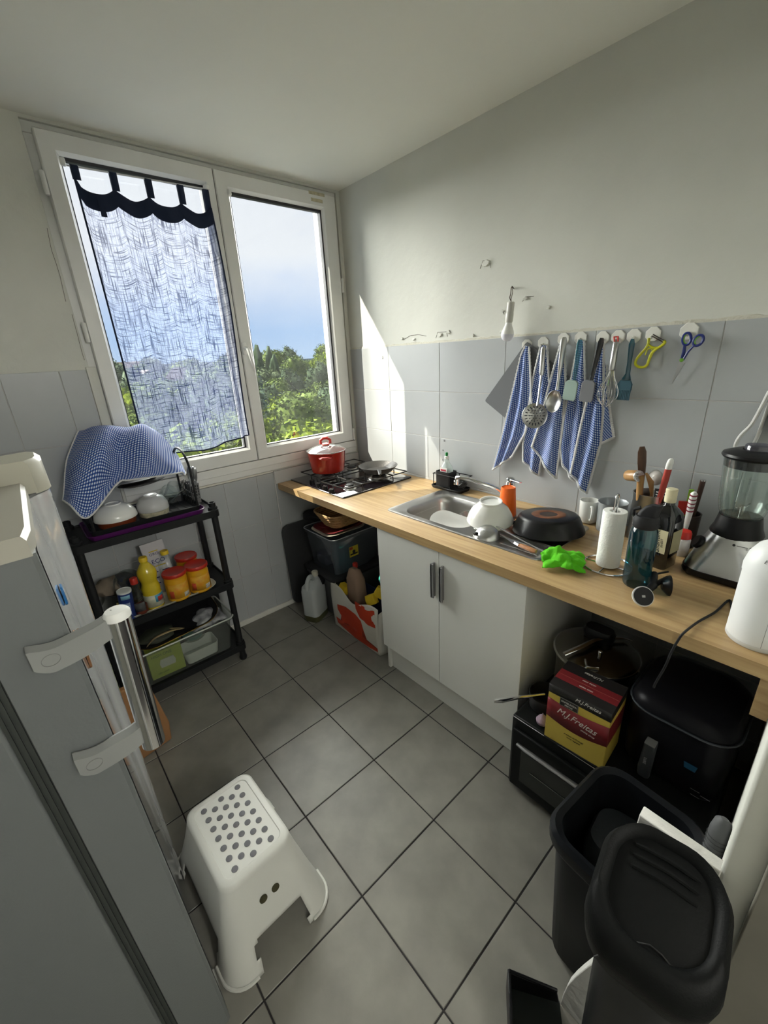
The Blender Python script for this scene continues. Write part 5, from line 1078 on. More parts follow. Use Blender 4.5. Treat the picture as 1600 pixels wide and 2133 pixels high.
for z in SHZ:
    b = MB(); w, d = .615, .318
    b.loft([rrect(w - .03, d - .03, .02, -.03), rrect(w, d, .024, -.028), rrect(w, d, .024, .006), rrect(w - .012, d - .012, .02, .008), rrect(w - .02, d - .02, .018, .0)], True, True); sh = b.build('shelf', CB, ca, ang=40); sh.location = (0, .004, z)
    for px in (PX0, PX1):
        for py in (PY0, PY1):
            b = MB(); b.lathe([(.021, -.032), (.023, -.028), (.023, .016), (.019, .02)], 16, (px - co.x, py - co.y - .004, 0)); b.build('corner_socket', CB, sh)
# ---- top tier: purple tray, dish rack, crockery
ZT1 = .907
tr = MB(); tr.loft([rrect(.47, .27, .03, 0), rrect(.492, .286, .035, .022), rrect(.486, .28, .033, .023), rrect(.466, .264, .03, .004)], True, True)
o = tr.build('purple_tray', M('purple_plastic', (.085, .012, .10), .35)); o.location = (-1.447, -.185, ZT1); tag(o, 'dark purple drip tray under the black dish rack', 'tray')
rk = thing('dish_rack', 'black dish drying rack with arched wire ends', 'dish rack', (-1.447, -.185, ZT1 + .006))
b = MB(); b.loft([rrect(.44, .24, .02, 0), rrect(.462, .256, .022, .034), rrect(.456, .25, .02, .034), rrect(.434, .234, .018, .006)], True, True); b.build('rack_base', CB, rk)
for sx in (-.215, .215):
    b = MB(); ap = [(sx, -.118, .03)] + [(sx, -.118 * math.cos(k / 12 * PI), .205 + .095 * math.sin(k / 12 * PI)) for k in range(13)] + [(sx, .118, .03)]
    b.tube(ap, .0055, 8)
    b.build('arch', CB, rk)
for k in range(9):
    b = MB(); y = -.1 + k * .025; b.tube([(.215, y, .03), (.215, y, .10 + .04 * math.sin((k + .5) / 9 * PI))], .0022, 6); b.build('end_wire', CB, rk)
for z in (.06, .085):
    b = MB(); b.tube([(.215, -.118, z), (.215, .118, z)], .0022, 6); b.build('end_wire', CB, rk)
for k in range(12):
    b = MB(); x = -.19 + k * .034; b.tube([(x, -.11, .012), (x, .11, .012)], .002, 6); b.build('floor_wire', CB, rk)
b = MB(); b.tube([(-.215, .06, .2), (.215, .06, .2)], .004, 8); b.build('cross_bar', CB, rk)
ZB = ZT1 + .021
bo = MB(); bo.lathe([(.060, 0), (.0745, .006), (.078, .03), (.074, .032)], 32); o = bo.build('terracotta_dish', M('terracotta_glaze', (.17, .035, .012), .3, coat=.4)); o.location = (-1.562, -.225, ZB); tag(o, 'brown terracotta dish stacked under the white bowl on the rack', 'dish')
bo = MB(); bo.lathe([(.086, 0), (.087, .003), (.082, .025), (.062, .05), (.034, .062), (.033, .067), (.028, .067), (.026, .063), (0, .063)], 36, cap1=False); o = bo.build('white_bowl', CERAM); o.location = (-1.562, -.225, ZB + .034); tag(o, 'white bowl upside down on the terracotta dish', 'bowl')
bo = MB(); bo.lathe([(.055, 0), (.062, .004), (.066, .024), (.064, .026)], 32); o = bo.build('patterned_dish', M('pattern_cream', (.50, .47, .34), .4, var=.3, vscale=60)); o.location = (-1.405, -.215, ZB); tag(o, 'cream patterned dish stacked under the inverted bowls on the rack', 'dish')
bo = MB(); bo.lathe([(.068, 0), (.069, .003), (.066, .03), (.05, .058), (.03, .066), (.029, .07), (.025, .07), (.0, .066)], 36, cap1=False); o = bo.build('grey_bowl', M('pale_grey_ceramic', (.50, .50, .50), .25)); o.location = (-1.405, -.212, ZB + .028); tag(o, 'pale grey bowl upside down beside the white bowl', 'bowl')
for k, (x, y, a, lab) in enumerate(((-1.360, -.175, .9, 'clear drinking glass leaning on the grey bowl in the rack'), (-1.318, -.160, .75, 'second clear glass tilted next to the rack end wires'))):
    g = MB(); g.lathe([(.027, 0), (.035, .095), (.036, .1), (.034, .1), (.0255, .005), (0, .004)], 24, cap1=False)
    o = g.build('drinking_glass', clearmat('clear_glass', (.93, .96, .96), .16)); o.location = (x, y, ZB + .045); o.rotation_euler = (a, -.35, .7); tag(o, lab, 'glass')
pz = MB(); pz.lathe([(.0, 0), (.07, .002), (.10, .012), (.101, .014), (.07, .005), (0, .003)], 36, cap0=False, cap1=False)
for k in range(2):
    o = pz.build('grey_plate', M('grey_stoneware', (.045, .045, .045), .55)) if k == 0 else link_copy(o, 'grey_plate')
    o.location = (-1.42, -.20 + k * .022, ZB + .150 + .012 * k); o.rotation_euler = (math.radians(-6), math.radians(-3), math.radians(5)); tag(o, 'dark grey plate lying under the gingham towel on the rack', 'plate', 'grey plates under the towel')
cu = thing('cutlery_holder', 'grey perforated cutlery holder hung on the rack end', 'holder', (-1.192, -.135, ZT1 + .01))
b = MB(); b.loft([rrect(.044, .07, .008, 0), rrect(.052, .078, .009, .105), rrect(.048, .074, .008, .105), rrect(.042, .068, .007, .004)], True, True); b.build('basket', M('grey_holder', (.16, .16, .165), .5), cu)
for k in range(4):
    for j in range(5):
        b = MB(); b.box(-.0024, .0024, -.0008, .0008, -.006, .006, mtx=Matrix.Translation((-.015 + k * .010, -.0352 - j * .0009, .03 + j * .015))); b.build('slot', BLACKM, cu)
rr = random.Random(6)
for k, (kind) in enumerate(('knife', 'fork', 'spoon', 'fork', 'knife', 'spoon', 'fork')):
    bx_, by_ = -.014 + .03 * rr.random(), -.026 + .008 * k; tl = (rr.uniform(-.2, .3), rr.uniform(-.35, .25))
    t = thing('table_' + kind, 'steel table ' + kind + ' standing in the grey cutlery holder', kind, (-1.192 + bx_ * .6, -.135 + by_ * .8, ZT1 + .02), 0, 'cutlery in the grey holder')
    e = Vector((tl[0] * .1, tl[1] * .1, .165 + .02 * rr.random()))
    b = MB(); b.tube([Vector((0, 0, 0)), e * .6], [.0035, .0025], 6, flat=.5); b.build('handle', STEEL, t)
    b = MB()
    if kind == 'knife': b.tube([e * .58, e * .7, e * .92, e * 1.02], [.003, .008, .007, .001], 6, flat=.2)
    elif kind == 'spoon': b.tube([e * .58, e * .75, e * .9, e * .99], [.003, .011, .013, .004], 8, flat=.3)
    else:
        b.tube([e * .58, e * .72, e * .8], [.003, .009, .010], 8, flat=.25)
        for q in (-1, 0, 1): b.tube([e * .79 + Vector((0, q * .0065, 0)), e * 1.0 + Vector((0, q * .006, 0))], .0013, 5)
    b.build('head', STEEL, t)
# towel draped over the rack (control net in photo pixels + depth)
net = [[(163, 898, -.055), (190, 893, -.055), (230, 888, -.05), (265, 890, -.05), (300, 886, -.05), (335, 905, -.05), (372, 950, -.06)],
       [(157, 912, -.09), (190, 890, -.11), (230, 886, -.12), (265, 891, -.12), (301, 884, -.12), (338, 920, -.12), (380, 968, -.13)],
       [(142, 950, -.15), (178, 915, -.2), (222, 892, -.2), (258, 905, -.19), (300, 897, -.2), (340, 938, -.2), (384, 978, -.2)],
       [(137, 975, -.19), (165, 950, -.28), (215, 920, -.285), (246, 945, -.25), (298, 930, -.28), (340, 958, -.275), (386, 985, -.255)],
       [(135, 1005, -.22), (158, 995, -.32), (205, 965, -.33), (244, 978, -.27), (295, 968, -.31), (338, 976, -.305), (384, 990, -.285)],
       [(133, 1030, -.23), (150, 1030, -.335), (195, 1030, -.35), (238, 1005, -.29), (290, 992, -.315), (335, 987, -.312), (380, 984, -.30)],
       [(131, 1042, -.235), (146, 1052, -.34), (184, 1078, -.36), (244, 1008, -.31), (270, 1000, -.315), (330, 992, -.315), (374, 985, -.305)]]
tw = thing('draped_towel', 'blue gingham towel draped over the dish rack', 'towel', (-1.45, -.2, ZT1 + .06)); tl_ = Vector(tw.location)
P = [[at(u, v, 'y', y) - tl_ for u, v, y in row] for row in net]
def bez(PP, u, v):
    nr, ncl = len(PP), len(PP[0])
    def cr4(p0, p1, p2, p3, t): return 0.5 * ((2 * p1) + (p2 - p0) * t + (2 * p0 - 5 * p1 + 4 * p2 - p3) * t * t + (3 * p1 - p0 - 3 * p2 + p3) * t ** 3)
    i = min(int(u * (ncl - 1)), ncl - 2); fu = u * (ncl - 1) - i; j = min(int(v * (nr - 1)), nr - 2); fv = v * (nr - 1) - j
    rows = []
    for dj in (-1, 0, 1, 2):
        jj = min(max(j + dj, 0), nr - 1); g = [PP[jj][min(max(i + di, 0), ncl - 1)] for di in (-1, 0, 1, 2)]; rows.append(cr4(*g, fu))
    return cr4(*rows, fv)
b = MB(); nu, nv = 48, 48; GG = []
for j in range(nv + 1):
    row = []
    for i in range(nu + 1):
        u, v = i / nu, j / nv; p = bez(P, u, v); row.append(p); b.v.append(tuple(p)); b.uv[len(b.v) - 1] = (u * .50, v * .46)
    GG.append(row)
for j in range(nv):
    for i in range(nu):
        a = j * (nu + 1) + i; b.f.append((a, a + 1, a + nu + 2, a + nu + 1))
b.build('cloth', GING, tw, ang=180)
path = [GG[j][0] for j in range(0, nv + 1, 2)] + [GG[nv][i] for i in range(1, nu + 1, 2)] + [GG[j][nu] for j in range(nv, 20, -2)]
pp = smoothpath(path, 3); lb = MB(); lb.tube(pp, [.0028 + .0018 * abs(math.sin(k * 1.05)) for k in range(len(pp))], 5); lb.build('lace_trim', LACE, tw)
# ---- middle tier
ZM = .500
ty = thing('white_tray', 'long white serving tray under the jars on the middle shelf', 'tray', (-1.452, -.262, ZM))
b = MB(); b.loft([rrect(.44, .115, .05, 0), rrect(.465, .135, .055, .012), rrect(.458, .128, .053, .0125), rrect(.436, .11, .05, .003)], True, True); b.build('tray_body', M('ivory_plastic', (.60, .58, .48), .4), ty); ZMT = ZM + .0035
def spot(u, v, z=ZMT): return at(u, v, 'z', z)
def jar(u, v, lab, y=None, z=ZMT):
    p = spot(u, v, z)
    if y is not None: p = at(u, v, 'y', y); p.z = z
    t = thing('cocoa_tub', lab, 'tub', tuple(p), 0, 'yellow tubs with red lids'); t.scale = (1.2, 1.2, 1.2)
    YT = M('tub_yellow', (.60, .30, .01), .35)
    b = MB(); b.lathe([(.040, 0), (.0435, .004), (.0435, .088), (.041, .094), (.0425, .1), (.0425, .108)], 32); b.build('tub', YT, t)
    b = MB(); b.lathe([(.0455, .106), (.0465, .110), (.0465, .118), (.044, .121), (.038, .119), (0, .119)], 32, cap1=False); b.build('lid', M('lid_red', (.42, .022, .012), .35), t)
    b = MB(); b.loft([[(math.cos(a) * .0439, math.sin(a) * .0439, zz) for a in [math.radians(200 + q * 11) for q in range(13)]] for zz in (.014, .078)], False, False, False); lb = b.build('label', M('tub_label', (.58, .22, .01), .5, var=.25, vscale=55, col2=(.62, .36, .03)), t, solid=.0004)
    b = MB(); b.loft([[(math.cos(a) * .0443, math.sin(a) * .0443, zz) for a in [math.radians(285 + q * 5) for q in range(7)]] for zz in (.014, .034)], False, False, False); b.build('barcode', M('label_white', (.62, .60, .55), .6), lb, solid=.0004)
    for q in range(5):
        a = math.radians(288 + q * 5); b = MB(); b.loft([[(math.cos(a + d) * .0446, math.sin(a + d) * .0446, zz) for d in (-.012, .012)] for zz in (.016, .033)], False, False, False); b.build('bar', INK, lb, solid=.0003)
    b = MB(); b.loft([[(math.cos(a) * .0443, math.sin(a) * .0443, zz) for a in [math.radians(212 + q * 4) for q in range(7)]] for zz in (.018, .05)], False, False, False); b.build('red_flash', M('flash_red', (.45, .06, .02), .5), lb, solid=.0004)
    return t
jar(375, 1243, 'yellow cocoa tub with red lid next to the oil bottle')
jar(419, 1226, 'yellow cocoa tub with red lid at the end of the white tray')
jar(394, 1190, 'yellow cocoa tub with red lid behind the other two tubs', y=-.13, z=ZM)
def lathe_bottle(name, lab, cat, loc, prof, mat, capprof=None, capmat=None, n=28):
    t = thing(name, lab, cat, loc); t.scale = (1.28, 1.28, 1.28); b = MB(); b.lathe(prof, n); b.build('body', mat, t)
    if capprof: b = MB(); b.lathe(capprof, 20); b.build('cap', capmat, t)
    return t
p = spot(325, 1262)
YC = M('yellow_cap', (.70, .48, .02), .4)
t = lathe_bottle('oil_bottle', 'yellow cooking oil bottle with yellow cap on the white tray', 'bottle', tuple(p), [(.028, 0), (.032, .006), (.032, .06), (.030, .066), (.032, .075), (.0315, .085), (.027, .1), (.0265, .11), (.031, .125), (.033, .14), (.031, .155), (.016, .178), (.0125, .182), (.0125, .192)], M('oil_yellow', (.58, .44, .02), .2, coat=.5), [(.0145, .19), (.0145, .203), (.013, .205)], YC)
def wrap(t, r, a0, a1, z0, z1, name, mat, parent=None):
    b = MB(); b.loft([[(math.cos(a) * r, math.sin(a) * r, zz) for a in [math.radians(a0 + (a1 - a0) * q / 14) for q in range(15)]] for zz in (z0, z1)], False, False, False); return b.build(name, mat, parent or t, solid=.0004)
lb = wrap(t, .0325, 170, 345, .012, .06, 'label', M('oil_label', (.42, .42, .32), .5, var=.25, vscale=40)); wrap(t, .0329, 270, 340, .03, .058, 'label_blue', M('oil_blue', (.05, .28, .42), .5), lb); wrap(t, .0331, 285, 325, .032, .05, 'label_flash', M('oil_red', (.5, .04, .03), .5), lb)
p = spot(298, 1276)
t = lathe_bottle('sauce_bottle', 'clear sauce bottle with red cap beside the blue salt can', 'bottle', tuple(p), [(.021, 0), (.0235, .004), (.0235, .06), (.02, .075), (.011, .1), (.010, .125)], clearmat('clear_glass', (.93, .96, .96), .16), [(.0125, .122), (.0125, .142), (.011, .145)], M('lid_red', (.42, .022, .012), .35))
b = MB(); b.lathe([(.0195, .003), (.0215, .006), (.0215, .036), (0, .036)], 24, cap1=False); b.build('sauce', M('red_sauce', (.16, .025, .012), .3), t); wrap(t, .0240, 180, 300, .018, .052, 'label', M('label_dark', (.06, .06, .06), .5, var=.6, vscale=60))
p = spot(270, 1286); t = thing('salt_can', 'blue cylindrical salt can with white top on the tray', 'can', tuple(p)); t.rotation_euler = (.05, .06, 0); t.scale = (1.22, 1.22, 1.28)
b = MB(); b.lathe([(.0235, 0), (.024, .002), (.024, .108)], 28); b.build('can', M('salt_blue', (.012, .03, .16), .4), t)
b = MB(); b.lathe([(.0245, .106), (.0245, .113), (.022, .114), (.021, .112), (0, .112)], 28, cap1=False); b.build('top', M('salt_white', (.6, .62, .62), .5), t)
b = MB(); wrap(t, .0243, 240, 290, .02, .07, 'print', M('salt_print', (.22, .28, .42), .5, var=.5, vscale=120)); wrap(t, .0243, 225, 300, .085, .1, 'logo_band', M('salt_cyan', (.2, .42, .55), .5))
# ECO packet and clear bottle behind
p = at(345, 1205, 'y', -.16); t = thing('eco_packet', 'tall white paper packet printed ECO behind the tubs', 'packet', (p.x - .002, -.15, ZM)); t.rotation_euler = (math.radians(-3), math.radians(-4), math.radians(-6)); t.scale = (1.2, 1, 1.2)
b = MB(); b.loft([rrect(.085, .045, .008, 0), rrect(.09, .05, .008, .02), rrect(.09, .046, .008, .17), rrect(.088, .02, .005, .205), rrect(.088, .006, .002, .225)]); b.build('packet', M('paper_packet', (.56, .54, .56), .8, bump=.2, bscale=30), t)
YP_ = M('print_yellow', (.6, .42, .03), .6); NV = M('print_navy', (.03, .03, .14), .6)
text('ECO', .026, NV, t, frame((.004, -.0258, .145), (1, 0, 0), (0, 0, 1))); text('ORO', .016, NV, t, frame((-.004, -.0235, .178), (1, 0, 0), (0, 0, 1)))
for k, (z, x0, x1, yy, m_) in enumerate(((.19, -.02, .014, -.0195, YP_), (.125, -.014, .026, -.0262, YP_), (.10, -.034, -.010, -.0262, NV), (.10, .006, .034, -.0262, NV), (.075, -.034, -.012, -.0262, NV), (.05, -.034, -.014, -.0262, NV))):
    b = MB(); b.box(x0, x1, yy - .0004, yy + .0004, z - .0022, z + .0022); b.build('print_line', m_, t)
p = at(345, 1185, 'y', -.20); t = lathe_bottle('clear_bottle', 'empty clear ribbed bottle with yellow cap before the ECO packet', 'bottle', (p.x + .012, -.205, ZM), [(.028, 0), (.032, .006), (.032, .06), (.030, .066), (.032, .075), (.0315, .1), (.033, .12), (.031, .135), (.016, .158), (.0125, .162), (.0125, .17)], clearmat('clear_glass', (.93, .96, .96), .16), [(.0145, .168), (.0145, .181), (.013, .183)], YC)
# steel pot full of stuff on the left
pt2 = thing('stock_pot', 'steel stock pot filled with cloths on the middle shelf', 'pot', (-1.63, -.165, ZM)); pt2.scale = (1.06, 1.06, 1.1)
b = MB(); b.lathe([(.085, 0), (.09, .004), (.092, .1), (.095, .104), (.092, .105), (.088, .1), (.086, .008), (0, .006)], 36, cap1=False); b.build('body', M('pot_steel', (.34, .34, .33), .22, 1.0), pt2)
b = MB(); b.lathe([(.0925, .03), (.0925, .032)], 36, cap0=False, cap1=False); b.box(-.03, .0, -.0945, -.0915, .05, .07); b.build('sticker', M('sticker_yellow', (.42, .36, .12), .6), pt2)
rr = random.Random(12)
for k, (x, y, r, col, lab) in enumerate(((-1.665, -.17, .055, (.20, .16, .12), 'beige cloth bundle on top of the stock pot'), (-1.60, -.15, .045, (.015, .02, .035), 'dark navy cloth bundle in the stock pot'))):
    b = MB(); bm = bmesh.new(); bmesh.ops.create_icosphere(bm, subdivisions=3, radius=r)
    for v in bm.verts: v.co *= 1 + .5 * noise.noise(v.co * 34 + Vector((k * 5, 0, 0))) + .2 * noise.noise(v.co * 90)
    b.add([tuple(v.co) for v in bm.verts], [tuple(v.index for v in f.verts) for f in bm.faces]); bm.free(); o = b.build('cloth_bundle', M('bundle%d' % k, col, .9), ang=180); o.location = (x, y, ZM + .118); tag(o, lab, 'cloth')
b = MB(); b.lathe([(.04, 0), (.05, .006), (.075, .05), (.077, .05), (.052, .004)], 32, cap0=True, cap1=False); o = b.build('pot_lid_clear', clearmat('bowl_glass', (.8, .84, .82), .25, haze=.08)); o.location = (-1.60, -.205, ZM + .108); o.rotation_euler = (1.0, .2, .3); tag(o, 'clear glass lid leaning out of the stock pot', 'lid')
b = MB(); b.lathe([(.045, 0), (.055, .003), (.07, .06), (.072, .06), (.05, .004)], 32, cap0=True, cap1=False); o = b.build('white_tub', M('tub_pale', (.50, .52, .53), .4)); o.location = (-1.668, -.255, ZM); tag(o, 'pale white plastic tub below the stock pot rim', 'tub')
# ---- bottom tier: clear storage box with contents, black gilt tray
ZL = .107
sbx = thing('clear_storage_box', 'clear plastic storage box on the bottom shelf of the trolley', 'box', (-1.435, -.190, ZL))
CLB = clearmat('clear_box', (.86, .89, .86), .14, haze=.17, hazecol=(.55, .58, .54))
b = MB(); b.loft([rrect(.42, .24, .03, 0), rrect(.44, .255, .03, .006), rrect(.485, .29, .035, .185), rrect(.51, .312, .038, .187), rrect(.512, .314, .038, .20)], True, False); b.build('box_body', CLB, sbx)
b = MB(); b.tube(rrect(.512, .314, .038, .20), .004, 6, closed=True); b.build('box_rim', M('rim_clear', (.45, .47, .44), .35), sbx)
gb2 = thing('green_carton', 'lime green carton printed HIGH inside the clear storage box', 'carton', (-1.535, -.270, ZL + .008), math.radians(-3)); gb2.scale = (1.2, 1, 1.2)
b = MB(); b.box(-.066, .066, -.026, .026, 0, .135); b.build('carton', M('carton_green', (.30, .36, .05), .6), gb2, bevel=.002)
text('HIGH ONE', .018, M('print_dark_green', (.05, .08, .02), .6), gb2, frame((-.012, -.0268, .105), (1, 0, 0), (0, 0, 1)), squash=.9)
b = MB(); b.loft([rrect(.055, .002, .0008, -.02), rrect(.062, .002, .0008, 0), rrect(.05, .002, .0008, .02)], mtx=Matrix.Translation((.004, -.0268, .062))); b.build('picture', M('print_pale', (.45, .46, .40), .6), gb2)
text('LED LAMP', .010, M('print_dark_green', (.05, .08, .02), .6), gb2, frame((-.02, -.0268, .02), (1, 0, 0), (0, 0, 1)))
b = MB(); b.loft([rrect(.16, .11, .02, 0), rrect(.18, .125, .022, .065), rrect(.174, .119, .02, .065), rrect(.155, .105, .018, .005)], True, True); o = b.build('white_container', M('container_white', (.58, .60, .56), .45)); o.location = (-1.365, -.245, ZL + .008); tag(o, 'white open plastic container inside the clear storage box', 'container')
b = MB(); b.lathe([(.05, 0), (.06, .006), (.066, .05), (.068, .052), (.06, .056), (0, .06)], 28, cap1=False); o = b.build('round_container', clearmat('clear_box', (.86, .89, .86), .14, haze=.10)); o.location = (-1.362, -.165, ZL + .07); tag(o, 'round clear container with pale blue contents in the storage box', 'container')
b = MB(); b.lathe([(.045, 0), (.055, .02), (0, .024)], 24, cap1=False); o = b.build('blue_sponge', M('aqua_sponge', (.30, .52, .50), .9, bump=.5, bscale=90)); o.location = (-1.362, -.165, ZL + .078); tag(o, 'pale aqua sponge inside the round clear container', 'sponge')
bt = thing('gilt_tray', 'black tray with gold rim and fern print above the storage box', 'tray', (-1.44, -.2, .335)); bt.rotation_euler = (math.radians(16), math.radians(-4), 0)
b = MB(); b.loft([rrect(.36, .20, .08, 0), rrect(.42, .26, .10, .02), rrect(.415, .255, .098, .021), rrect(.355, .195, .078, .003)], True, True); b.build('tray_body', M('black_lacquer', (.014, .014, .015), .25), bt)
b = MB(); b.tube(rrect(.42, .26, .10, .021, 10), .0028, 6, closed=True); b.build('gold_rim', M('gold', (.62, .40, .10), .25, 1.0), bt)
bg2 = MB(); rr = random.Random(8); N = 14
for j in range(N + 1):
    for i in range(N + 1):
        u, v = i / N, j / N; bg2.v.append((-.09 + .18 * u, -.09 + .16 * v, .05 * math.sin(PI * u) * math.sin(PI * v) + .02 * noise.noise((u * 5, v * 5, 2))))
for j in range(N):
    for i in range(N):
        a = j * (N + 1) + i; bg2.f.append((a, a + 1, a + N + 2, a + N + 1))
o = bg2.build('printed_plastic_bag', M('bag_print', (.42, .43, .44), .35, var=.7, vscale=22, col2=(.08, .08, .10)), solid=.001, ang=180); o.location = (-1.30, -.235, ZL + .198); tag(o, 'crumpled white plastic bag with dark print over the storage box', 'bag')
b = MB(); b.tube(smoothpath([(-.09, 0, 0), (-.05, -.02, .04), (.02, -.03, .05), (.08, 0, .02), (.03, .03, .03)], 5), [.004] + [.012] * 19 + [.004], 8, flat=.25); o = b.build('leather_belt', M('tan_leather', (.50, .38, .20), .5)); o.location = (-1.51, -.29, ZL + .205); tag(o, 'tan looped strap lying on the storage box contents', 'strap')
b = MB(); bm = bmesh.new(); bmesh.ops.create_icosphere(bm, subdivisions=3, radius=.07)
for v in bm.verts: v.co = Vector((v.co.x * 1.4, v.co.y, v.co.z * .5)) * (1 + .3 * noise.noise(v.co * 20))
b.add([tuple(v.co) for v in bm.verts], [tuple(v.index for v in f.verts) for f in bm.faces]); bm.free(); o = b.build('olive_pouch', M('olive_cloth', (.035, .04, .025), .7), ang=180); o.location = (-1.53, -.22, ZL + .205); tag(o, 'dark olive fabric pouch on the storage box', 'pouch')
# ================================================================ UNDER THE WORKTOP, LEFT
def tubbox(t, w0, d0, w1, d1, h, r, mat, name='bin_body', rim=None):
    b = MB(); b.loft([rrect(w0, d0, r, 0), rrect(w0 + .01, d0 + .01, r, .006), rrect(w1, d1, r * 1.1, h), rrect(w1 + .018, d1 + .018, r * 1.2, h + .001), rrect(w1 + .02, d1 + .02, r * 1.2, h + .022)], True, False); o = b.build(name, mat, t)
    if rim: b = MB(); b.tube(rrect(w1 + .02, d1 + .02, r * 1.2, h + .022), .003, 6, closed=True); b.build('bin_rim', rim, t)
    return o
LB = (-.365, -.245)
DKG = M('charcoal_plastic', (.035, .036, .038), .45); GRYB = M('smoky_bin', (.10, .105, .11), .4)
lb1 = thing('lower_storage_bin', 'dark smoky lower storage bin with black clip lid', 'bin', (LB[0], LB[1], 0))
tubbox(lb1, .36, .30, .40, .34, .248, .03, GRYB)
b = MB(); b.loft([rrect(.43, .37, .04, .272), rrect(.435, .375, .04, .287), rrect(.40, .34, .035, .299)]); b.build('lid', DKG, lb1)
b = MB(); b.loft([rrect(.012, .12, .004, .235, cx=-.222), rrect(.02, .13, .006, .262, cx=-.218), rrect(.012, .12, .004, .284, cx=-.214)]); b.build('clip', BLACK, lb1)
ub = thing('upper_storage_bin', 'clear storage bin with yellow label stacked on the dark bin', 'bin', (LB[0] + .005, LB[1], .300), math.radians(0))
CLS = clearmat('smoke_clear_bin', (.60, .63, .66), .22, haze=.40, hazecol=(.38, .42, .47))
tubbox(ub, .34, .28, .385, .33, .235, .035, CLS, rim=M('bin_rim_clear', (.42, .44, .46), .3))
b = MB(); b.box(-.075, -.005, -.1600, -.1590, .10, .17); yl = b.build('yellow_label', M('sticker_bright', (.62, .50, .03), .5), ub)
b = MB(); b.box(-.073, -.048, -.1608, -.1600, .15, .166); b.build('label_red', M('flash_red', (.45, .06, .02), .5), yl)
b = MB(); b.lathe([(.012, 0), (.012, .0006)], 14, mtx=frame((-.04, -.1602, .132), (1, 0, 0), (0, 0, 1))); b.box(-.068, -.012, -.1608, -.1600, .112, .122); b.build('label_print', INK, yl)
for m_, (x, y, w, d, h, col, lab, nm) in enumerate(((-.44, -.33, .10, .11, .17, (.05, .24, .30), 'teal plastic jug inside the clear storage bin', 'teal_jug'), (-.46, -.18, .10, .12, .09, (.03, .03, .10), 'dark navy bundle inside the clear storage bin', 'navy_bundle'), (-.30, -.22, .10, .12, .13, (.32, .32, .33), 'grey-white packet inside the clear storage bin', 'grey_packet'))):
    b = MB(); b.loft([rrect(w * .9, d * .9, .02, 0), rrect(w, d, .025, .02), rrect(w, d, .025, h * .8), rrect(w * .6, d * .6, .02, h)]); o = b.build(nm, M('fill%d' % m_, col, .5)); o.location = (x, y, .309); tag(o, lab, nm.split('_')[1])
# bin lid standing behind against the window wall
ll = MB(); fm = Matrix.Translation((-.465, -.062, .30)) @ Matrix.Rotation(math.radians(90), 4, 'X')
ll.loft([rrect(.42, .56, .05, -.008), rrect(.43, .57, .05, 0), rrect(.43, .57, .05, .008), rrect(.40, .54, .045, .014)], mtx=Matrix.Translation((-.468, -.032, .298)) @ Matrix.Rotation(math.radians(87), 4, 'X'))
o = ll.build('spare_cover', DKG); tag(o, 'black storage cover standing upright against the window wall', 'cover')
# dishes and basket on the upper bin
ZU = .300 + .272
for k, (s, col, lab, z) in enumerate(((1.0, (.62, .58, .46), 'cream rimmed serving plate on top of the clear bin', 0), (.93, (.16, .025, .03), 'dark red plate under the wicker basket', .012))):
    b = MB(); b.loft([[(x * s, y * s, zz) for x, y, _ in rrect(q * .30, q * .24, .06, 0)] for q, zz in ((.7, 0), (.98, .012), (1.0, .016), (.96, .017), (.7, .006))], True, True)
    o = b.build('serving_plate', M('plate%d' % k, col, .25, coat=.4)); o.location = (-.43, -.30, ZU + z); o.rotation_euler = (0, 0, -.05); tag(o, lab, 'plate')
wk_ = thing('wicker_basket', 'woven wicker basket on the plates under the worktop', 'basket', (-.39, -.29, ZU + .025))
WIC = M('wicker', (.42, .24, .09), .7, var=.25, vscale=40); WIC2 = M('wicker_light', (.50, .32, .14), .7)
b = MB(); b.loft([[(x, y, .004) for x, y, _ in rrect(.20, .15, .05, 0)], [(x, y, .10) for x, y, _ in rrect(.30, .25, .07, 0)]], True, False); b.build('inner_shell', M('wicker_dark', (.10, .055, .02), .8), wk_)
for k in range(9):
    t_ = (k + .5) / 9; ring = rrect(.202 + .102 * t_, .152 + .102 * t_, .05 + .02 * t_, .004 + .096 * t_, 10)
    b = MB(); b.tube([(p[0] * (1 + .012 * (1 if (i + k) % 2 else -1)), p[1] * (1 + .012 * (1 if (i + k) % 2 else -1)), p[2]) for i, p in enumerate(ring)], .0055, 5, closed=True); b.build('weave_strand', WIC if k % 2 else WIC2, wk_)
b = MB(); bm = bmesh.new(); bmesh.ops.create_icosphere(bm, subdivisions=3, radius=.06)
for v in bm.verts: v.co = Vector((v.co.x * 1.3, v.co.y, v.co.z * .7)) * (1 + .3 * noise.noise(v.co * 25))
b.add([tuple(v.co) for v in bm.verts], [tuple(v.index for v in f.verts) for f in bm.faces]); bm.free(); o = b.build('black_cloth', M('black_cloth', (.01, .01, .012), .9), ang=180); o.location = (-.47, -.10, ZU + .055); tag(o, 'black cloth bundle beside the wicker basket', 'cloth')
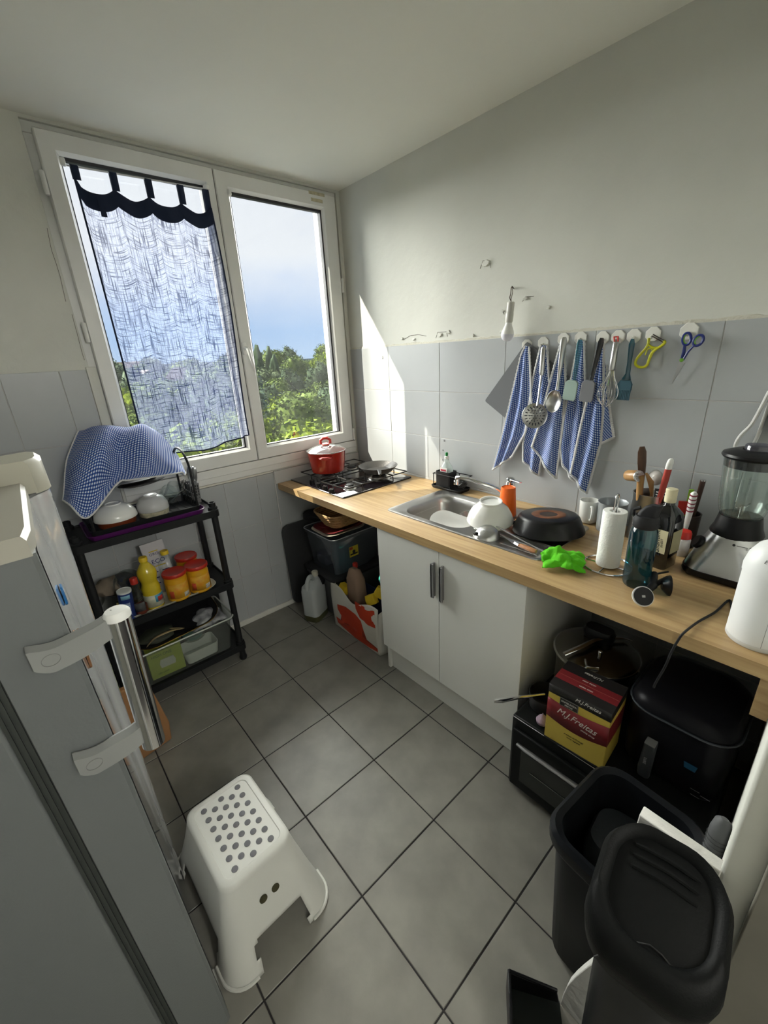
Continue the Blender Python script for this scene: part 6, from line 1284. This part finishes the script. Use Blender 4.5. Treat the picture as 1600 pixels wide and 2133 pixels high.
# jerrycan
JER = M('milky_plastic', (.46, .49, .50), .4)
jc = thing('jerrycan', 'milky plastic jerrycan with white cap and olive liquid', 'jerrycan', (-.640, -.262, 0), math.radians(24)); jc.scale = (1.05, 1.05, 1.28)
b = MB(); b.loft([rrect(.13, .10, .025, .002), rrect(.138, .108, .028, .01), rrect(.138, .108, .028, .16), rrect(.13, .1, .03, .185), rrect(.06, .06, .028, .208, cx=.03), rrect(.034, .034, .0165, .214, cx=.034), rrect(.034, .034, .0165, .226, cx=.034)]); b.build('body', JER, jc)
b = MB(); b.tube(smoothpath([(.012, 0, .206), (-.005, 0, .232), (-.03, 0, .236), (-.055, 0, .215), (-.06, 0, .18)], 4), .012, 10); b.build('handle', JER, jc)
b = MB(); b.lathe([(.0185, .224), (.0195, .226), (.0195, .244), (.017, .247), (0, .247)], 24, (.034, 0, 0), cap1=False); b.build('cap', M('cap_cream', (.62, .60, .50), .5), jc)
b = MB(); b.loft([rrect(.132, .102, .025, .0015), rrect(.1395, .1095, .028, .0095), rrect(.1395, .1095, .028, .034)]); b.build('liquid', M('olive_liquid', (.085, .085, .035), .3), jc)
# shopping bag with red print
sg = thing('shopping_bag', 'white shopping bag with red print full of packages', 'bag', (-.500, -.640, 0))
BGW = M('bag_white', (.60, .58, .53), .7, bump=.3, bscale=14); BGR = M('bag_red', (.50, .045, .015), .6, bump=.3, bscale=14)
def bagface(s_, t_, off=0):  # s along the front 0..1 , t up 0..1
    y = .215 - .43 * s_; z = .30 * t_ * (1 + .03 * math.sin(s_ * 9)); x = -.105 - .028 * math.sin(PI * s_) * math.sin(PI * min(1, t_ * 1.05)) - .012 * math.sin(s_ * 7 + t_ * 3) * t_ - off
    return (x, y, z + .002)
def bagpatch(poly, name, mat, off, n=10):
    pass
N = 24; b = MB()
for j in range(N + 1):
    for i in range(N + 1): b.v.append(bagface(i / N, j / N * (.93 + .07 * math.cos(i / N * 7))))
for j in range(N):
    for i in range(N): a = j * (N + 1) + i; b.f.append((a, a + 1, a + N + 2, a + N + 1))
b.build('front_panel', BGW, sg, solid=.002, ang=180)
def sidep(y, k):
    b = MB()
    for j in range(9):
        for i in range(7):
            u, v = i / 6, j / 8; x0 = bagface(k, v)[0]; b.v.append((x0 + (.075 - x0) * u, y + .01 * math.sin(u * PI) * (1 if y > 0 else -1), .27 * v * (1 + .05 * math.sin(u * 6)) + .002))
    for j in range(8):
        for i in range(6): a = j * 7 + i; b.f.append((a, a + 1, a + 8, a + 7))
    b.build('side_panel', BGW, sg, solid=.002, ang=180)
sidep(.215, 0); sidep(-.215, 1)
b = MB(); b.box(.07, .075, -.213, .213, .002, .27); b.build('back_panel', M('bag_navy', (.02, .03, .09), .6), sg); b = MB(); b.box(-.105, .07, -.212, .212, .001, .004); b.build('bottom_panel', BGW, sg)
def redshape(pts, name):
    # fan patch over the curved front panel, pts in (s,t)
    c = (sum(p[0] for p in pts) / len(pts), sum(p[1] for p in pts) / len(pts)); b = MB(); K = 6; n = len(pts)
    rings = [[(c[0] + (p[0] - c[0]) * q / K, c[1] + (p[1] - c[1]) * q / K) for p in pts] for q in range(1, K + 1)]
    b.v = [bagface(c[0], c[1], .0022)] + [bagface(s_, t_, .0022) for r in rings for s_, t_ in r]
    for i in range(n): b.f.append((0, 1 + i, 1 + (i + 1) % n))
    for q in range(K - 1):
        for i in range(n): a0 = 1 + q * n + i; a1 = 1 + q * n + (i + 1) % n; b.f.append((a0, a1, a1 + n, a0 + n))
    b.build(name, BGR, sg, ang=180)
redshape([(.10, .12), (.22, .10), (.5, .04), (.8, .04), (.97, .07), (.97, .15), (.78, .22), (.75, .45), (.72, .62), (.6, .70), (.35, .68), (.16, .60), (.17, .5), (.26, .42), (.22, .28), (.08, .26)], 'red_print')
redshape([(.56, .96), (.75, .94), (.95, .93), (.97, .6), (.85, .60), (.7, .68), (.6, .82)], 'red_print')
pb = MB(); pb.loft([rrect(.07, .10, .02, .10), rrect(.08, .12, .03, .22), rrect(.075, .115, .03, .36), rrect(.05, .08, .025, .42), rrect(.02, .04, .01, .435)]); o = pb.build('brown_packet', M('brown_paper', (.30, .20, .14), .8, bump=.5, bscale=16)); o.location = (-.505, -.56, .0); o.rotation_euler = (.05, -.08, .1); tag(o, 'wrinkled brown paper packet sticking out of the shopping bag', 'packet')
for k, (x, y, z, rx, lab) in enumerate(((-.565, -.50, .275, .2, 'yellow sponge cloth packet at the end of the shopping bag'), (-.552, -.745, .30, -.5, 'yellow folded cloth on the right of the shopping bag'), (-.505, -.77, .335, .4, 'bright yellow packet sticking up beside the cabinet'))):
    b = MB(); b.loft([rrect(.04, .06, .006, -.03), rrect(.045, .062, .006, 0), rrect(.035, .055, .006, .028)]); o = b.build('yellow_packet', M('yellow_cloth', (.66, .46, .02), .7, bump=.3, bscale=40), bevel=.002); o.location = (x, y, z); o.rotation_euler = (rx, .2, .3 * k); tag(o, lab, 'packet')
rb = thing('red_cap_bottle', 'bottle with red cap standing behind the brown packet', 'bottle', (-.45, -.475, 0)); b = MB(); b.lathe([(.033, 0), (.036, .005), (.036, .25), (.02, .31), (.013, .34), (.013, .37)], 24); b.build('body', M('dark_bottle', (.03, .03, .035), .2), rb); b = MB(); b.lathe([(.015, .365), (.016, .37), (.016, .392), (.013, .396), (0, .396)], 20, cap1=False); b.build('cap', M('red_plastic', (.55, .025, .015), .45), rb)
bk = thing('bucket', 'dark bucket with turquoise rim behind the shopping bag', 'bucket', (-.255, -.70, 0)); b = MB(); b.lathe([(.11, 0), (.115, .005), (.145, .30), (.14, .30), (.112, .01), (0, .01)], 36, cap1=False); b.build('bucket_body', M('bucket_dark', (.03, .025, .022), .5), bk); b = MB(); b.tube(circ(.146, .30, 40), .008, 8, closed=True); b.build('rim', M('turquoise', (.05, .42, .34), .4), bk)
b = MB(); b.lathe([(.05, 0), (.09, .03), (.12, .10), (.118, .10), (.088, .034), (0, .006)], 36, cap0=True, cap1=False); o = b.build('white_basin', M('basin_white', (.62, .62, .60), .35)); o.location = (-.255, -.70, .265); o.rotation_euler = (.1, -.15, 0); tag(o, 'white bowl resting in the turquoise-rimmed bucket', 'bowl')
# ================================================================ UNDER THE WORKTOP, RIGHT: oven, wine box, pots, air fryer
OB = M('oven_black', (.010, .011, .011), .35); OG = M('oven_glass', (.012, .016, .014), .08, coat=.5)
ov = thing('mini_oven', 'black mini oven with glass door standing on the floor', 'oven', (-.545, -2.045, 0))
def O_(x, y, z): return (x + .545, y + 2.045, z)
b = MB(); b.box(-.735 + .545, -.34 + .545, -2.335 + 2.045, -1.757 + 2.045, .012, .345); b.build('housing', OB, ov, bevel=.008)
b = MB(); b.box(-.748 + .545, -.735 + .545, -2.32 + 2.045, -1.77 + 2.045, .03, .30); dr = b.build('door', OB, ov, bevel=.004)
b = MB(); b.box(-.7500 + .545, -.7475 + .545, -2.20 + 2.045, -1.81 + 2.045, .075, .225); b.build('door_glass', OG, dr)
b = MB(); b.box(-.7502 + .545, -.7475 + .545, -2.19 + 2.045, -1.82 + 2.045, .08, .22); 
b = MB(); b.tube([O_(-.765, -1.80, .262), O_(-.768, -1.83, .262), O_(-.768, -2.20, .262), O_(-.765, -2.23, .262)], [.006, .0085, .0085, .006], 10, flat=.7); b.build('handle', M('handle_grey', (.30, .30, .30), .35, .8), dr)
b = MB(); b.tube([O_(-.752, -1.85, .15), O_(-.752, -2.19, .15)], .0012, 5); b.build('rack_wire', M('wire_dim', (.2, .2, .18), .4, 1.0), dr)
for (x, y) in ((-.70, -1.79), (-.70, -2.30), (-.38, -1.79), (-.38, -2.30)): b = MB(); b.lathe([(.014, 0), (.016, .014)], 12, O_(x, y, 0)); b.build('foot', BLACKM, ov)
b = MB(); b.tube([O_(-.7365, -1.76, .343), O_(-.7365, -2.33, .343)], .0014, 5); b.build('edge_trim', CHROME, ov)
# wine carton
wc = thing('wine_carton', 'black red and yellow wine carton standing on the oven', 'carton', (-.668, -1.972, .347), math.radians(3)); wc.scale = (1.06, 1.06, 1.06)
WYL = M('carton_yellow', (.58, .43, .07), .55); WRD = M('carton_wine', (.17, .012, .016), .5); WBK = M('carton_black', (.014, .013, .013), .45); WWT = M('print_white', (.62, .60, .56), .6)
hw, hd, hh = .088, .066, .215
b = MB(); b.box(-hd, hd, -hw, hw, 0, hh); b.build('carton', WYL, wc, bevel=.002)
def face(y0, y1, z0, z1, name, mat, e=.0006, curve=0):
    b = MB(); n = 12
    lo = [(-hd - e, y0 + (y1 - y0) * k / n, z0 + curve * math.sin(PI * (k / n)) ) for k in range(n + 1)]; hi = [(-hd - e, y0 + (y1 - y0) * k / n, z1 + curve * math.sin(PI * (k / n)) * .6) for k in range(n + 1)]
    b.loft([lo, hi], False, False, False); return b.build(name, mat, wc, solid=.0005)
face(-hw, hw, .095, .165, 'red_band', WRD, curve=-.016); face(-hw, hw, .185, hh, 'black_band', WBK); face(-hw, hw, 0, .008, 'bottom_band', WBK)
b = MB(); b.loft([[(x, -hw - .0006, z) for x, z in ((-hd, .092), (hd, .085), (hd, .155), (-hd, .165))], [(x, -hw - .0002, z) for x, z in ((-hd, .092), (hd, .085), (hd, .155), (-hd, .165))]]); b.build('red_band', WRD, wc); b = MB(); b.box(-hd, hd, -hw - .0006, -hw - .0001, .185, hh); b.build('black_band', WBK, wc)
b = MB(); b.box(-hd - .0005, hd, -hw - .0005, hw + .0005, hh - .0005, hh + .0006); tp_ = b.build('top_flap', WBK, wc); b = MB(); b.box(-.03, .018, -hw, hw, hh + .0006, hh + .0012); b.build('top_red_band', WRD, tp_); b = MB(); b.tube([(-.006, -hw, hh + .0014), (-.006, hw, hh + .0014)], .0008, 4); b.build('flap_seam', M('seam_wine', (.25, .05, .04), .6), tp_)
b = MB(); b.box(-hd - .0016, -hd - .0006, -.002, .052, .158, .186); pl_ = b.build('name_plate', M('plate_grey', (.16, .16, .15), .5), wc); b = MB(); b.box(-hd - .0022, -hd - .0016, .0, .050, .160, .184); b.build('plate_inset', WBK, pl_)
FX = lambda y, z, e=.0026: frame((-hd - e, y, z), (0, -1, 0), (0, 0, 1))
text('ERMELINDA', .0085, WWT, pl_, FX(.025, .1755)); text('FREITAS', .0065, WWT, pl_, FX(.025, .1655))
text('M.J.Freitas', .030, WWT, wc, frame((-hd - .0012, .0, .128), (0, -1, -.10), (0, 0, 1)), shear=.35, squash=.92); text('vinho tinto', .009, WWT, wc, frame((-hd - .0012, -.035, .104), (0, -1, -.10), (0, 0, 1)), shear=.3)
text('M.J.Freitas', .017, WWT, wc, frame((-hd - .0012, -.025, .203), (0, -1, 0), (0, 0, 1)), shear=.35); text('M.J.Freitas', .013, WWT, tp_, frame((.045, 0, hh + .0008), (0, 1, 0), (-1, 0, 0)), shear=.35); text('vinho tinto', .009, WWT, tp_, frame((-.02, 0, hh + .0014), (0, -1, 0), (1, 0, 0)), shear=.3); text('vinho tinto', .009, WWT, tp_, frame((.008, 0, hh + .0014), (0, 1, 0), (-1, 0, 0)), shear=.3)
text('5 L', .012, WYL, wc, FX(.06, .014, .0012)); text('produto de Portugal', .007, INK, wc, FX(.0, .06, .0012)); text('vinho regional', .007, INK, wc, FX(.0, .05, .0012))
# pressure cooker behind
pcq = thing('pressure_cooker', 'steel pressure cooker with black lid handle behind the wine carton', 'pressure cooker', (-.415, -1.895, .347)); pcq.scale = (1.2, 1.2, 1.16)
b = MB(); b.lathe([(.105, 0), (.11, .004), (.112, .135), (.118, .138), (.118, .15), (.112, .155), (.085, .168), (.03, .176), (0, .177)], 44, cap1=False); b.build('body_and_lid', M('cooker_steel', (.22, .21, .19), .22, 1.0), pcq)
b = MB(); b.tube(circ(.119, .146, 44), .004, 6, closed=True); b.build('rim', CHROME, pcq)
b = MB(); b.tube(smoothpath([(-.11, .05, .172), (-.06, .02, .19), (0, 0, .194), (.07, -.04, .182), (.10, -.06, .168)], 4), .008, 10, flat=.5); b.build('locking_bar', CHROME, pcq)
b = MB(); b.loft([rrect(.05, .085, .02, .176, cx=.035, cy=.01), rrect(.055, .09, .022, .198, cx=.035, cy=.01), rrect(.045, .08, .02, .21, cx=.035, cy=.01)]); b.build('lid_knob', BLACK, pcq)
b = MB(); b.lathe([(.006, .172), (.006, .196), (.0045, .198)], 14, (-.055, -.03, 0)); b.build('valve', CHROME, pcq)
b = MB(); b.tube([(-.125, -.01, .15), (-.112, -.02, .168), (-.095, -.045, .166)], .004, 8); b.tube([(-.112, -.02, .168), (-.09, -.005, .172)], .004, 8); b.build('latch', CHROME, pcq)
# saucepan with long handle
sp_ = thing('saucepan', 'dark saucepan with long steel handle on the oven', 'saucepan', (-.618, -1.818, .347))
b = MB(); b.lathe([(.05, 0), (.054, .003), (.057, .055), (.059, .057), (.056, .057), (.053, .006), (0, .005)], 36, cap1=False); b.build('body', M('pan_dark', (.02, .02, .02), .3), sp_)
def SP(u, v, x): return at(u, v, 'x', x) - Vector(sp_.location)
b = MB(); b.tube([Vector((-.04, .035, .045)), SP(1130, 1447, -.66), SP(1085, 1452, -.735), SP(1062, 1456, -.77), SP(1046, 1459, -.79), SP(1029, 1460, -.81)], [.009, .011, .012, .016, .019, .013], 10, flat=.45); b.build('handle', CHROME, sp_)
gr = MB(); gr.lathe([(.004, 0), (.018, .006), (.021, .018), (.014, .03), (.003, .04), (.002, .046)], 16); o = gr.build('garlic_bulb', M('garlic', (.36, .26, .34), .6, var=.3, vscale=60)); o.location = (-.700, -1.852, .347); tag(o, 'purple garlic bulb left of the wine carton', 'garlic')
# air fryer
af = thing('air_fryer', 'black air fryer with pull handle and blue sticker on the oven', 'air fryer', (-.50, -2.205, .347))
b = MB(); b.loft([rrect(.26, .235, .05, 0), rrect(.28, .25, .06, .015), rrect(.30, .262, .07, .14), rrect(.305, .265, .075, .225), rrect(.30, .262, .075, .24), rrect(.27, .235, .08, .262), rrect(.22, .19, .07, .268)]); b.build('housing', M('fryer_black', (.008, .008, .010), .28), af)
b = MB(); b.tube(rrect(.312, .270, .078, .228), .0035, 6, closed=True); b.build('trim_ring', M('fryer_rim', (.03, .035, .042), .35), af)
b = MB(); b.loft([rrect(.03, .032, .012, .018, cx=-.168, cy=.045), rrect(.034, .034, .012, .05, cx=-.172, cy=.045), rrect(.03, .03, .008, .142, cx=-.166, cy=.043)]); hd2 = b.build('pull_handle', M('fryer_handle', (.035, .038, .042), .45), af)
b = MB(); b.box(-.182, -.152, .03, .057, .142, .1445); b.build('handle_tip', M('tip_grey', (.2, .2, .2), .4), hd2)
text('LUXE', .010, M('print_grey', (.4, .4, .4), .6), hd2, frame((-.1905, .045, .09), (0, 0, -1), (0, 1, 0) if False else (0, -1, 0)))
b = MB(); b.loft([rrect(.0012, .026, .0004, .108, cx=-.1512, cy=-.052), rrect(.0012, .032, .0004, .128, cx=-.1512, cy=-.052)]); b.build('blue_sticker', M('sticker_blue', (.008, .06, .12), .5), af)
for (y, z) in ((-.075, .045), (-.10, .038), (-.078, .025)): b = MB(); b.box(-.1485, -.1475, y - .011, y + .011, z - .0007, z + .0007); b.build('vent_mark', M('tip_grey', (.2, .2, .2), .4), af)
# ================================================================ BINS, DUSTPAN, BRUSH near the doorway
BNB = M('bin_black', (.008, .009, .011), .36); BNI = M('bin_inner', (.008, .008, .009), .6)
ob = thing('open_bin', 'open black waste bin with rolled rim beside the oven', 'bin', (-.962, -2.205, 0), math.radians(-6))
b = MB(); b.loft([rrect(.22, .19, .05, 0), rrect(.235, .205, .055, .01), rrect(.275, .24, .06, .42), rrect(.287, .252, .065, .425), rrect(.31, .272, .07, .45), rrect(.31, .272, .07, .475), rrect(.29, .252, .062, .486), rrect(.262, .225, .055, .478), rrect(.25, .215, .055, .44), rrect(.22, .19, .05, .02)], True, True); b.build('bin_body', BNB, ob)
lf = MB(); lf.loft([rrect(.17, .16, .05, 0), rrect(.20, .19, .055, .12), rrect(.17, .17, .05, .15), rrect(.12, .12, .04, .145)]); o = lf.build('bin_liner_bag', M('liner_slate', (.022, .026, .030), .5, bump=.8, bscale=14)); o.location = (-.955, -2.215, .25); o.rotation_euler = (.0, .25, .1); tag(o, 'dark liner bag inside the open black bin', 'bin bag')
tb2 = thing('swing_lid_bin', 'tall black waste bin with recessed lid before the plaster nib', 'bin', (-1.258, -2.318, 0), math.radians(8))
b = MB(); b.loft([rrect(.11, .10, .04, 0), rrect(.12, .11, .045, .01), rrect(.15, .13, .05, .60), rrect(.165, .148, .05, .68)]); b.build('bin_body', BNB, tb2)
b = MB(); lids = []
for (w, d, r, z, cx_, tilt) in ((.170, .154, .05, .675, 0, 0), (.184, .172, .055, .69, 0, .05), (.192, .182, .06, .73, .0, .12), (.186, .178, .062, .762, .003, .22), (.168, .162, .06, .778, .006, .3), (.150, .145, .055, .776, .008, .3), (.138, .132, .05, .764, .010, .3), (.09, .09, .04, .768, .012, .3), (.03, .03, .012, .772, .012, .3)):
    lids.append([(x + cx_, y, zz + tilt * (x + cx_)) for x, y, zz in rrect(w, d, r, z, 8)])
b.loft(lids); lido = b.build('lid', M('lid_black', (.0055, .006, .006), .5, bump=.1, bscale=300), tb2, ang=60)
for k in range(3): b = MB(); b.tube(smoothpath([(.024 + k * .016, -.045, .778 + k * .0048), (.026 + k * .016, 0, .781 + k * .0048), (.024 + k * .016, .045, .778 + k * .0048)], 4), [.002] + [.0035] * 7 + [.002], 6); b.build('grip_ridge', M('lid_black', (.0055, .006, .006), .5), lido)
b = MB(); b.tube(smoothpath([(-.092, .06, .70), (-.055, .0, .752), (-.075, -.075, .72)], 5), .0016, 5); b.build('lid_crease', M('lid_crease', (.004, .004, .004), .6), lido)
dp = thing('dustpan', 'dark grey dustpan lying on the floor beside the bins', 'dustpan', (-1.262, -2.198, 0), math.radians(-54))
DPG = M('dustpan_grey', (.022, .027, .025), .5)
b = MB(); b.loft([[(-.075, -.03, .012), (.05, -.03, .004), (.05, .10, .004), (-.075, .10, .012)], [(-.075, -.03, .016), (.05, -.03, .006), (.05, .10, .006), (-.075, .10, .016)]]); b.build('pan_floor', DPG, dp)
for y in (.096, -.036): b = MB(); b.loft([[(-.078, y, 0), (.05, y, 0), (.04, y, .05), (-.078, y, .085)], [(-.078, y + .008, 0), (.05, y + .008, 0), (.04, y + .008, .05), (-.078, y + .008, .085)]]); b.build('side_wall', BLACK, dp, bevel=.002)
b = MB(); b.box(-.082, -.074, -.036, .104, 0, .085); b.build('back_wall', BLACK, dp, bevel=.002)
b = MB(); b.tube([(-.078, .1, .086), (.04, .1, .052)], .004, 8); b.build('top_rim', BLACK, dp)
hb_ = thing('hand_broom', 'broom with ribbed grey grip standing behind the plaster nib', 'broom', (-1.105, -2.355, 0)); hb_.location.z = 0
b = MB(); b.tube([(0, 0, .03), (.12, .0, .60)], .007, 10); b.build('pole', DKG, hb_)
b = MB(); b.tube([(.115, 0, .575), (.118, 0, .59), (.124, 0, .615), (.134, 0, .665), (.138, 0, .685), (.140, 0, .692)], [.010, .0165, .0185, .0175, .014, .006], 16); g_ = b.build('grip', M('grip_grey2', (.085, .088, .092), .6), hb_)
for k in range(7): b = MB(); c_ = Vector((.1195 + k * .0017, 0, .6 + k * .0085)); b.tube([c_ + Vector((.0188 * math.cos(a), .0188 * math.sin(a), -.2 * .0188 * math.cos(a))) for a in [q * 2 * PI / 16 for q in range(16)]], .0008, 4, closed=True); b.build('rib', DKG, g_)
b = MB(); b.box(-.05, .02, -.012, .012, 0, .04); b.build('brush_head', DKG, hb_)

for nm in ('black_plastic', 'black_matte', 'bin_black', 'bin_inner', 'lid_black', 'cart_black', 'oven_black', 'fryer_black', 'charcoal_plastic', 'dustpan_grey', 'oven_glass', 'burnt_black'):
    if nm in MATS: _b(MATS[nm]).inputs['Specular IOR Level'].default_value = .28 if nm not in ('bin_black', 'lid_black', 'fryer_black', 'oven_black') else .12
